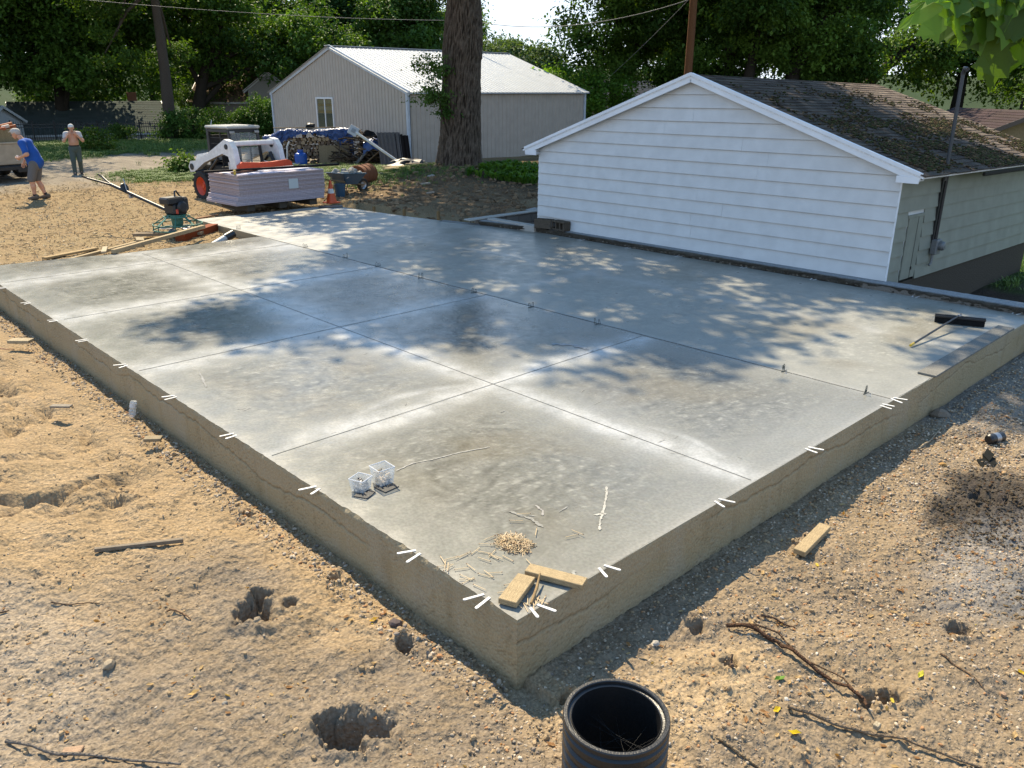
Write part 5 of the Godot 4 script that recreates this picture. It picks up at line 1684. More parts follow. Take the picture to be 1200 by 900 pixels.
func build_skid_steer():
	var g = thing("skid_steer", "white skid steer loader with orange rims and black cab parked behind the board stack", "loader", Vector3(7.92, -0.13, -19.75), 0.10)
	var mb = MB.new()
	for x in [-0.74, 0.74]:
		for z in [-0.60, 0.60]: wheel(g, Vector3(x, 0.43, z), 0.43, 0.31, M.orange_paint, 16)
	mb.prism(PackedVector2Array([Vector2(-1.15, 0.28), Vector2(0.95, 0.24), Vector2(1.12, 0.45), Vector2(1.05, 0.82), Vector2(0.75, 0.95), Vector2(-0.9, 1.0), Vector2(-1.25, 0.95), Vector2(-1.3, 0.5)]), 1.08, Transform3D(Basis(Vector3(0, 0, 1), Vector3.UP, Vector3(-1, 0, 0)), Vector3.ZERO))
	obj(mb, "chassis", M.black_steel, g)
	mb = MB.new()
	mb.prism(PackedVector2Array([Vector2(-1.38, 0.55), Vector2(-0.65, 0.55), Vector2(-0.60, 1.25), Vector2(-0.75, 1.32), Vector2(-1.30, 1.25), Vector2(-1.42, 1.1)]), 1.0, Transform3D(Basis(Vector3(0, 0, 1), Vector3.UP, Vector3(-1, 0, 0)), Vector3.ZERO))
	obj(mb, "engine_cover", M.skid_white, g)
	# cab: posts, roof, panes
	mb = MB.new()
	for x in [-0.45, 0.45]:
		mb.beam(Vector3(x, 0.9, 0.55), Vector3(x * 0.98, 1.98, 0.42), 0.07, 0.08, Vector3(0, 0, 1), 0.01)
		mb.beam(Vector3(x, 0.9, -0.62), Vector3(x, 1.98, -0.62), 0.08, 0.12, Vector3(0, 0, 1), 0.01)
		mb.beam(Vector3(x, 1.93, 0.42), Vector3(x, 1.93, -0.62), 0.07, 0.08, Vector3.UP, 0.01)
		mb.beam(Vector3(x, 0.93, 0.55), Vector3(x, 0.93, -0.62), 0.07, 0.08, Vector3.UP, 0.01)
		mb.beam(Vector3(x, 0.93, 0.0), Vector3(x, 1.93, 0.0), 0.03, 0.03, Vector3(0, 0, 1))
		for k in 5: mb.beam(Vector3(x, 1.10 + k * 0.16, 0.5 - 0.03 * k), Vector3(x, 1.10 + k * 0.16, -0.6), 0.012, 0.012)
	mb.box(Vector3(0, 1.93, 0.42), Vector3(0.9, 0.09, 0.08), Basis.IDENTITY, 0.01)
	mb.box(Vector3(0, 1.35, -0.63), Vector3(0.86, 0.9, 0.04))
	mb.box(Vector3(0, 0.75, 0.0), Vector3(0.95, 0.3, 1.1), Basis.IDENTITY, 0.02)
	obj(mb, "cab_frame", M.black_steel, g)
	mb = MB.new()
	mb.box(Vector3(0, 2.02, -0.10), Vector3(1.02, 0.08, 1.22), Basis.IDENTITY, 0.03)
	for k in 3: mb.box(Vector3(-0.3 + k * 0.3, 2.062, -0.1), Vector3(0.2, 0.014, 1.0), Basis.IDENTITY, 0.005)
	obj(mb, "cab_roof", M.cab_grey, g)
	mb = MB.new()
	mb.quad(Vector3(-0.42, 0.98, 0.535), Vector3(0.42, 0.98, 0.535), Vector3(0.41, 1.88, 0.43), Vector3(-0.41, 1.88, 0.43))
	obj(mb, "windscreen", M.glass, g)
	mb = MB.new()
	mb.box(Vector3(0, 1.15, -0.30), Vector3(0.5, 0.5, 0.12), Basis.IDENTITY, 0.04)
	mb.box(Vector3(0, 0.95, -0.10), Vector3(0.5, 0.12, 0.45), Basis.IDENTITY, 0.04)
	obj(mb, "seat", M.rubber, g)
	# lift arms: low at the back, up to an elbow, down in front; a tube joins them
	for s in [-1, 1]:
		mb = MB.new()
		var out = PackedVector2Array([Vector2(-1.35, 0.93), Vector2(-1.28, 0.78), Vector2(-1.05, 0.80), Vector2(-0.45, 1.08), Vector2(0.55, 1.36), Vector2(0.84, 1.30), Vector2(0.98, 0.85), Vector2(1.02, 0.48), Vector2(1.24, 0.46), Vector2(1.27, 0.62), Vector2(1.20, 1.10), Vector2(1.10, 1.52), Vector2(0.95, 1.70), Vector2(0.72, 1.74), Vector2(0.45, 1.62), Vector2(-0.25, 1.33), Vector2(-0.95, 1.10), Vector2(-1.22, 1.08)])
		mb.prism(out, 0.15, Transform3D(Basis(Vector3(0, 0, 1), Vector3.UP, Vector3(-1, 0, 0)), Vector3(s * 0.70, 0, 0)))
		var arm = obj(mb, "lift_arm", M.skid_white, g)
		mb = MB.new()
		for q in [[-1.15, 0.93, 0.09], [0.80, 1.55, 0.07], [1.14, 0.58, 0.06]]:
			mb.lathe([Vector2(0, -0.1), Vector2(q[2], -0.1), Vector2(q[2], 0.1), Vector2(0, 0.1)], 16, Transform3D(Basis(Vector3(0, 0, 1), PI / 2), Vector3(s * 0.70, q[1], q[0])))
		mb.tube([Vector3(s * 0.78, 0.62, -0.55), Vector3(s * 0.79, 1.22, 0.35)], 0.045, 10)
		obj(mb, "pivot_pin", M.black_steel, arm)
		mb = MB.new()
		mb.tube([Vector3(s * 0.52, 1.35, 0.86), Vector3(s * 0.50, 0.78, 1.22)], 0.05, 10)
		mb.tube([Vector3(s * 0.55, 1.28, 0.9), Vector3(s * 0.50, 1.0, 1.2), Vector3(s * 0.45, 0.8, 1.25)], 0.02, 8)
		obj(mb, "tilt_cylinder", M.black_steel, g)
		mb = MB.new()
		mb.prism(PackedVector2Array([Vector2(0.45, 0.62), Vector2(1.0, 0.60), Vector2(0.94, 1.05), Vector2(0.42, 1.12)]), 0.06, Transform3D(Basis(Vector3(0, 0, 1), Vector3.UP, Vector3(-1, 0, 0)), Vector3(s * 0.52, 0, 0)))
		obj(mb, "side_panel", M.skid_white, g)
		mb = MB.new()
		mb.box(Vector3(s * 0.38, 1.90, 0.50), Vector3(0.14, 0.07, 0.06), Basis.IDENTITY, 0.01)
		obj(mb, "headlight", M.steel, g)
	mb = MB.new()
	mb.box(Vector3(0, 1.62, 0.85), Vector3(1.3, 0.13, 0.14), Basis.IDENTITY, 0.03)
	obj(mb, "cross_tube", M.skid_white, g)
	mb = MB.new()
	mb.prism(PackedVector2Array([Vector2(0.5, 0.95), Vector2(1.15, 0.80), Vector2(1.15, 0.72), Vector2(0.5, 0.85)]), 0.96, Transform3D(Basis(Vector3(0, 0, 1), Vector3.UP, Vector3(-1, 0, 0)), Vector3.ZERO))
	obj(mb, "front_hood", M.skid_white, g)
	# orange coupler plate with two cut-outs
	mb = MB.new()
	mb.prism(PackedVector2Array([Vector2(-0.86, 0.62), Vector2(-0.80, 0.46), Vector2(-0.52, 0.46), Vector2(-0.44, 0.60), Vector2(-0.12, 0.62), Vector2(0, 0.52), Vector2(0.12, 0.62), Vector2(0.44, 0.60), Vector2(0.52, 0.46), Vector2(0.80, 0.46), Vector2(0.86, 0.62), Vector2(0.84, 0.86), Vector2(0.70, 0.94), Vector2(0.2, 0.90), Vector2(-0.2, 0.90), Vector2(-0.70, 0.94), Vector2(-0.84, 0.86)]), 0.09, Transform3D(Basis.IDENTITY, Vector3(0, 0.24, 1.36)))
	mb.box(Vector3(0, 0.62, 1.30), Vector3(1.5, 0.08, 0.10), Basis.IDENTITY, 0.01)
	obj(mb, "coupler", M.orange_paint, g)
	mb = MB.new()
	for s in [-0.35, 0.35]: mb.beam(Vector3(s, 0.19, 1.3), Vector3(s, 0.19, 2.7), 0.11, 0.045)
	for s in [-0.35, 0.35]: mb.beam(Vector3(s, 0.19, 1.32), Vector3(s, 0.75, 1.32), 0.11, 0.045, Vector3(0, 0, 1))
	obj(mb, "forks", M.black_steel, g)
	mb = MB.new()
	mb.tube([Vector3(-0.40, 2.0, -0.55), Vector3(-0.34, 2.2, -0.55)], 0.012, 6)
	obj(mb, "aerial", M.steel, g)

func build_board_stack():
	var g = thing("insulation_board_stack", "stack of pale lilac insulation boards on blocks at the slab's far rim", "stack", Vector3(7.50, 0.0, -17.25), 0.04)
	var y = 0.17
	var n = 20
	for i in n:
		var mb = MB.new()
		var t = 0.033
		var tone = Color(0.54, 0.45, 0.475) if i < 6 else Color(0.44, 0.33, 0.30).lerp(Color(0.56, 0.45, 0.46), 0.5 + 0.5 * sin(i * 2.3))
		mb.col = tone * rng.randf_range(0.88, 1.1)
		var off = -0.16 if i < 3 else (-0.08 if i < 6 else 0.0)
		mb.box(Vector3.ZERO, Vector3(2.44 - off * 0.5, t, 1.55), Basis.IDENTITY, 0.006)
		var o = obj(mb, "board", M.foam_edge, g, Vector3(off * 0.5 + rng.randf_range(-0.012, 0.012), y + t / 2, rng.randf_range(-0.010, 0.010)))
		o.rotation.y = rng.randf_range(-0.004, 0.004)
		y += 0.0362
	var mb = MB.new()
	mb.col = Color(0.62, 0.56, 0.66)
	mb.box(Vector3(0.02, y + 0.006, 0.0), Vector3(2.40, 0.01, 1.5), Basis.IDENTITY, 0.003)
	obj(mb, "top_film", M.vc_semi, g)
	mb = MB.new()
	mb.col = Color(0.48, 0.50, 0.48)
	mb.box(Vector3(0.28, 0.60, 0.79), Vector3(0.27, 0.24, 0.004))
	obj(mb, "paper_label", M.vc_plain, g)
	for x in [-0.9, 0.0, 0.9]:
		mb = MB.new()
		mb.col = Color(0.16, 0.13, 0.10)
		mb.box(Vector3(x, 0.083, 0), Vector3(0.22, 0.166, 1.35), Basis.IDENTITY, 0.01)
		obj(mb, "skid_block", M.wood, g)
	mb = MB.new()
	mb.col = Color(0.03, 0.027, 0.024)
	mb.beam(Vector3(-1.75, 0, -0.10), Vector3(1.65, 0.03, 0.55), 0.14, 0.05, Vector3.UP, 0.006)
	solo(mb, "dark_timber", M.wood, "long dark timber laid across the top of the insulation board stack", "timber", Vector3(7.62, 0.955, -17.2))
	mb = MB.new()
	mb.col = Color(0.58, 0.40, 0.05)
	mb.box(Vector3(0, 0, 0), Vector3(0.06, 0.10, 0.05), Basis.IDENTITY, 0.02)
	mb.lathe([Vector2(0, 0.05), Vector2(0.035, 0.05), Vector2(0.035, 0.075), Vector2(0, 0.08)], 12)
	solo(mb, "strap_buckle", M.vc_semi, "small yellow buckle on the front left corner of the board stack", "buckle", Vector3(6.34, 0.94, -16.62))
	mb = MB.new()
	mb.col = Color(0.30, 0.14, 0.09)
	mb.box(Vector3(0, 0, 0), Vector3(0.9, 0.04, 0.08), Basis.IDENTITY, 0.004)
	solo(mb, "wood_strip", M.wood, "thin reddish strip lying on the left end of the board stack", "lumber", Vector3(6.75, 0.935, -16.95)).rotation.y = 0.4
	# cone, black plate
	var c = thing("traffic_cone", "orange traffic cone with a white band at the stack's right end", "cone", Vector3(9.05, -0.02, -16.75))
	mb = MB.new()
	mb.col = Color(0.72, 0.10, 0.02)
	mb.box(Vector3(0, 0.015, 0), Vector3(0.36, 0.03, 0.36), Basis.IDENTITY, 0.01)
	mb.lathe([Vector2(0.14, 0.03), Vector2(0.12, 0.12), Vector2(0.092, 0.26)], 20)
	mb.lathe([Vector2(0.068, 0.38), Vector2(0.03, 0.58), Vector2(0.022, 0.59), Vector2(0, 0.59)], 20)
	obj(mb, "body", M.vc_semi, c)
	mb = MB.new()
	mb.col = Color(0.75, 0.73, 0.68)
	mb.lathe([Vector2(0.0925, 0.26), Vector2(0.0685, 0.38)], 20)
	obj(mb, "band", M.vc_semi, c)
	mb = MB.new()
	mb.col = Color(0.03, 0.03, 0.032)
	mb.box(Vector3.ZERO, Vector3(0.62, 0.02, 0.30), Basis.IDENTITY, 0.004)
	solo(mb, "black_plate", M.vc_semi, "flat black plate lying on the slab in front of the stack's right end", "plate", Vector3(8.5, 0.012, -15.9)).rotation.y = -0.5

func build_trowel():
	var gy = ground(4.15, -14.95) + 0.02
	var g = thing("power_trowel", "walk-behind power trowel with green guard cage, black engine and long handle", "trowel machine", Vector3(4.15, gy + 0.10, -14.95), 0.3)
	var mb = MB.new()
	var ring = func(r, y, t):
		var p = []
		for k in 41: p.append(Vector3(cos(TAU * k / 40) * r, y, sin(TAU * k / 40) * r))
		mb.tube(p, t, 6, false)
	ring.call(0.50, 0.03, 0.016)
	ring.call(0.50, 0.14, 0.014)
	ring.call(0.26, 0.29, 0.016)
	for k in 8:
		var a = TAU * k / 8
		var d = Vector3(cos(a), 0, sin(a))
		mb.tube([d * 0.50 + Vector3(0, 0.03, 0), d * 0.50 + Vector3(0, 0.15, 0)], 0.012, 6)
		if k % 2 == 0: mb.beam(d * 0.50 + Vector3(0, 0.14, 0), d * 0.20 + Vector3(0, 0.33, 0), 0.05, 0.012)
		else: mb.tube([d * 0.50 + Vector3(0, 0.14, 0), d * 0.24 + Vector3(0, 0.29, 0)], 0.012, 6)
	obj(mb, "guard_cage", M.green_paint, g)
	mb = MB.new()
	for k in 4:
		var R = Basis(Vector3.UP, TAU * k / 4 + 0.4)
		mb.box(R * Vector3(0.28, 0.02, 0), Vector3(0.36, 0.012, 0.15), R * Basis(Vector3(1, 0, 0), 0.12), 0.003)
		mb.beam(R * Vector3(0.04, 0.08, 0), R * Vector3(0.4, 0.035, 0), 0.03, 0.03)
		obj(mb, "blade", M.steel, g)
		mb = MB.new()
	mb.lathe([Vector2(0.0, 0.05), Vector2(0.09, 0.06), Vector2(0.12, 0.15), Vector2(0.12, 0.26), Vector2(0.2, 0.30), Vector2(0.2, 0.34), Vector2(0, 0.34)], 18)
	obj(mb, "gearbox", M.green_paint, g)
	mb = MB.new()
	mb.box(Vector3(0.0, 0.46, 0), Vector3(0.36, 0.24, 0.34), Basis.IDENTITY, 0.04)
	mb.box(Vector3(-0.10, 0.64, 0.02), Vector3(0.42, 0.15, 0.30), Basis.IDENTITY, 0.03)
	mb.box(Vector3(0.19, 0.54, 0.0), Vector3(0.16, 0.30, 0.26), Basis.IDENTITY, 0.04)
	for k in 5: mb.box(Vector3(0.0, 0.37 + k * 0.03, 0.18), Vector3(0.25, 0.012, 0.04))
	mb.lathe([Vector2(0, 0), Vector2(0.12, 0), Vector2(0.13, 0.03), Vector2(0.09, 0.06), Vector2(0, 0.065)], 20, Transform3D(Basis(Vector3(1, 0, 0), PI / 2), Vector3(0.02, 0.5, 0.17)))
	mb.tube([Vector3(-0.02, 0.70, 0.05), Vector3(0.0, 0.82, 0.03), Vector3(0.06, 0.83, 0.0), Vector3(0.12, 0.76, -0.02), Vector3(0.17, 0.68, 0.0)], 0.018, 8)
	obj(mb, "engine", M.black_steel, g)
	mb = MB.new()
	mb.col = Color(0.5, 0.06, 0.03)
	mb.box(Vector3(-0.12, 0.42, 0.19), Vector3(0.05, 0.10, 0.04), Basis.IDENTITY, 0.01)
	obj(mb, "fuel_cap", M.vc_semi, g)
	# handle runs up and back to the left
	mb = MB.new()
	var to = func(v): return g.transform.affine_inverse() * v
	var h0 = Vector3(0, 0.33, 0)
	var e = to.call(Vector3(3.25, 1.02, -17.0))
	var m1 = h0.lerp(e, 0.55)
	mb.tube([h0, m1, h0.lerp(e, 0.8)], 0.038, 8)
	var sd = (e - h0).cross(Vector3.UP).normalized()
	mb.tube([h0.lerp(e, 0.78), h0.lerp(e, 0.9) + sd * 0.10, e + sd * 0.20], 0.024, 8)
	mb.tube([h0.lerp(e, 0.78), h0.lerp(e, 0.9) - sd * 0.10, e - sd * 0.20], 0.024, 8)
	mb.tube([h0.lerp(e, 0.9) + sd * 0.10, h0.lerp(e, 0.9) - sd * 0.10], 0.012, 6)
	obj(mb, "handle", M.black_steel, g)
	mb = MB.new()
	for s in [-1, 1]: mb.tube([e + sd * s * 0.195, e + (e - h0).normalized() * 0.13 + sd * s * 0.215], 0.022, 8)
	obj(mb, "grip", M.rubber, g)
	mb = MB.new()
	mb.lathe([Vector2(0, -0.015), Vector2(0.10, -0.012), Vector2(0.11, 0), Vector2(0.10, 0.012), Vector2(0, 0.015)], 18, Transform3D(Basis(sd, 1.2), h0.lerp(e, 0.62) + Vector3(0, 0.07, 0)))
	mb.tube([h0.lerp(e, 0.62), h0.lerp(e, 0.62) + Vector3(0, 0.07, 0)], 0.015, 6)
	obj(mb, "pitch_wheel", M.black_steel, g)
	mb = MB.new()
	mb.tube([h0.lerp(e, 0.6) + Vector3(0, 0.03, 0), h0.lerp(e, 0.66) + Vector3(0.02, 0.16, 0.10), h0.lerp(e, 0.72) + Vector3(0.04, 0.20, 0.2)], 0.012, 6)
	mb.box(h0.lerp(e, 0.56) + Vector3(0, -0.06, 0.02), Vector3(0.1, 0.08, 0.06), Basis.IDENTITY, 0.01)
	obj(mb, "throttle_bracket", M.steel, g)
	# boards and bits round it
	lumber("flat weathered board under the green guard cage of the trowel machine", Vector3(3.35, gy + 0.05, -15.35), Vector3(4.5, gy + 0.05, -14.55), 0.24, 0.06, Color(0.42, 0.31, 0.2), "plank", "plank")
	lumber("dark reddish plank lying beneath the trowel machine's right side", Vector3(3.9, gy + 0.02, -14.3), Vector3(5.0, gy + 0.05, -15.1), 0.22, 0.16, Color(0.36, 0.085, 0.03), "plank", "plank")
	lumber("long pale beam resting on the slab's far rim, pointing at the trowel machine", Vector3(2.15, 0.05, -13.0), Vector3(4.42, 0.12, -14.25), 0.09, 0.07, Color(0.64, 0.49, 0.29), "beam", "beam")
	lumber("pale beam beside the far rim, left of the long one, with a cross piece on it", Vector3(1.5, ground(1.5, -13.6) + 0.07, -13.6), Vector3(3.0, ground(3, -14.3) + 0.09, -14.3), 0.085, 0.06, Color(0.62, 0.47, 0.27), "beam", "beam")
	lumber("short flat wooden plank at the far left end of the lumber by the rim", Vector3(1.25, ground(1.2, -14.0) + 0.05, -14.05), Vector3(2.3, ground(2.2, -14.4) + 0.06, -14.45), 0.13, 0.04, Color(0.58, 0.41, 0.21), "plank", "plank")
	lumber("small pale cross piece lying over the left beam", Vector3(2.15, ground(2.2, -14) + 0.13, -13.55), Vector3(2.36, ground(2.2, -14) + 0.13, -14.1), 0.09, 0.03, Color(0.70, 0.58, 0.40), "plank", "plank")
	lumber("pale square post end standing behind the beams at the far rim", Vector3(3.15, ground(3.1, -14.5) + 0.0, -14.5), Vector3(3.15, ground(3.1, -14.5) + 0.16, -14.45), 0.15, 0.15, Color(0.68, 0.53, 0.32), "plank", "plank", Vector3(1, 0, 0.3))
	lumber("thin reddish board on the ground at the corner of the rear slab", Vector3(5.0, -0.08, -16.7), Vector3(5.9, -0.05, -16.9), 0.1, 0.03, Color(0.42, 0.22, 0.12), "plank", "plank")
	var p = thing("conduit_stub", "pale pipe stub with a black open end poking over the inner slab corner", "pipe", Vector3(4.55, -0.04, -13.42))
	mb = MB.new()
	mb.col = Color(0.45, 0.44, 0.41)
	mb.tube([Vector3(-0.36, -0.10, 0.06), Vector3(-0.02, 0.02, 0)], 0.075, 16)
	obj(mb, "pipe", M.vc_semi, p)
	mb = MB.new()
	mb.tube([Vector3(-0.06, 0.008, 0.005), Vector3(0.14, 0.075, -0.03)], 0.088, 16)
	obj(mb, "black_end", M.black_plastic, p)

func build_trailers():
	# beige bed with tandem wheels
	var gy = ground(4.6, -29.5)
	var g = thing("beige_trailer", "beige tandem-axle trailer loaded with red-brown frames behind the blue-shirted man", "trailer", Vector3(3.55, gy, -29.6), 0.25)
	var mb = MB.new()
	mb.col = Color(0.44, 0.36, 0.26)
	mb.box(Vector3(0, 0.86, -0.9), Vector3(1.95, 0.66, 4.2), Basis.IDENTITY, 0.02)
	mb.box(Vector3(0, 1.21, 1.18), Vector3(2.0, 0.06, 0.08), Basis.IDENTITY, 0.01)
	obj(mb, "bed", M.vc_semi, g)
	mb = MB.new()
	mb.col = Color(0.48, 0.38, 0.22)
	mb.box(Vector3(0.45, 1.42, 0.6), Vector3(0.85, 0.42, 0.9), Basis.IDENTITY, 0.01)
	obj(mb, "wooden_box", M.wood, g)
	mb = MB.new()
	mb.box(Vector3(0, 0.45, -0.9), Vector3(1.7, 0.14, 4.2), Basis.IDENTITY, 0.02)
	mb.box(Vector3(0, 0.42, 1.28), Vector3(1.9, 0.12, 0.1), Basis.IDENTITY, 0.01)
	mb.box(Vector3(0.62, 0.34, 1.32), Vector3(0.3, 0.12, 0.06), Basis.IDENTITY, 0.01)
	mb.box(Vector3(1.28, 0.98, -0.6), Vector3(0.62, 0.06, 2.1), Basis.IDENTITY, 0.02)
	obj(mb, "frame", M.black_steel, g)
	wheel(g, Vector3(1.22, 0.47, 0.08), 0.47, 0.30, M.steel, 0)
	wheel(g, Vector3(1.22, 0.47, -1.2), 0.47, 0.30, M.steel, 0)
	wheel(g, Vector3(-1.15, 0.47, 0.08), 0.47, 0.30, M.steel, 0)
	for i in 7:
		mb = MB.new()
		mb.col = [Color(0.34, 0.10, 0.045), Color(0.60, 0.56, 0.50), Color(0.42, 0.13, 0.05)][i % 3]
		mb.box(Vector3.ZERO, Vector3(0.07, 0.09, 2.3), Basis.IDENTITY, 0.006)
		var o = solo(mb, "red_brown_frame", M.vc_semi, "%s bar lying %s in the heap tilted across the beige trailer" % [["red-brown", "white", "orange-brown"][i % 3], ["leftmost", "second from the left", "third from the left", "in the middle", "third from the right", "second from the right", "rightmost"][i]], "bar", g.transform * Vector3(-0.75 + i * 0.11, 1.36 + 0.05 * (i % 3) + i * 0.02, 0.4), "bars heaped on the beige trailer")
		o.rotation = Vector3(-0.22, 0.9 + 0.09 * i, 0.25)
	mb = MB.new()
	mb.col = Color(0.40, 0.10, 0.05)
	mb.prism(PackedVector2Array([Vector2(-0.5, 0), Vector2(0.5, 0), Vector2(0.42, 0.28), Vector2(0.1, 0.4), Vector2(-0.4, 0.34)]), 0.55)
	solo(mb, "red_engine_block", M.vc_semi, "rust red machine part on the beige trailer's left end", "machine part", g.transform * Vector3(-0.45, 1.20, 0.7)).rotation.y = 0.6
	# nearer flatbed at the frame edge
	g = thing("grey_flatbed", "grey flatbed corner with one wheel at the left edge of the picture", "trailer", Vector3(1.05, ground(1.8, -23.6), -24.0), 0.15)
	mb = MB.new()
	mb.col = Color(0.30, 0.29, 0.28)
	mb.box(Vector3(0, 0.95, -0.8), Vector3(2.1, 0.10, 3.6), Basis.IDENTITY, 0.015)
	obj(mb, "deck", M.vc_semi, g)
	mb = MB.new()
	mb.col = Color(0.22, 0.21, 0.20)
	mb.box(Vector3(0.35, 1.22, -0.4), Vector3(1.2, 0.44, 0.7), Basis.IDENTITY, 0.03)
	obj(mb, "tool_box", M.steel, g)
	mb = MB.new()
	mb.col = Color(0.14, 0.11, 0.08)
	mb.box(Vector3(0.45, 0.62, 0.96), Vector3(1.1, 0.62, 0.06), Basis.IDENTITY, 0.01)
	mb.box(Vector3(0.2, 0.72, -0.8), Vector3(1.5, 0.34, 3.4), Basis.IDENTITY, 0.02)
	obj(mb, "skirt", M.vc_matte, g)
	wheel(g, Vector3(0.55, 0.46, 1.05), 0.46, 0.28, M.steel, 0)
	wheel(g, Vector3(-0.95, 0.46, 0.2), 0.46, 0.28, M.steel, 0)
	mb = MB.new()
	mb.col = Color(0.45, 0.05, 0.03)
	mb.box(Vector3(0.2, 1.5, -0.5), Vector3(0.5, 0.14, 0.3), Basis.IDENTITY, 0.03)
	solo(mb, "red_case", M.vc_semi, "red case lying on the grey flatbed's tool box", "case", g.transform.origin).rotation.y = 0.15

# ---------------------------------------------------------------- firewood, scrap, barrow
func build_scrap():
	var base = Vector3(13.95, ground(14.5, -29), -29.6)
	var g = thing("firewood_stack", "long stack of split firewood in front of the shed's gable wall", "firewood", base, -0.675)
	var n = 0
	var lm = []
	for v in 4:
		var mb = MB.new()
		var R = rng.randf_range(0.07, 0.1)
		var poly = PackedVector2Array()
		for k in 7: poly.append(Vector2(cos(TAU * k / 7), sin(TAU * k / 7)) * R * rng.randf_range(0.65, 1.05))
		mb.col = Color(0.14, 0.10, 0.07)
		mb.prism(poly, 0.42)
		var small = PackedVector2Array()
		for p in poly: small.append(p * 0.86)
		mb.col = [Color(0.36, 0.25, 0.15), Color(0.24, 0.18, 0.13), Color(0.42, 0.31, 0.2), Color(0.17, 0.12, 0.09)][v]
		mb.prism(small, 0.426)
		lm.append(mb.mesh(M.vc_matte))
	for j in 8:
		for i in 22:
			if j == 7 and i % 3: continue
			if i < 4 and j > 4: continue
			var o = put(lm[rng.randi() % 4], "log", g, Vector3(0.1 + i * 0.148 + (0.07 if j % 2 else 0.0), 0.09 + j * 0.15, rng.randf_range(-0.06, 0.06)))
			o.rotation.z = rng.randf() * TAU
			o.position += Vector3(rng.randf_range(-0.03, 0.03), rng.randf_range(-0.03, 0.02), 0)
			o.scale = Vector3.ONE * rng.randf_range(0.8, 1.2)
			n += 1
	for x in [0.55, 3.4]:
		var mb = MB.new()
		mb.col = Color(0.12, 0.09, 0.065)
		mb.beam(Vector3(x, -0.1, 0.26), Vector3(x + 0.1, 1.25, 0.24), 0.08, 0.08)
		obj(mb, "side_post", M.wood, g)
	# tarp thrown over it
	var tn = noise(303, 1.6, 3)
	var P = PackedVector3Array()
	var C = PackedColorArray()
	var nx = 90
	var nz = 40
	for j in nz:
		for i in nx:
			var u = float(i) / (nx - 1)
			var v = float(j) / (nz - 1)
			var x = -0.15 + 3.7 * u
			var top = 1.10 + 0.25 * smoothstep(0.05, 0.3, u) + 0.05 * sin(u * 9)
			var hang = (0.35 + 0.25 * sin(u * 7.0 + 1.0) + 0.45 * smoothstep(0.78, 1.0, u) + 0.15 * tn.get_noise_2d(x * 3, 5))
			var s = v * (0.62 + hang)
			var z = -0.32 + minf(s, 0.62)
			var y = top - maxf(0.0, s - 0.62)
			var w = tn.get_noise_2d(x * 2.2, v * 3.0) * 0.07 + 0.025 * sin(x * 16.0 + 3.0 * tn.get_noise_2d(x, v)) * smoothstep(0.4, 0.7, v)
			P.push_back(Vector3(x, y + (w if s < 0.62 else 0.3 * w), z + (0.03 + w if s >= 0.62 else 0.0)))
			var shade = 1.0 + 0.3 * tn.get_noise_2d(x * 4, v * 6)
			C.push_back(Color(shade, shade, shade))
	var tp = put(grid_mesh(nx, nz, P, C, M.blue_tarp), "blue_tarp", self, base)
	tp.rotation.y = -0.675
	tag(tp, "crumpled blue tarp draped over the firewood stack", "tarp")
	var mb = MB.new()
	for q in [[0.9, 1.42, -0.12, 1.3, 0.1], [1.9, 1.42, -0.05, 1.1, -0.12], [2.6, 1.43, -0.1, 0.8, 0.2]]:
		mb = MB.new()
		mb.col = Color(0.32, 0.24, 0.15)
		mb.box(Vector3.ZERO, Vector3(q[3], 0.04, 0.14), Basis.IDENTITY, 0.005)
		var o = solo(mb, "weight_board", M.wood, "loose board weighing down the blue tarp, %s" % ["left of three", "middle of three", "right of three"][int(q[0] - 0.5)], "board", base + Basis(Vector3.UP, -0.675) * Vector3(q[0], q[1], q[2]))
		o.rotation.y = -0.675 + q[4]
	mb = MB.new()
	mb.col = Color(0.02, 0.02, 0.022)
	mb.ball(Vector3.ZERO, Vector3(0.22, 0.13, 0.18), 9, 6, 0.2, rng)
	solo(mb, "black_bag", M.vc_semi, "black plastic bag on top of the tarp under the shed window", "bag", base + Basis(Vector3.UP, -0.675) * Vector3(1.75, 1.50, -0.2))
	# plywood sheets leaning at the stack
	for q in [[0.20, 0.95, 0.80, "tan plywood sheet leaning at the firewood stack's left end"], [2.75, 1.25, 0.78, "tan plywood sheet leaning at the firewood stack right of the blue tank"]]:
		mb = MB.new()
		mb.col = Color(0.40, 0.31, 0.19)
		mb.box(Vector3(0, q[2] / 2, 0), Vector3(q[1], q[2], 0.03), Basis.IDENTITY, 0.004)
		var o = solo(mb, "plywood_sheet", M.wood, q[3], "plywood", base + Basis(Vector3.UP, -0.675) * Vector3(q[0], -0.02, 0.55))
		o.rotation = Vector3(-0.2, -0.675, 0)
	# blue gas tank
	var t = thing("gas_tank", "blue gas tank standing before the firewood stack", "tank", base + Basis(Vector3.UP, -0.675) * Vector3(1.45, -0.03, 0.95))
	mb = MB.new()
	mb.lathe([Vector2(0.16, 0), Vector2(0.17, 0.05), Vector2(0.235, 0.08), Vector2(0.25, 0.15), Vector2(0.25, 0.42), Vector2(0.22, 0.50), Vector2(0.12, 0.54), Vector2(0, 0.55)], 28)
	obj(mb, "body", M.blue_paint, t)
	mb = MB.new()
	mb.tube([Vector3(0, 0.54, 0), Vector3(0, 0.62, 0)], 0.03, 8)
	mb.lathe([Vector2(0.11, 0.52), Vector2(0.12, 0.64), Vector2(0.105, 0.64), Vector2(0.10, 0.53)], 20)
	obj(mb, "collar", M.blue_paint, t)
	# white lawn chair frame beside it
	mb = MB.new()
	mb.col = Color(0.62, 0.62, 0.6)
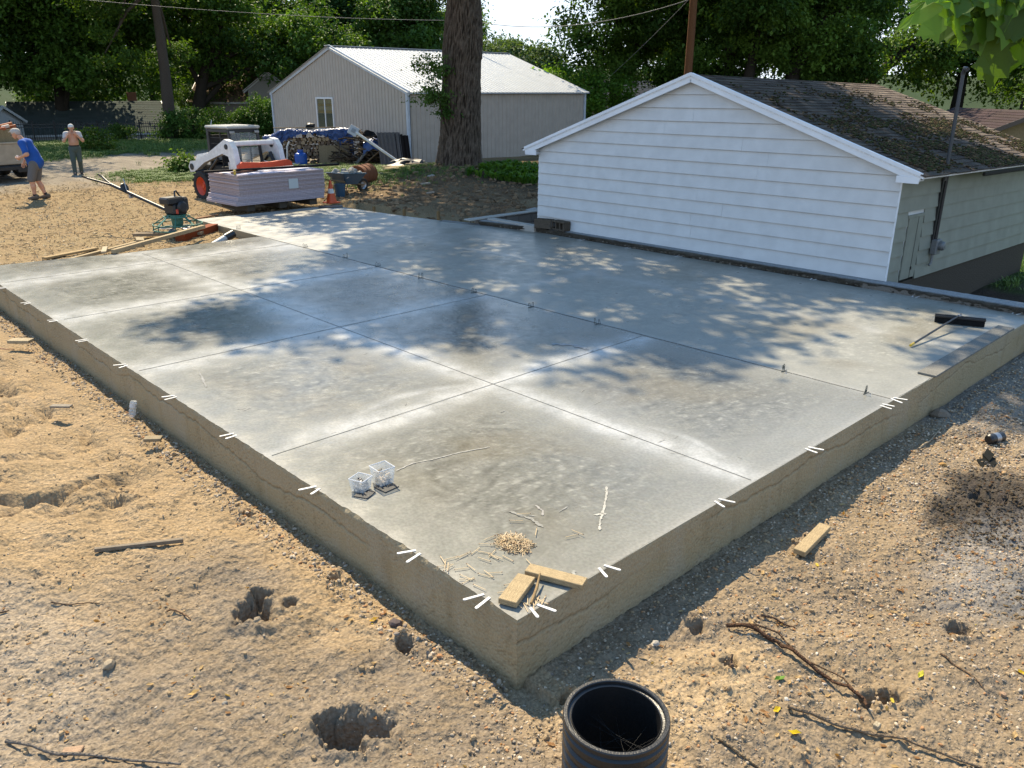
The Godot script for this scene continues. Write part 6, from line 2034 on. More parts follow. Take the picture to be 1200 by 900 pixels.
	mb.tube([Vector3(0, 0.02, 0), Vector3(0.06, 0.75, 0.05), Vector3(0.16, 0.95, 0.0)], 0.035, 8)
	mb.tube([Vector3(0, 0.05, 0), Vector3(0.55, 0.05, 0.1), Vector3(0.7, 0.16, 0.05)], 0.05, 8)
	solo(mb, "bent_pipe", M.vc_semi, "bent white pipe standing left of the blue tank", "pipe", base + Basis(Vector3.UP, -0.675) * Vector3(0.85, -0.02, 0.75)).rotation.y = -0.675
	# dark brush and scrap to the right
	var bp = Vector3(16.75, ground(16.7, -26.6), -26.9)
	var bg = thing("brush_pile", "dark pile of branches and scrap between the firewood and the leaning panels", "brush pile", bp, -0.675)
	for k in 210:
		mb = MB.new()
		mb.col = Color(0.06, 0.045, 0.035).lerp(Color(0.22, 0.17, 0.12), rng.randf() * rng.randf())
		var a = Vector3(rng.randf_range(-1.2, 1.0), 0.05, rng.randf_range(-0.4, 0.5))
		var hgt = 1.25 * exp(-pow((a.x + 0.1) / 0.9, 2))
		var p = Vector3(a.x, rng.randf() * hgt, a.z)
		var d = Vector3(rng.randf_range(-1, 1), rng.randf_range(-0.25, 0.3), rng.randf_range(-0.5, 0.5)).normalized() * rng.randf_range(0.3, 0.8)
		mb.tube([p - d * 0.5, p + Vector3(0, rng.randf_range(-0.05, 0.08), 0), p + d * 0.5], [0.03, 0.025, 0.012], 5)
		obj(mb, "branch", M.vc_matte, bg)
	mb = MB.new()
	mb.col = Color(0.02, 0.02, 0.022)
	mb.ball(Vector3(0.35, 0.5, -0.2), Vector3(0.5, 0.75, 0.35), 12, 8, 0.15, rng)
	obj(mb, "dark_bundle", M.vc_matte, bg)
	for k in 9:
		mb = MB.new()
		mb.col = [Color(0.30, 0.22, 0.14), Color(0.10, 0.08, 0.06), Color(0.22, 0.20, 0.18)][k % 3]
		mb.box(Vector3.ZERO, Vector3(rng.randf_range(0.7, 1.4), 0.035, rng.randf_range(0.08, 0.2)), Basis.IDENTITY, 0.004)
		var sb = obj(mb, 'scrap_board', M.wood, bg, Vector3(rng.randf_range(-1.3, 1.2), rng.randf_range(0.1, 0.9), rng.randf_range(0.2, 0.7)))
		sb.rotation = Vector3(rng.randf_range(-0.3, 0.3), rng.randf_range(-0.6, 0.6), rng.randf_range(-0.9, 0.9))
	for q in [[0.55, 0.75, 0.35, 0.45, 'small crumpled blue tarp scrap on the brush pile']]:
		var TP = PackedVector3Array()
		var TC = PackedColorArray()
		for j in 16:
			for i in 16:
				var u = (i / 15.0 - 0.5) * 2.0
				var v = (j / 15.0 - 0.5) * 2.0
				TP.push_back(Vector3(u * q[3], 0.22 - 0.25 * (u * u + v * v) + 0.09 * tn.get_noise_2d(u * 2.0 + q[0], v * 2.0), v * q[3] * 0.8))
				TC.push_back(Color(1, 1, 1))
		var ts = put(grid_mesh(16, 16, TP, TC, M.blue_tarp), 'blue_tarp', self, bp + Basis(Vector3.UP, -0.675) * Vector3(q[0], q[1], q[2]))
		ts.rotation = Vector3(0.5, -0.675, 0)
		tag(ts, q[4], 'tarp')
	# leaning corrugated panels
	for q in [[0.0, 1.38, 0.95, Color(0.15, 0.145, 0.145), "grey corrugated panel leaning by the shed corner, frontmost"], [0.42, 1.30, 0.4, Color(0.035, 0.03, 0.03), "narrow dark panel leaning by the shed corner, middle of three"], [0.72, 1.25, 0.35, Color(0.025, 0.022, 0.022), "narrow dark panel nearest the shed's corner trim"]]:
		mb = MB.new()
		mb.col = q[3]
		var w = q[2]
		var m = 24
		for i in m:
			var u0 = -w / 2 + w * i / m
			var u1 = -w / 2 + w * (i + 1) / m
			var d0 = 0.03 * sin(u0 * 38)
			var d1 = 0.03 * sin(u1 * 38)
			mb.quad(Vector3(u0, 0, d0), Vector3(u1, 0, d1), Vector3(u1, q[1], d1), Vector3(u0, q[1], d0))
			mb.quad(Vector3(u0, q[1], d0 - 0.02), Vector3(u1, q[1], d1 - 0.02), Vector3(u1, 0, d1 - 0.02), Vector3(u0, 0, d0 - 0.02))
		var o = solo(mb, "corrugated_panel", M.vc_matte, q[4], "panel", Vector3(16.75 + q[0] * 0.85, ground(16.9, -24.6) - 0.03, -24.75 + q[0] * 0.25))
		o.rotation = Vector3(-0.32, -0.35, 0)
	# square white plate on a leaning pole
	var s = thing("sign_pole", "white pole with a square grey plate leaning toward the brush pile", "pole", Vector3(16.55, ground(16.5, -23.6), -23.6))
	var tip = Vector3(-1.35, 1.28, -1.25)
	mb = MB.new()
	mb.col = Color(0.72, 0.72, 0.71)
	mb.tube([Vector3.ZERO, tip], 0.05, 10)
	obj(mb, "pole", M.vc_semi, s)
	mb = MB.new()
	mb.col = Color(0.55, 0.56, 0.58)
	var ax = tip.normalized()
	var zz = (Vector3(-0.5, 0.35, 0.8) - ax * Vector3(-0.5, 0.35, 0.8).dot(ax)).normalized()
	mb.box(tip + ax * 0.12, Vector3(0.36, 0.36, 0.03), Basis(zz.cross(ax).normalized(), ax, zz).rotated(zz, 0.1), 0.01)
	obj(mb, "plate", M.vc_semi, s)
	mb = MB.new()
	mb.col = Color(0.30, 0.31, 0.33)
	mb.box(tip + ax * 0.12 + zz * 0.02, Vector3(0.16, 0.16, 0.02), Basis(zz.cross(ax).normalized(), ax, zz).rotated(zz, 0.1), 0.01)
	obj(mb, "plate_centre", M.vc_semi, s)
	# wheelbarrow
	var wb = thing("wheelbarrow", "blue wheelbarrow heaped with pale rubble at the slab's far end", "wheelbarrow", Vector3(10.45, ground(10.4, -18.0), -18.1), 0.25)
	mb = MB.new()
	var lo = [Vector3(-0.28, 0.30, 0.20), Vector3(0.22, 0.26, 0.17), Vector3(0.22, 0.26, -0.17), Vector3(-0.28, 0.30, -0.20)]
	var hi = [Vector3(-0.52, 0.62, 0.36), Vector3(0.46, 0.56, 0.32), Vector3(0.46, 0.56, -0.32), Vector3(-0.52, 0.62, -0.36)]
	for i in 4:
		var j = (i + 1) % 4
		mb.quad(lo[i], lo[j], hi[j], hi[i])
		mb.quad(hi[i] * Vector3(0.97, 1, 0.97), hi[j] * Vector3(0.97, 1, 0.97), lo[j] * Vector3(0.97, 1.02, 0.97), lo[i] * Vector3(0.97, 1.02, 0.97))
		mb.tube([hi[i], hi[j]], 0.014, 6)
	mb.quad(lo[3], lo[2], lo[1], lo[0])
	obj(mb, "tray", M.barrow_blue, wb)
	for z in [-1, 1]:
		mb = MB.new()
		mb.col = Color(0.35, 0.26, 0.16)
		mb.beam(Vector3(0.62, 0.2, z * 0.06), Vector3(-1.0, 0.50, z * 0.30), 0.035, 0.035)
		mb.tube([Vector3(-0.35, 0.36, z * 0.2), Vector3(-0.4, 0.0, z * 0.24), Vector3(-0.2, 0.3, z * 0.18)], 0.014, 6)
		obj(mb, "handle", M.wood, wb)
	wheel(wb, Vector3(0.62, 0.2, 0), 0.2, 0.09, M.steel, 0).rotation.y = PI / 2
	mb = MB.new()
	for k in 40:
		mb.col = Color(0.50, 0.47, 0.42) * rng.randf_range(0.6, 1.1)
		mb.ball(Vector3(rng.randf_range(-0.4, 0.36), rng.randf_range(0.50, 0.68), rng.randf_range(-0.26, 0.26)), Vector3(0.09, 0.06, 0.07), 7, 4, 0.2, rng)
	obj(mb, "rubble_load", M.vc_matte, wb, Vector3.ZERO, "stuff")
	var bk = thing("blue_bucket", "blue bucket under the wheelbarrow's tray beside the cone", "bucket", Vector3(9.95, ground(9.9, -17.7), -17.75))
	mb = MB.new()
	mb.lathe([Vector2(0, 0.01), Vector2(0.13, 0.0), Vector2(0.16, 0.33), Vector2(0.17, 0.33), Vector2(0.17, 0.36), Vector2(0.15, 0.36), Vector2(0.12, 0.02), Vector2(0, 0.02)], 22)
	obj(mb, "body", M.barrow_blue, bk)
	# rusty drum lying behind the barrow
	var dr = thing("rusty_drum", "rusty brown drum with black open end lying behind the wheelbarrow", "drum", Vector3(11.95, ground(11.9, -19.4) + 0.30, -19.6), 0.55)
	mb = MB.new()
	mb.col = Color(0.25, 0.085, 0.03)
	mb.lathe([Vector2(0, -0.46), Vector2(0.31, -0.46), Vector2(0.325, -0.44), Vector2(0.31, -0.40), Vector2(0.305, -0.17), Vector2(0.325, -0.15), Vector2(0.305, -0.13), Vector2(0.305, 0.13), Vector2(0.325, 0.15), Vector2(0.305, 0.17), Vector2(0.31, 0.42), Vector2(0.325, 0.44), Vector2(0.31, 0.46), Vector2(0.29, 0.46), Vector2(0.28, 0.40)], 30, Transform3D(Basis(Vector3(0, 0, 1), -PI / 2), Vector3.ZERO))
	obj(mb, "shell", M.rust, dr)
	mb = MB.new()
	mb.lathe([Vector2(0.285, 0.40), Vector2(0, 0.39)], 30, Transform3D(Basis(Vector3(0, 0, 1), -PI / 2), Vector3.ZERO))
	obj(mb, "dark_end", M.black_steel, dr)
	# debris round the foot of the mound
	for q in [[15.4, -22.4, 1.3, 0.28, 0.35, Color(0.36, 0.27, 0.17), "grey brown plank lying by the dark sheet left of the trunk"], [14.6, -21.5, 1.0, 0.55, -0.5, Color(0.44, 0.34, 0.20), "tan plywood offcut on the dirt left of the trunk"], [15.9, -21.4, 1.6, 0.16, 0.9, Color(0.34, 0.27, 0.19), "long weathered plank leaning on the dirt mound"], [13.4, -21.0, 0.6, 0.1, 1.3, Color(0.62, 0.52, 0.36), "short pale stick of lumber on the grass near the drum"], [12.9, -17.6, 0.28, 0.14, 0.4, Color(0.60, 0.53, 0.42), "small pale block on the mound's near slope"], [12.0, -16.2, 0.22, 0.14, 0.8, Color(0.58, 0.50, 0.40), "pale chunk of wood low on the mound"], [13.9, -18.6, 0.2, 0.14, 0.2, Color(0.6, 0.56, 0.5), "pale chip high on the mound below the trunk"], [12.6, -12.6, 0.3, 0.2, 0.1, Color(0.55, 0.54, 0.52), "pale rubble piece by the foundation wall"]]:
		lumber(q[6], Vector3(q[0] - cos(q[4]) * q[2] / 2, ground(q[0], q[1]) + 0.06, q[1] - sin(q[4]) * q[2] / 2), Vector3(q[0] + cos(q[4]) * q[2] / 2, ground(q[0], q[1]) + 0.09, q[1] + sin(q[4]) * q[2] / 2), q[3], 0.04, q[5], "plank", "plank")
	mb = MB.new()
	mb.col = Color(0.018, 0.018, 0.02)
	mb.ball(Vector3.ZERO, Vector3(0.75, 0.22, 0.5), 14, 8, 0.22, rng)
	solo(mb, "dark_sheet", M.vc_semi, "bunched dark plastic sheet on the ground left of the trunk", "sheet", Vector3(16.0, ground(16, -22.6) + 0.08, -22.7))
	# wire panel against the shed wall
	mb = MB.new()
	mb.col = Color(0.10, 0.09, 0.08)
	for k in 8: mb.tube([Vector3(-0.45 + k * 0.13, 0, 0), Vector3(-0.45 + k * 0.13, 1.25, -0.18)], 0.008, 5)
	for k in 9: mb.tube([Vector3(-0.45, 0.02 + k * 0.15, -0.02 * k), Vector3(0.46, 0.02 + k * 0.15, -0.02 * k)], 0.008, 5)
	solo(mb, "wire_panel", M.vc_plain, "dark wire grid leaning on the shed wall right of the trunk", "wire grid", Vector3(21.4, ground(21.4, -25.1), -25.1))
	mb = MB.new()
	mb.col = Color(0.02, 0.02, 0.02)
	mb.box(Vector3(0, 0.22, 0), Vector3(0.7, 0.44, 0.5), Basis.IDENTITY, 0.06)
	solo(mb, "black_tub", M.vc_matte, "black tub on the ground under the wire grid", "tub", Vector3(20.2, ground(20.2, -23.8), -23.9))

# ---------------------------------------------------------------- trees and plants
var SPRAY := {}

func spray_mesh(sd: int, leaves: int, leaf: float, radius: float, mt: Material) -> ArrayMesh:
	var r = RandomNumberGenerator.new()
	r.seed = sd
	var mb = MB.new()
	for i in leaves:
		var c = Vector3(r.randfn(), r.randfn() * 0.55, r.randfn()) * radius * 0.5
		var d = (Vector3(c.x, -0.35 * radius, c.z).normalized() + Vector3(r.randf() - 0.5, r.randf() - 0.5, r.randf() - 0.5) * 0.9).normalized()
		var n = (Vector3.UP + Vector3(r.randf() - 0.5, 0, r.randf() - 0.5) * 1.5).normalized()
		var s = d.cross(n).normalized()
		n = s.cross(d)
		var l = leaf * r.randf_range(0.7, 1.25)
		var v = r.randf_range(0.75, 1.2)
		mb.col = Color(v, v, v * 0.95)
		var a = c - d * l * 0.5
		var b = c + s * l * 0.36 + n * l * 0.10
		var e = c + d * l * 0.5 - n * l * 0.08
		var f = c - s * l * 0.36 + n * l * 0.10
		mb.tri(a, b, e)
		mb.tri(a, e, f)
	return mb.mesh(mt)

func foliage(parent: Node3D, called: String, blobs: Array, n: int, spray: String, c0: Color, c1: Color, size := 1.0, keep = null) -> void:
	# leaf sprays gathered in clumps through the volume of some ellipsoids (centres relative to the parent)
	var vol = 0.0
	for b in blobs: vol += b[1].x * b[1].y * b[1].z
	var xf = []
	var cs = []
	for b in blobs:
		var m = int(n * b[1].x * b[1].y * b[1].z / vol)
		var clumps = maxi(3, m / 26)
		for q in clumps:
			var d = Vector3(rng.randfn(), rng.randfn(), rng.randfn()).normalized()
			var c = b[0] + d * b[1] * pow(rng.randf(), 0.38)
			var cr = rng.randf_range(0.07, 0.15) * (b[1].x + b[1].y + b[1].z) / 3.0 + 0.15
			var tone = rng.randf()
			for k in 26:
				var p = c + Vector3(rng.randfn() * 1.15, rng.randfn() * 0.6, rng.randfn() * 1.15) * cr
				if keep != null and not keep.call(p): continue
				var bs = Basis(Vector3.UP, rng.randf() * TAU) * Basis(Vector3(1, 0, 0), rng.randf_range(-0.5, 0.5))
				xf.append(Transform3D(bs.scaled(Vector3.ONE * size * rng.randf_range(0.75, 1.3)), p))
				cs.append(c0.lerp(c1, clampf(tone + rng.randfn() * 0.15, 0, 1)) * rng.randf_range(0.8, 1.2))
	multi(SPRAY[spray], xf, cs, called, parent)

func trunk_mesh(path: Array, radii: Array, tone := Color(0.075, 0.06, 0.048), seg := 12) -> ArrayMesh:
	var mb = MB.new()
	mb.col = tone
	mb.tube(path, radii, seg)
	return mb.mesh(M.bark)

func tree(label: String, at: Vector2, h: float, r: float, blobs: Array, n: int, spray: String, c0: Color, c1: Color, lean := Vector3.ZERO, limbs := 6, group := "trees behind the buildings", tone := Color(0.07, 0.056, 0.045), called := "broadleaf_tree"):
	var y = ground(at.x, at.y) - 0.2
	var t = thing(called, label, "tree", Vector3(at.x, y, at.y), 0.0, group)
	var path = []
	var rad = []
	for i in 7:
		var u = i / 6.0
		path.append(Vector3(lean.x * u * u + 0.1 * sin(u * 5 + at.x), h * u, lean.z * u * u + 0.1 * sin(u * 4 + at.y)))
		rad.append(r * lerpf(1.25, 0.35, pow(u, 0.8)) * (1.25 if i == 0 else 1.0))
	put(trunk_mesh(path, rad, tone), "trunk", t)
	for k in limbs:
		var b = blobs[k % blobs.size()]
		var s = path[rng.randi_range(2, 5)]
		var e = b[0] + Vector3(rng.randf_range(-0.7, 0.7), rng.randf_range(-0.3, 0.6), rng.randf_range(-0.7, 0.7)) * b[1]
		var m = s.lerp(e, 0.5) + Vector3(0, 0.5, 0)
		put(trunk_mesh([s, m, e], [r * 0.4, r * 0.25, r * 0.08], tone, 8), "limb", t)
	foliage(t, "crown", blobs, int(n * 1.45), spray, c0, c1)
	return t

func build_sprays():
	SPRAY["far"] = spray_mesh(1, 16, 0.24, 0.75, M.leaf)
	SPRAY["mid"] = spray_mesh(2, 16, 0.19, 0.6, M.leaf)
	SPRAY["near"] = spray_mesh(3, 14, 0.13, 0.36, M.leaf)
	SPRAY["bright"] = spray_mesh(4, 14, 0.17, 0.45, M.leaf_bright)
	SPRAY["canopy"] = spray_mesh(5, 16, 0.20, 0.6, M.leaf)

func in_poly(p: Vector2, poly: PackedVector2Array) -> bool:
	return Geometry2D.is_point_in_polygon(p, poly)

func build_maple():
	var g0 = ground_base(16.65, -20.2)
	var t = thing("old_maple", "huge old tree trunk with furrowed bark standing before the metal shed", "tree", Vector3(16.52, g0 - 0.3, -20.32))
	# furrowed trunk
	var P = PackedVector3Array()
	var C = PackedColorArray()
	var na = 200
	var nh = 130
	var bn = noise(401, 1.0, 3)
	for j in nh:
		var y = 9.0 * j / (nh - 1)
		var r = 0.64 + 0.16 * exp(-y * 2.2) + 0.03 * sin(y * 1.3)
		if y > 3.8: r = lerpf(0.635, 0.45, smoothstep(3.8, 7.0, y))
		var off = Vector3(0.08 * y * 0.5, 0, 0.03 * y)
		for i in na:
			var a = TAU * i / (na - 1)
			var ca = cos(a)
			var sa = sin(a)
			var f = bn.get_noise_3d(ca * 6.0, y * 1.5, sa * 6.0)
			var f2 = bn.get_noise_3d(ca * 15.0, y * 5.0 + 9, sa * 15.0)
			var ridge_ = 1.0 - absf(f) * 2.2
			var d = 0.05 * ridge_ + 0.02 * f2 + 0.06 * bn.get_noise_3d(ca, y * 0.3, sa)
			if y < 1.2: d += 0.12 * (1.2 - y) * maxf(0, sin(a * 5.0))
			P.push_back(off + Vector3(ca * (r + d), y, sa * (r + d)))
			var k = clampf(ridge_ * 0.9 + f2 * 0.6, 0, 1)
			C.push_back(Color(0.06, 0.046, 0.035).lerp(Color(0.23, 0.175, 0.13), k))
	put(grid_mesh(na, nh, P, C, M.bark, true), "trunk", t)
	var top = Vector3(0.36, 8.8, 0.27)
	var limbs = [[top, Vector3(-3, 12.5, 3), Vector3(-7, 14, 6)], [top, Vector3(1, 13, -1), Vector3(2, 17, -2)], [top, Vector3(4, 12, -1), Vector3(8, 14, -2)], [Vector3(0.1, 6.9, 0.2), Vector3(-3.0, 10.3, 2.0), Vector3(-8.0, 13.0, 5.0)], [Vector3(0.3, 7.8, 0.2), Vector3(-1.0, 11, 2), Vector3(-3.0, 13.5, 5)], [top, Vector3(-2, 13, -3), Vector3(-5, 15, -6)]]
	for l in limbs: put(trunk_mesh(l, [0.38, 0.22, 0.07], Color(0.09, 0.07, 0.053), 10), "limb", t)
	foliage(t, "crown", [[Vector3(3.4, 15.5, -6), Vector3(7, 4.0, 6)]], 1700, "canopy", Color(0.035, 0.075, 0.012), Color(0.08, 0.14, 0.025), 1.5)
	# the branches that reach out over the slab and the garage and dapple them
	var poly = PackedVector2Array([Vector2(1.6, -6.8), Vector2(2.7, -7.8), Vector2(4, -8.1), Vector2(5.5, -9.4), Vector2(6.8, -10.6), Vector2(8.3, -11.2), Vector2(10, -11.5), Vector2(14.2, -9.5), Vector2(13.0, -5.0), Vector2(13.8, 0.3), Vector2(9.6, 0.2), Vector2(8.7, -1.2), Vector2(7.6, -2.1), Vector2(5.9, -1.0), Vector2(4.3, -1.6), Vector2(3.9, -2.3), Vector2(4.2, -3.7), Vector2(3.4, -4.3), Vector2(2.0, -5.6)])
	var gap = noise(411, 0.55, 3)
	var xf = []
	var cs = []
	var tries = 0
	while xf.size() < 3000 and tries < 60000:
		tries += 1
		var s = Vector2(rng.randf_range(1.0, 14.5), rng.randf_range(-15.5, 2.0))
		var g = gap.get_noise_2d(s.x, s.y * 1.8)
		var inside = in_poly(s + Vector2(rng.randfn(), rng.randfn()) * 0.18, poly)
		var p: float
		if inside:
			p = 1.0 - 0.97 * smoothstep(0.02, 0.20, g + (0.20 if s.x > 5.3 and s.y > -8.5 and s.x < 9.6 else (0.06 if s.x > 6.0 else -0.05)))
		elif s.x > 6.8 and s.y > 0.3: p = 0.85 * smoothstep(-0.1, 0.1, -g)
		elif s.y < -9 and s.x > 6.5 and s.x < 10: p = 0.5 * smoothstep(0.0, 0.2, -g)
		else: continue
		if rng.randf() > p: continue
		var h = rng.randf_range(10.0, 16.0)
		var w = Vector3(s.x + 0.286 * h, h, s.y - 0.857 * h)
		var b = Basis(Vector3.UP, rng.randf() * TAU) * Basis(Vector3(1, 0, 0), rng.randf_range(-0.5, 0.5))
		xf.append(Transform3D(b.scaled(Vector3.ONE * rng.randf_range(0.8, 1.25)), w - t.position))
		cs.append(Color(0.04, 0.085, 0.015).lerp(Color(0.08, 0.15, 0.03), rng.randf()))
	multi(SPRAY["canopy"], xf, cs, "overhanging_leaves", t)
	# a leafy shoot on the left of the trunk
	foliage(t, "shoot", [[Vector3(-1.15, 3.1, 0.15), Vector3(0.42, 0.65, 0.4)], [Vector3(-0.95, 2.2, 0.2), Vector3(0.3, 0.4, 0.3)]], 85, "near", Color(0.05, 0.11, 0.02), Color(0.11, 0.19, 0.04), 0.75)
	put(trunk_mesh([Vector3(-0.62, 1.3, 0.2), Vector3(-0.9, 2.1, 0.2), Vector3(-1.15, 3.5, 0.15)], [0.03, 0.022, 0.01], Color(0.08, 0.06, 0.045), 6), "shoot_stem", t)

func build_trees():
	var dk0 = Color(0.045, 0.095, 0.02)
	var dk1 = Color(0.13, 0.235, 0.04)
	var md0 = Color(0.05, 0.105, 0.020)
	var md1 = Color(0.16, 0.27, 0.046)
	var V = func(x, y, z): return Vector3(x, y, z)
	# left
	tree("broad dark tree with a thick trunk above the dark-roofed house, far left", Vector2(15.8, -63.5), 9, 0.55, [[V.call(-3.5, 8.6, 0.5), V.call(4.5, 3.4, 4)], [V.call(2.5, 8.8, 1.5), V.call(4.5, 3.2, 4)], [V.call(-0.5, 6.3, 3.2), V.call(4.8, 1.2, 2)], [V.call(0, 11.5, 0), V.call(6, 4, 5)]], 3800, "far", dk0, dk1)
	tree("dark tree at the picture's left edge behind the white outbuilding", Vector2(8.0, -67.5), 9, 0.4, [[V.call(0, 6.5, 0), V.call(4.5, 4.5, 4)], [V.call(2.5, 10.5, 0), V.call(5, 4, 5)]], 2000, "far", dk0, md1)
	tree("straight tall trunk left of the brown-roofed house, leaves hanging round it", Vector2(18.5, -51.3), 14, 0.36, [[V.call(-2.3, 5.6, -2.0), V.call(1.5, 1.7, 1.3)], [V.call(1.6, 5.6, -1.2), V.call(1.0, 1.3, 0.9)], [V.call(-1.0, 9.6, -2.5), V.call(3.0, 2.0, 2.0)], [V.call(0, 13, 0), V.call(5, 3, 5)]], 1900, "mid", dk0, md1, Vector3.ZERO, 7, "trees behind the buildings", Color(0.13, 0.105, 0.085))
	tree("leaning dark trunk with heavy limbs over the brown-roofed house", Vector2(24.0, -60.5), 9, 0.55, [[V.call(4.5, 7.6, -1), V.call(5, 2.6, 4)], [V.call(9.5, 7.2, 2), V.call(5, 3.2, 4)], [V.call(0.5, 10.2, 0), V.call(5, 3.0, 4)]], 2500, "far", dk0, dk1, Vector3(2.4, 0, 1.2), 9)
	tree("dense dark tree rising behind the shed's left roof slope", Vector2(37.0, -73.0), 10, 0.5, [[V.call(-3, 7.0, 0), V.call(5.5, 5, 4)], [V.call(3, 8, 0), V.call(6, 5, 4)]], 2600, "far", dk0, dk1)
	tree("dark conifer-like tree above the middle of the shed roof", Vector2(40.5, -65.5), 12, 0.4, [[V.call(0, 6.5, 0), V.call(4.0, 4.5, 4)], [V.call(0, 11.5, 0), V.call(3.5, 4, 3)]], 2000, "far", dk0, Color(0.045, 0.09, 0.02))
	tree("bright leafy tree just left of the big trunk above the shed roof", Vector2(42.0, -57.5), 9, 0.4, [[V.call(-1.0, 7.0, 0), V.call(3.2, 3.8, 3)], [V.call(0.5, 10, 0), V.call(3, 2.5, 3)]], 1700, "far", md0, Color(0.11, 0.20, 0.04))
	# middle: a pale tree in the gap right of the trunk
	tree("pale grey-green tree in the bright gap right of the big trunk", Vector2(55.0, -57.5), 6.5, 0.35, [[V.call(0, 5.0, 0), V.call(4.2, 3.0, 4)]], 1500, "far", Color(0.07, 0.12, 0.05), Color(0.14, 0.21, 0.09))
	tree("large dark glossy tree between the shed and the utility pole", Vector2(36.2, -29.6), 9, 0.42, [[V.call(-1.2, 5.6, 0.6), V.call(3.0, 2.6, 2.6)], [V.call(1.6, 6.2, 1.8), V.call(3.4, 3.2, 3)], [V.call(2.5, 3.8, 3.2), V.call(2.6, 1.8, 2)], [V.call(0, 10, 0), V.call(5, 3, 5)]], 2600, "mid", dk0, md1)
	tree("dark tree directly behind the utility pole", Vector2(38.5, -23.5), 9, 0.4, [[V.call(0, 5.4, 0), V.call(3.6, 3.4, 3.4)], [V.call(0.5, 9.8, 0), V.call(5, 3, 5)]], 2000, "mid", dk0, dk1)
	# right
	tree("forked tree trunk above the garage ridge, left of two", Vector2(36.6, -21.2), 9, 0.34, [[V.call(1.2, 6.8, 0.5), V.call(3.6, 2.4, 3)], [V.call(-1.5, 9.0, 0), V.call(4, 3, 4)]], 1300, "mid", dk0, md1, Vector3(0.5, 0, 0.3), 7)
	tree("dark upright trunk above the garage roof, right of two", Vector2(38.8, -20.0), 10, 0.42, [[V.call(1.6, 6.6, 1.5), V.call(3.2, 2.4, 3)], [V.call(0, 9.5, 0), V.call(5, 3, 5)], [V.call(3.0, 4.2, 0.5), V.call(2.4, 1.5, 2)]], 1700, "mid", dk0, md1, Vector3(0.6, 0, 0.2), 8)
	tree("tree with a long dark limb slanting over the garage roof's right end", Vector2(43.5, -19.5), 7.5, 0.40, [[V.call(2.8, 5.2, 3.0), V.call(2.2, 1.2, 2)], [V.call(-0.5, 4.4, 0.5), V.call(2.2, 1.6, 2)], [V.call(4.8, 7.6, 5.5), V.call(2.4, 1.4, 2)]], 1000, "mid", dk0, md1, Vector3(4.6, 0, 4.8), 6)
	tree("dark tree at the right edge above the distant brown roof", Vector2(47.0, -11.0), 8, 0.4, [[V.call(1.8, 4.4, 1.5), V.call(4, 3.0, 3)], [V.call(3.5, 7.5, 3.0), V.call(4.5, 3, 4)]], 2000, "mid", dk0, dk1)
	tree("low leafy tree hiding the far end of the garage, far right", Vector2(41.0, -6.0), 6, 0.3, [[V.call(1, 4.0, 0), V.call(3.2, 2.6, 3)]], 1100, "mid", dk0, md1)
	# a second, farther row that closes the view
	var rows = [[4, -84, "far tree seen through the left gap, leftmost"], [20.5, -74.5, "far tree behind the left house"], [33, -92, "far tree behind the leaning trunk"], [50, -82, "far tree behind the shed's ridge"], [57, -72, "far tree left of the pale tree"], [58, -40, "far tree right of the pale tree"], [57, -28, "far tree behind the utility pole"], [60, -19, "far tree behind the forked trunk"], [66, -9, "far tree beyond the slanting limb, rightmost"]]
	for q in rows:
		tree(q[2], Vector2(q[0], q[1]), 9, 0.4, [[V.call(0, 6.0, 0), V.call(6, 4.0, 5)], [V.call(1, 10, 0), V.call(6, 4, 5)]], 1300, "far", dk0, md1, Vector3.ZERO, 3)
	# trees over the drive that shade it, crowns above the picture
	tree("tall thin tree left of the drive whose leaves shade it", Vector2(1.0, -46.0), 12, 0.3, [[V.call(6.0, 12.5, 1), V.call(7, 2.4, 6)], [V.call(10.0, 14, -9), V.call(8, 2.4, 6)], [V.call(1, 13, 0), V.call(5, 3, 5)]], 1700, "canopy", dk0, md1)
	# hedge, bushes and ivy
	var hd = thing("green_hedge", "dense green hedge between the tall thin trunk and the metal shed", "hedge", Vector3(21.6, 0, -48.2))
	var hb = []
	for k in 9: hb.append([Vector3(-3.6 + k * 0.72, 0.65 + 0.07 * k + rng.randf() * 0.25, -1.2 + 0.50 * k), Vector3(0.85, 0.8 + 0.085 * k, 0.8)])
	foliage(hd, "leaves", hb, 2300, "near", Color(0.03, 0.075, 0.012), Color(0.085, 0.17, 0.03), 1.0)
	for q in [[15.2, -50.6, 0.8, 0.55, "low shrub by the iron fence"], [19.6, -46.6, 0.9, 0.6, "pale spiky shrub in front of the hedge's left end"], [9.6, -27.6, 0.25, 0.2, "small leafy weed behind the skid steer's cab"], [10.6, -41.5, 0.9, 0.5, "dark shrub on the lawn right of the beige trailer"]]:
		var s = thing("shrub", q[4], "shrub", Vector3(q[0], ground(q[0], q[1]), q[1]))
		foliage(s, "leaves", [[Vector3(0, q[3], 0), Vector3(q[2], q[3], q[2])]], 160, "near", Color(0.04, 0.09, 0.016), Color(0.12, 0.20, 0.04), 0.9)
	var bb = thing("bright_bush", "sunlit bright green bush growing past the shed's right end", "bush", Vector3(31.0, 0, -27.2))
	foliage(bb, "leaves", [[Vector3(-0.6, 3.0, -1.6), Vector3(1.7, 0.9, 1.5)], [Vector3(1.2, 2.7, 0.4), Vector3(1.9, 0.8, 1.5)], [Vector3(0.2, 1.4, 0), Vector3(1.7, 1.3, 1.5)], [Vector3(2.0, 2.2, 1.6), Vector3(1.6, 0.5, 1.2)]], 900, "bright", Color(0.08, 0.17, 0.025), Color(0.16, 0.30, 0.045), 0.9)
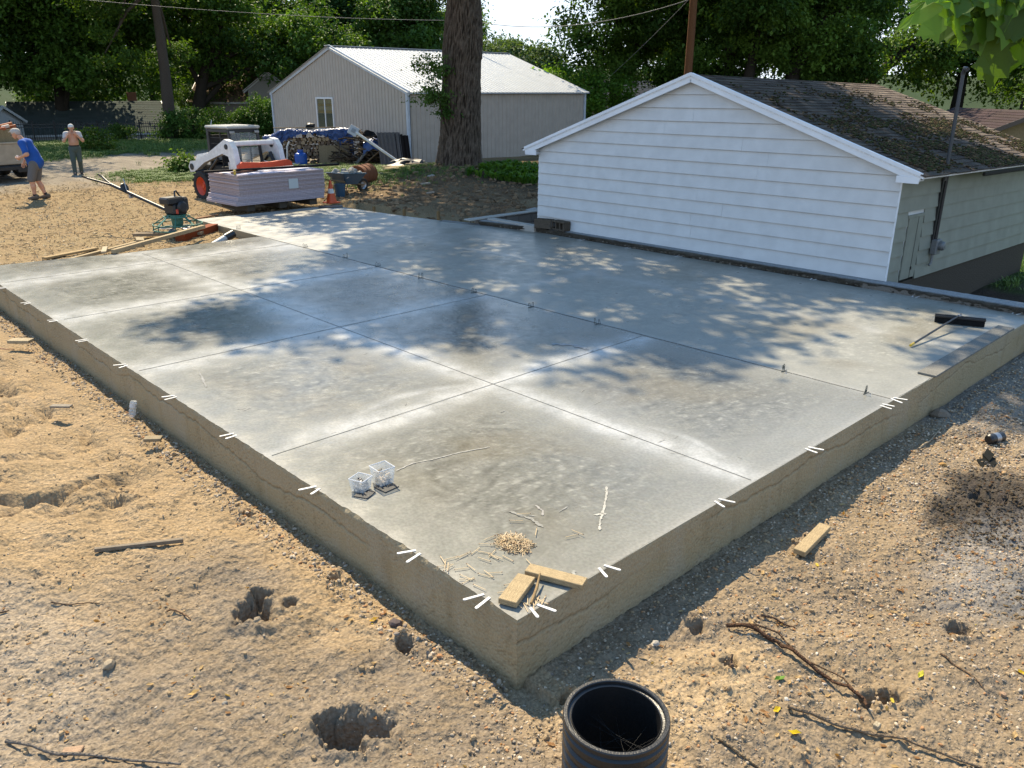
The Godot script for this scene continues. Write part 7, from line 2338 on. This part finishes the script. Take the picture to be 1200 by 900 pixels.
	put(trunk_mesh([Vector3(0, -0.2, 0), Vector3(0.1, 1.2, 0), Vector3(-0.3, 2.8, -0.9)], [0.09, 0.07, 0.03], Color(0.08, 0.06, 0.045), 7), "stem", bb)
	# broad-leaved weeds on the mound right of the trunk
	var blade = func(n: int, h: float, w: float, mt: Material, sd: int) -> ArrayMesh:
		var r = RandomNumberGenerator.new()
		r.seed = sd
		var mb = MB.new()
		for i in n:
			var a = r.randf() * TAU
			var d = Vector3(cos(a), 0, sin(a))
			var s = Vector3(-d.z, 0, d.x) * w
			var v = r.randf_range(0.75, 1.2)
			mb.col = Color(v, v, v)
			var p = d * r.randf() * 0.06
			var m = p + Vector3(0, h * 0.65, 0) + d * h * 0.2 * r.randf_range(0.5, 1.5)
			var e = m + Vector3(0, h * 0.2, 0) + d * h * 0.45
			mb.tri(p - s * 0.5, m + s, m - s)
			mb.tri(p - s * 0.5, p + s * 0.5, m + s)
			mb.tri(m - s, m + s, e)
		return mb.mesh(mt)
	var wd = thing("leafy_weeds", "patch of bright broad-leaved weeds on the mound right of the big trunk", "weeds", Vector3(17.6, 0, -17.0))
	var xf = []
	var cs = []
	for k in 520:
		var p = Vector2(clampf(rng.randfn(), -1.6, 1.6) * 1.4, clampf(rng.randfn(), -1.5, 1.2) * 1.2)
		var w = Vector2(17.6 + p.x * 0.9 + p.y * 0.35, -17.0 + p.y - p.x * 0.35)
		if Vector2(w.x - 16.65, w.y + 20.2).length() < 0.95: continue
		xf.append(Transform3D(Basis(Vector3.UP, rng.randf() * TAU).scaled(Vector3.ONE * rng.randf_range(0.7, 1.5)), Vector3(w.x - 17.6, ground(w.x, w.y), w.y + 17.0)))
		cs.append(Color(0.06, 0.14, 0.02).lerp(Color(0.15, 0.27, 0.04), rng.randf()))
	multi(blade.call(7, 0.22, 0.032, M.leaf_bright, 5), xf, cs, "leaves", wd)
	# grass
	var gm = blade.call(7, 0.13, 0.007, M.grass_blade, 8)
	xf = []
	cs = []
	var tries = 0
	while xf.size() < 26000 and tries < 200000:
		tries += 1
		var k = rng.randf()
		var x: float
		var z: float
		var p = 1.0
		if k < 0.15:
			x = 9.2 + rng.randfn() * 1.0
			z = -27.0 + rng.randfn() * 1.1
		elif k < 0.36:
			x = 13.3 + rng.randfn() * 1.5
			z = -23.0 + rng.randfn() * 1.9
			p = 0.9
		elif k < 0.50:
			x = rng.randf_range(14.5, 24)
			z = rng.randf_range(-9, 3)
		else:
			x = rng.randf_range(2, 26)
			z = rng.randf_range(-54, -32)
			p = smoothstep(37.5, 40.5, -z + 3.0 * n_tone.get_noise_2d(x, z) + 0.18 * (12.0 - x))
			if x > 17.2 and z > -37: continue
		if in_slab(x, z) or (x > 9.7 and x < 16.9 and z > -9.7 and z < -2.0): continue
		if rng.randf() > p * (0.5 + n_tone2.get_noise_2d(x, z)): continue
		xf.append(Transform3D(Basis(Vector3.UP, rng.randf() * TAU).scaled(Vector3(1, rng.randf_range(0.5, 1.2), 1) * (1.0 if z > -31 else 1.6)), Vector3(x, ground(x, z) - 0.01, z)))
		cs.append(Color(0.055, 0.115, 0.018).lerp(Color(0.17, 0.25, 0.05), rng.randf()))
	multi(gm, xf, cs, "grass")

# ---------------------------------------------------------------- far buildings, fence, wires, hills
func gable_house(called: String, label: String, cat: String, at: Vector3, turn: float, w: float, d: float, wall: float, rise: float, over: float, wc: Color, rc: Color, trim: Color, courses := 14) -> Node3D:
	# ridge along local x; eaves face local z
	var g = thing(called, label, cat, at, turn)
	var mb = MB.new()
	mb.col = wc
	mb.prism(PackedVector2Array([Vector2(-d / 2, -2.5), Vector2(d / 2, -2.5), Vector2(d / 2, wall), Vector2(0, wall + rise), Vector2(-d / 2, wall)]), w, Transform3D(Basis(Vector3(0, 0, 1), Vector3.UP, Vector3(-1, 0, 0)), Vector3.ZERO))
	obj(mb, "wall", M.vc_matte, g)
	for k in int(wall / 0.2) + 4:
		mb = MB.new()
		mb.col = wc * 1.04
		mb.box(Vector3(0, wall - 0.12 - k * 0.2, d / 2 + 0.012), Vector3(w, 0.185, 0.02))
		obj(mb, "siding_board", M.vc_matte, g)
	for s in [-1, 1]:
		mb = MB.new()
		var run = d / 2 + over
		var drop = rise / (d / 2) * run
		var top = Vector3(0, wall + rise + 0.08, 0)
		var dn = Vector3(0, -drop, s * run).normalized()
		var nr = Vector3(0, run, s * drop).normalized()
		var sl = sqrt(run * run + drop * drop)
		for i in courses:
			var d0 = sl * i / courses
			var d1 = sl * (i + 1) / courses
			mb.col = rc * rng.randf_range(0.9, 1.1)
			var x = -w / 2 - over
			while x < w / 2 + over:
				var x1 = minf(x + 0.9, w / 2 + over)
				mb.col = rc * rng.randf_range(0.9, 1.1)
				var a = top + dn * d0 + nr * 0.0
				var b = top + dn * (d1 + 0.03) + nr * 0.014
				if s > 0: mb.quad(b + Vector3(x, 0, 0), b + Vector3(x1, 0, 0), a + Vector3(x1, 0, 0), a + Vector3(x, 0, 0))
				else: mb.quad(a + Vector3(x, 0, 0), a + Vector3(x1, 0, 0), b + Vector3(x1, 0, 0), b + Vector3(x, 0, 0))
				x += 0.9
		obj(mb, "roof", M.shingle, g)
		mb = MB.new()
		mb.col = trim
		var e = top + dn * sl
		mb.box(e + Vector3(0, -0.08, s * -0.02), Vector3(w + over * 2, 0.14, 0.05))
		for q in [-1, 1]: mb.beam(top + Vector3(q * (w / 2 + over), -0.08, 0), e + Vector3(q * (w / 2 + over), -0.08, 0), 0.05, 0.16)
		obj(mb, "trim", M.vc_semi, g)
	return g

func build_far():
	var g = gable_house("dark_roofed_house", "low house with a dark green-grey roof behind the iron fence", "house", Vector3(17.6, -0.35, -64.0), -0.2, 9.6, 8.2, 0.5, 1.95, 0.3, Color(0.50, 0.50, 0.50), Color(0.10, 0.12, 0.112), Color(0.5, 0.52, 0.54), 18)
	var mb = MB.new()
	mb.col = Color(0.26, 0.13, 0.09)
	mb.box(Vector3(3.2, 2.5, -0.8), Vector3(0.6, 1.3, 0.6), Basis.IDENTITY, 0.02)
	obj(mb, "chimney", M.concrete_wall, g)
	gable_house("white_outbuilding", "small white outbuilding with a blue-grey roof at the left edge", "house", Vector3(8.9, -0.3, -58.8), -0.764, 4.4, 4.2, 1.35, 0.9, 0.2, Color(0.62, 0.64, 0.66), Color(0.13, 0.15, 0.17), Color(0.6, 0.62, 0.64))
	g = gable_house("brown_roofed_house", "house with a sloping brown roof half hidden by the hedge", "house", Vector3(30.2, 0.35, -63.0), -0.764, 7.4, 7.0, 1.9, 2.1, 0.4, Color(0.30, 0.27, 0.24), Color(0.20, 0.14, 0.095), Color(0.42, 0.40, 0.38), 16)
	mb = MB.new()
	mb.col = Color(0.33, 0.30, 0.27)
	mb.prism(PackedVector2Array([Vector2(-1.6, 0), Vector2(1.6, 0), Vector2(1.6, 2.6), Vector2(0, 3.75), Vector2(-1.6, 2.6)]), 3.0, Transform3D(Basis.IDENTITY, Vector3(2.6, 0, 3.0)))
	var cg = obj(mb, "cross_gable", M.vc_matte, g)
	mb = MB.new()
	mb.col = Color(0.45, 0.43, 0.40)
	for s in [-1, 1]: mb.beam(Vector3(2.6, 3.86, 4.55), Vector3(2.6 + s * 1.95, 2.46, 4.55), 0.06, 0.2)
	obj(mb, "gable_trim", M.vc_semi, cg)
	mb = MB.new()
	mb.col = Color(0.20, 0.14, 0.10)
	for s in [-1, 1]:
		mb.prism(PackedVector2Array([Vector2(0, 3.92), Vector2(s * 1.95, 2.52), Vector2(s * 1.95, 2.46), Vector2(0, 3.86)]), 3.2, Transform3D(Basis.IDENTITY, Vector3(2.6, 0, 3.0)))
	obj(mb, "gable_roof", M.shingle, cg)
	mb = MB.new()
	mb.tube([Vector3(1.8, 3.2, 1.2), Vector3(1.8, 4.2, 1.2)], 0.06, 8)
	obj(mb, "vent_pipe", M.steel, g)
	var iv = thing("roof_ivy", "green creeper covering the left part of the brown roof", "creeper", Vector3(28.2, 3.0, -62.2))
	foliage(iv, "leaves", [[Vector3(0, 0.3, 0.6), Vector3(2.0, 0.8, 1.6)], [Vector3(-1.9, -0.6, 0.6), Vector3(1.8, 1.0, 1.4)], [Vector3(-4.0, -0.8, 0), Vector3(1.8, 1.2, 1.4)]], 420, "near", Color(0.04, 0.09, 0.015), Color(0.10, 0.18, 0.03), 1.1)
	gable_house("blue_roofed_house", "distant house with a dark blue-grey roof between shed and garage", "house", Vector3(43.4, -0.1, -33.6), -0.50, 8.5, 6.5, 2.1, 1.45, 0.5, Color(0.40, 0.31, 0.20), Color(0.055, 0.065, 0.085), Color(0.10, 0.09, 0.085))
	gable_house("brown_cabin", "tan cabin with a brown roof beyond the garage at the right edge", "house", Vector3(34.2, -0.4, -8.6), 0.75, 6.0, 5.0, 1.5, 1.0, 0.4, Color(0.36, 0.25, 0.14), Color(0.085, 0.062, 0.06), Color(0.10, 0.06, 0.045))
	# iron fence
	var a = Vector3(10.6, 0, -56.1)
	var b = Vector3(17.9, 0, -51.4)
	var f = thing("iron_fence", "black iron picket fence in front of the dark-roofed house", "fence", Vector3(a.x, -0.22, a.z))
	var l = (b - a).length()
	var d = (b - a) / l
	for k in 8:
		mb = MB.new()
		mb.box(Vector3(0, 0.65, 0), Vector3(0.07, 1.35, 0.07), Basis.IDENTITY, 0.008)
		mb.ball(Vector3(0, 1.36, 0), Vector3.ONE * 0.05, 8, 6)
		obj(mb, "post", M.black_steel, f, d * l * k / 7.0)
	for y in [0.18, 0.98, 1.16]:
		mb = MB.new()
		mb.beam(Vector3(0, y, 0), d * l + Vector3(0, y, 0), 0.035, 0.04)
		obj(mb, "rail", M.black_steel, f)
	var pk = MB.new()
	pk.box(Vector3(0, 0.68, 0), Vector3(0.022, 1.18, 0.022))
	pk.lathe([Vector2(0.02, 1.27), Vector2(0.0, 1.34)], 6)
	var pm = pk.mesh(M.black_steel)
	for k in 66: put(pm, "picket", f, d * l * (k + 0.5) / 66.0)
	# pole and wires
	mb = MB.new()
	mb.col = Color(0.23, 0.105, 0.05)
	mb.tube([Vector3(0, -0.5, 0), Vector3(0.04, 5, 0.05), Vector3(0.06, 11, 0.06)], [0.19, 0.165, 0.14], 14)
	solo(mb, "utility_pole", M.bark, "reddish brown wooden utility pole behind the garage's gable peak", "pole", Vector3(28.4, 0, -19.15), "")
	var wire = func(label: String, p: Vector3, q: Vector3, sag: float, r: float):
		var m2 = MB.new()
		m2.col = Color(0.16, 0.16, 0.16)
		var pts = []
		for k in 25:
			var u = k / 24.0
			pts.append((q - p) * u - Vector3(0, 4 * sag * u * (1 - u), 0))
		m2.tube(pts, r, 5)
		solo(m2, "overhead_wire", M.vc_plain, label, "wire", p)
	wire.call("thick pale service wire sagging from the utility pole past the trunk", Vector3(28.45, 6.5, -19.1), Vector3(27.0, 6.5, -33.0), 0.75, 0.017)
	wire.call("thin overhead wire crossing the trees above the shed roof", Vector3(27.0, 6.35, -33.0), Vector3(2.0, 6.7, -36.0), 0.35, 0.010)
	wire.call("thin guy wire slanting down left of the utility pole", Vector3(28.42, 6.6, -19.15), Vector3(33.5, 2.2, -30.0), 0.15, 0.011)
	# lake shore hills far away
	var P = PackedVector3Array()
	var C = PackedColorArray()
	var hn = noise(501, 0.012, 4)
	for j in 6:
		for i in 240:
			var an = -PI + TAU * i / 239.0
			var rr = 620.0 + j * 55.0
			var v = Vector2(cos(an), sin(an)) * rr
			var y = -16.0 + (34.0 + 26.0 * hn.get_noise_2d(v.x * 0.4, v.y * 0.4)) * smoothstep(0, 5, j) + 5.0 * hn.get_noise_2d(v.x * 4, v.y * 4) * (1 if j > 0 else 0)
			P.push_back(Vector3(v.x, y, v.y))
			C.push_back(Color(0.045, 0.075, 0.03).lerp(Color(0.07, 0.10, 0.05), 0.5 + hn.get_noise_2d(v.x * 3, v.y * 3)))
	tag(put(grid_mesh(240, 6, P, C, M.dirt), "hills", self), "", "", "", "structure")

# ---------------------------------------------------------------- maple leaves close to the lens
func maple_leaf(size: float, bend: float, sd: int) -> ArrayMesh:
	var r = RandomNumberGenerator.new()
	r.seed = sd
	var half = [Vector2(0.05, 0.03), Vector2(0.20, 0.12), Vector2(0.34, 0.08), Vector2(0.30, 0.0), Vector2(0.44, -0.02), Vector2(0.26, -0.14), Vector2(0.40, -0.16), Vector2(0.50, -0.12), Vector2(0.66, -0.26), Vector2(0.52, -0.30), Vector2(0.50, -0.40), Vector2(0.36, -0.36), Vector2(0.20, -0.42), Vector2(0.26, -0.56), Vector2(0.34, -0.60), Vector2(0.22, -0.68), Vector2(0.22, -0.80), Vector2(0.10, -0.80), Vector2(0.0, -1.0)]
	var poly = PackedVector2Array()
	for p in half: poly.append(p + Vector2(r.randf() - 0.5, r.randf() - 0.5) * 0.04)
	for i in range(half.size() - 2, -1, -1): poly.append(Vector2(-half[i].x, half[i].y) + Vector2(r.randf() - 0.5, r.randf() - 0.5) * 0.04)
	var f = func(p): return Vector3(p.x, p.y, bend * (absf(p.x) * 0.9 - p.x * p.x * 1.6) - 0.18 * bend * p.y * p.y) * size
	var mb = MB.new()
	var idx = Geometry2D.triangulate_polygon(poly)
	for i in range(0, idx.size(), 3):
		var a = poly[idx[i]]
		var b = poly[idx[i + 1]]
		var c = poly[idx[i + 2]]
		if (b - a).cross(c - a) < 0: mb.tri(f.call(a), f.call(c), f.call(b))
		else: mb.tri(f.call(a), f.call(b), f.call(c))
	# veins stand a little proud
	mb.col = Color(1.9, 1.7, 1.4)
	for e in [Vector2(0, -0.95), Vector2(0.6, -0.27), Vector2(-0.6, -0.27), Vector2(0.38, 0.02), Vector2(-0.38, 0.02)]:
		var pts = []
		for k in 7: pts.append(f.call(e * k / 6.0) + Vector3(0, 0, 0.0008))
		mb.tube(pts, [0.0011, 0.001, 0.0009, 0.0008, 0.0007, 0.0006, 0.0004], 4)
	mb.tube([Vector3.ZERO, Vector3(0, 0.25, 0.05) * size, Vector3(0, 0.6, 0.02) * size], [0.0012, 0.0011, 0.0012], 5)
	return mb.mesh(M.leaf_bright)

func build_branch():
	var g = thing("maple_branch", "sunlit green maple leaves hanging on a twig close by, top right", "branch", Vector3(-0.62, 3.05, 2.12))
	var mb = MB.new()
	mb.col = Color(0.10, 0.06, 0.035)
	mb.tube([Vector3(0.30, 0.16, 0.30), Vector3(0.12, 0.06, 0.14), Vector3(0.02, 0.0, 0.03), Vector3(-0.08, 0.0, -0.10), Vector3(-0.14, -0.02, -0.2)], [0.008, 0.006, 0.005, 0.003, 0.002], 6)
	obj(mb, "twig", M.bark, g)
	# place, size, yaw, pitch, roll, tone
	var L = [[-0.655, 2.945, 2.115, 0.150, 0.2, 0.15, 0.10, Color(0.055, 0.105, 0.014)], [-0.70, 2.985, 1.99, 0.110, -0.7, 0.6, 0.5, Color(0.16, 0.30, 0.03)], [-0.685, 2.975, 2.04, 0.105, 0.9, 0.9, -0.4, Color(0.17, 0.31, 0.035)], [-0.668, 2.985, 2.075, 0.120, -0.2, 0.5, 0.2, Color(0.10, 0.20, 0.02)], [-0.64, 2.985, 2.13, 0.120, 0.5, 0.7, -0.3, Color(0.12, 0.24, 0.025)], [-0.62, 2.975, 2.16, 0.130, -0.3, 0.3, 0.6, Color(0.06, 0.13, 0.015)], [-0.615, 3.0, 2.19, 0.110, 0.6, 1.1, 0.1, Color(0.15, 0.26, 0.06)], [-0.672, 2.945, 2.055, 0.085, 1.2, 0.4, 0.9, Color(0.09, 0.17, 0.02)], [-0.60, 2.94, 2.2, 0.115, -0.5, 0.2, -0.5, Color(0.045, 0.10, 0.012)], [-0.675, 3.01, 2.03, 0.12, 0.1, 1.0, 0.0, Color(0.18, 0.33, 0.04)], [-0.63, 3.02, 2.12, 0.12, -0.8, 0.8, 0.3, Color(0.14, 0.27, 0.03)], [-0.648, 2.965, 2.10, 0.10, 0.7, 0.5, -0.7, Color(0.07, 0.15, 0.011)]]
	for k in 9: L.append([-0.66 + rng.randf_range(-0.02, 0.07), 2.985 + rng.randf_range(-0.02, 0.05), 2.10 + rng.randf_range(-0.06, 0.12), rng.randf_range(0.07, 0.12), rng.randf_range(-1.2, 1.2), rng.randf_range(0.2, 1.2), rng.randf_range(-1, 1), Color(0.05, 0.10, 0.012).lerp(Color(0.17, 0.30, 0.04), rng.randf())])
	for i in L.size():
		var q = L[i]
		var o = put(maple_leaf(q[3], [0.5, 0.35, 0.6][i % 3], 700 + i), "leaf", g)
		var m = M.leaf_bright.duplicate()
		m.albedo_color = Color(q[7].r, q[7].g, q[7].b).linear_to_srgb()
		m.roughness = 0.48
		m.metallic_specular = 0.4
		o.material_override = m
		o.position = Vector3(q[0], q[1], q[2]) - g.position
		# roughly facing the viewer, tipped and rolled
		o.basis = Basis(Vector3.UP, -0.98 + q[4]) * Basis(Vector3(1, 0, 0), -q[5] * 0.6) * Basis(Vector3(0, 0, 1), q[6])

func _ready():
	rng.seed = 20240711
	setup()
	make_materials()
	mat("shaded_side_paint", lin(0.235, 0.245, 0.195), 0.6, 0, T.soft, 0.5)  # white paint darkened and greened: shade and grass bounce put into the colour
	mat("meter_grey", lin(0.22, 0.23, 0.23), 0.5, 0.2, T.grain, 5.0)
	mat("mast_grey", lin(0.075, 0.08, 0.085), 0.5, 0.2, T.grain, 5.0)
	mat("trim_blue", lin(0.55, 0.60, 0.66), 0.4, 0, T.soft, 0.5)
	mat("window_glass", lin(0.02, 0.025, 0.03), 0.06)
	M.window_glass.transparency = BaseMaterial3D.TRANSPARENCY_ALPHA
	M.window_glass.albedo_color = Color(0.3, 0.3, 0.3, 0.25)
	mat("cab_grey", lin(0.36, 0.38, 0.38), 0.5, 0, T.grain, 3.0)
	mat("barrow_blue", lin(0.03, 0.10, 0.17), 0.45, 0, T.grain, 3.0)
	mat("rust", Color.WHITE, 0.9, 0, T.dirt, 3.0, T.bump, 0.5, true)
	build_sprays()
	build_ground()
	build_slab()
	build_garage()
	build_shed()
	build_far()
	build_maple()
	build_trees()
	build_skid_steer()
	build_board_stack()
	build_trowel()
	build_trailers()
	build_people()
	build_scrap()
	build_near_things()
	build_branch()
	build_litter()
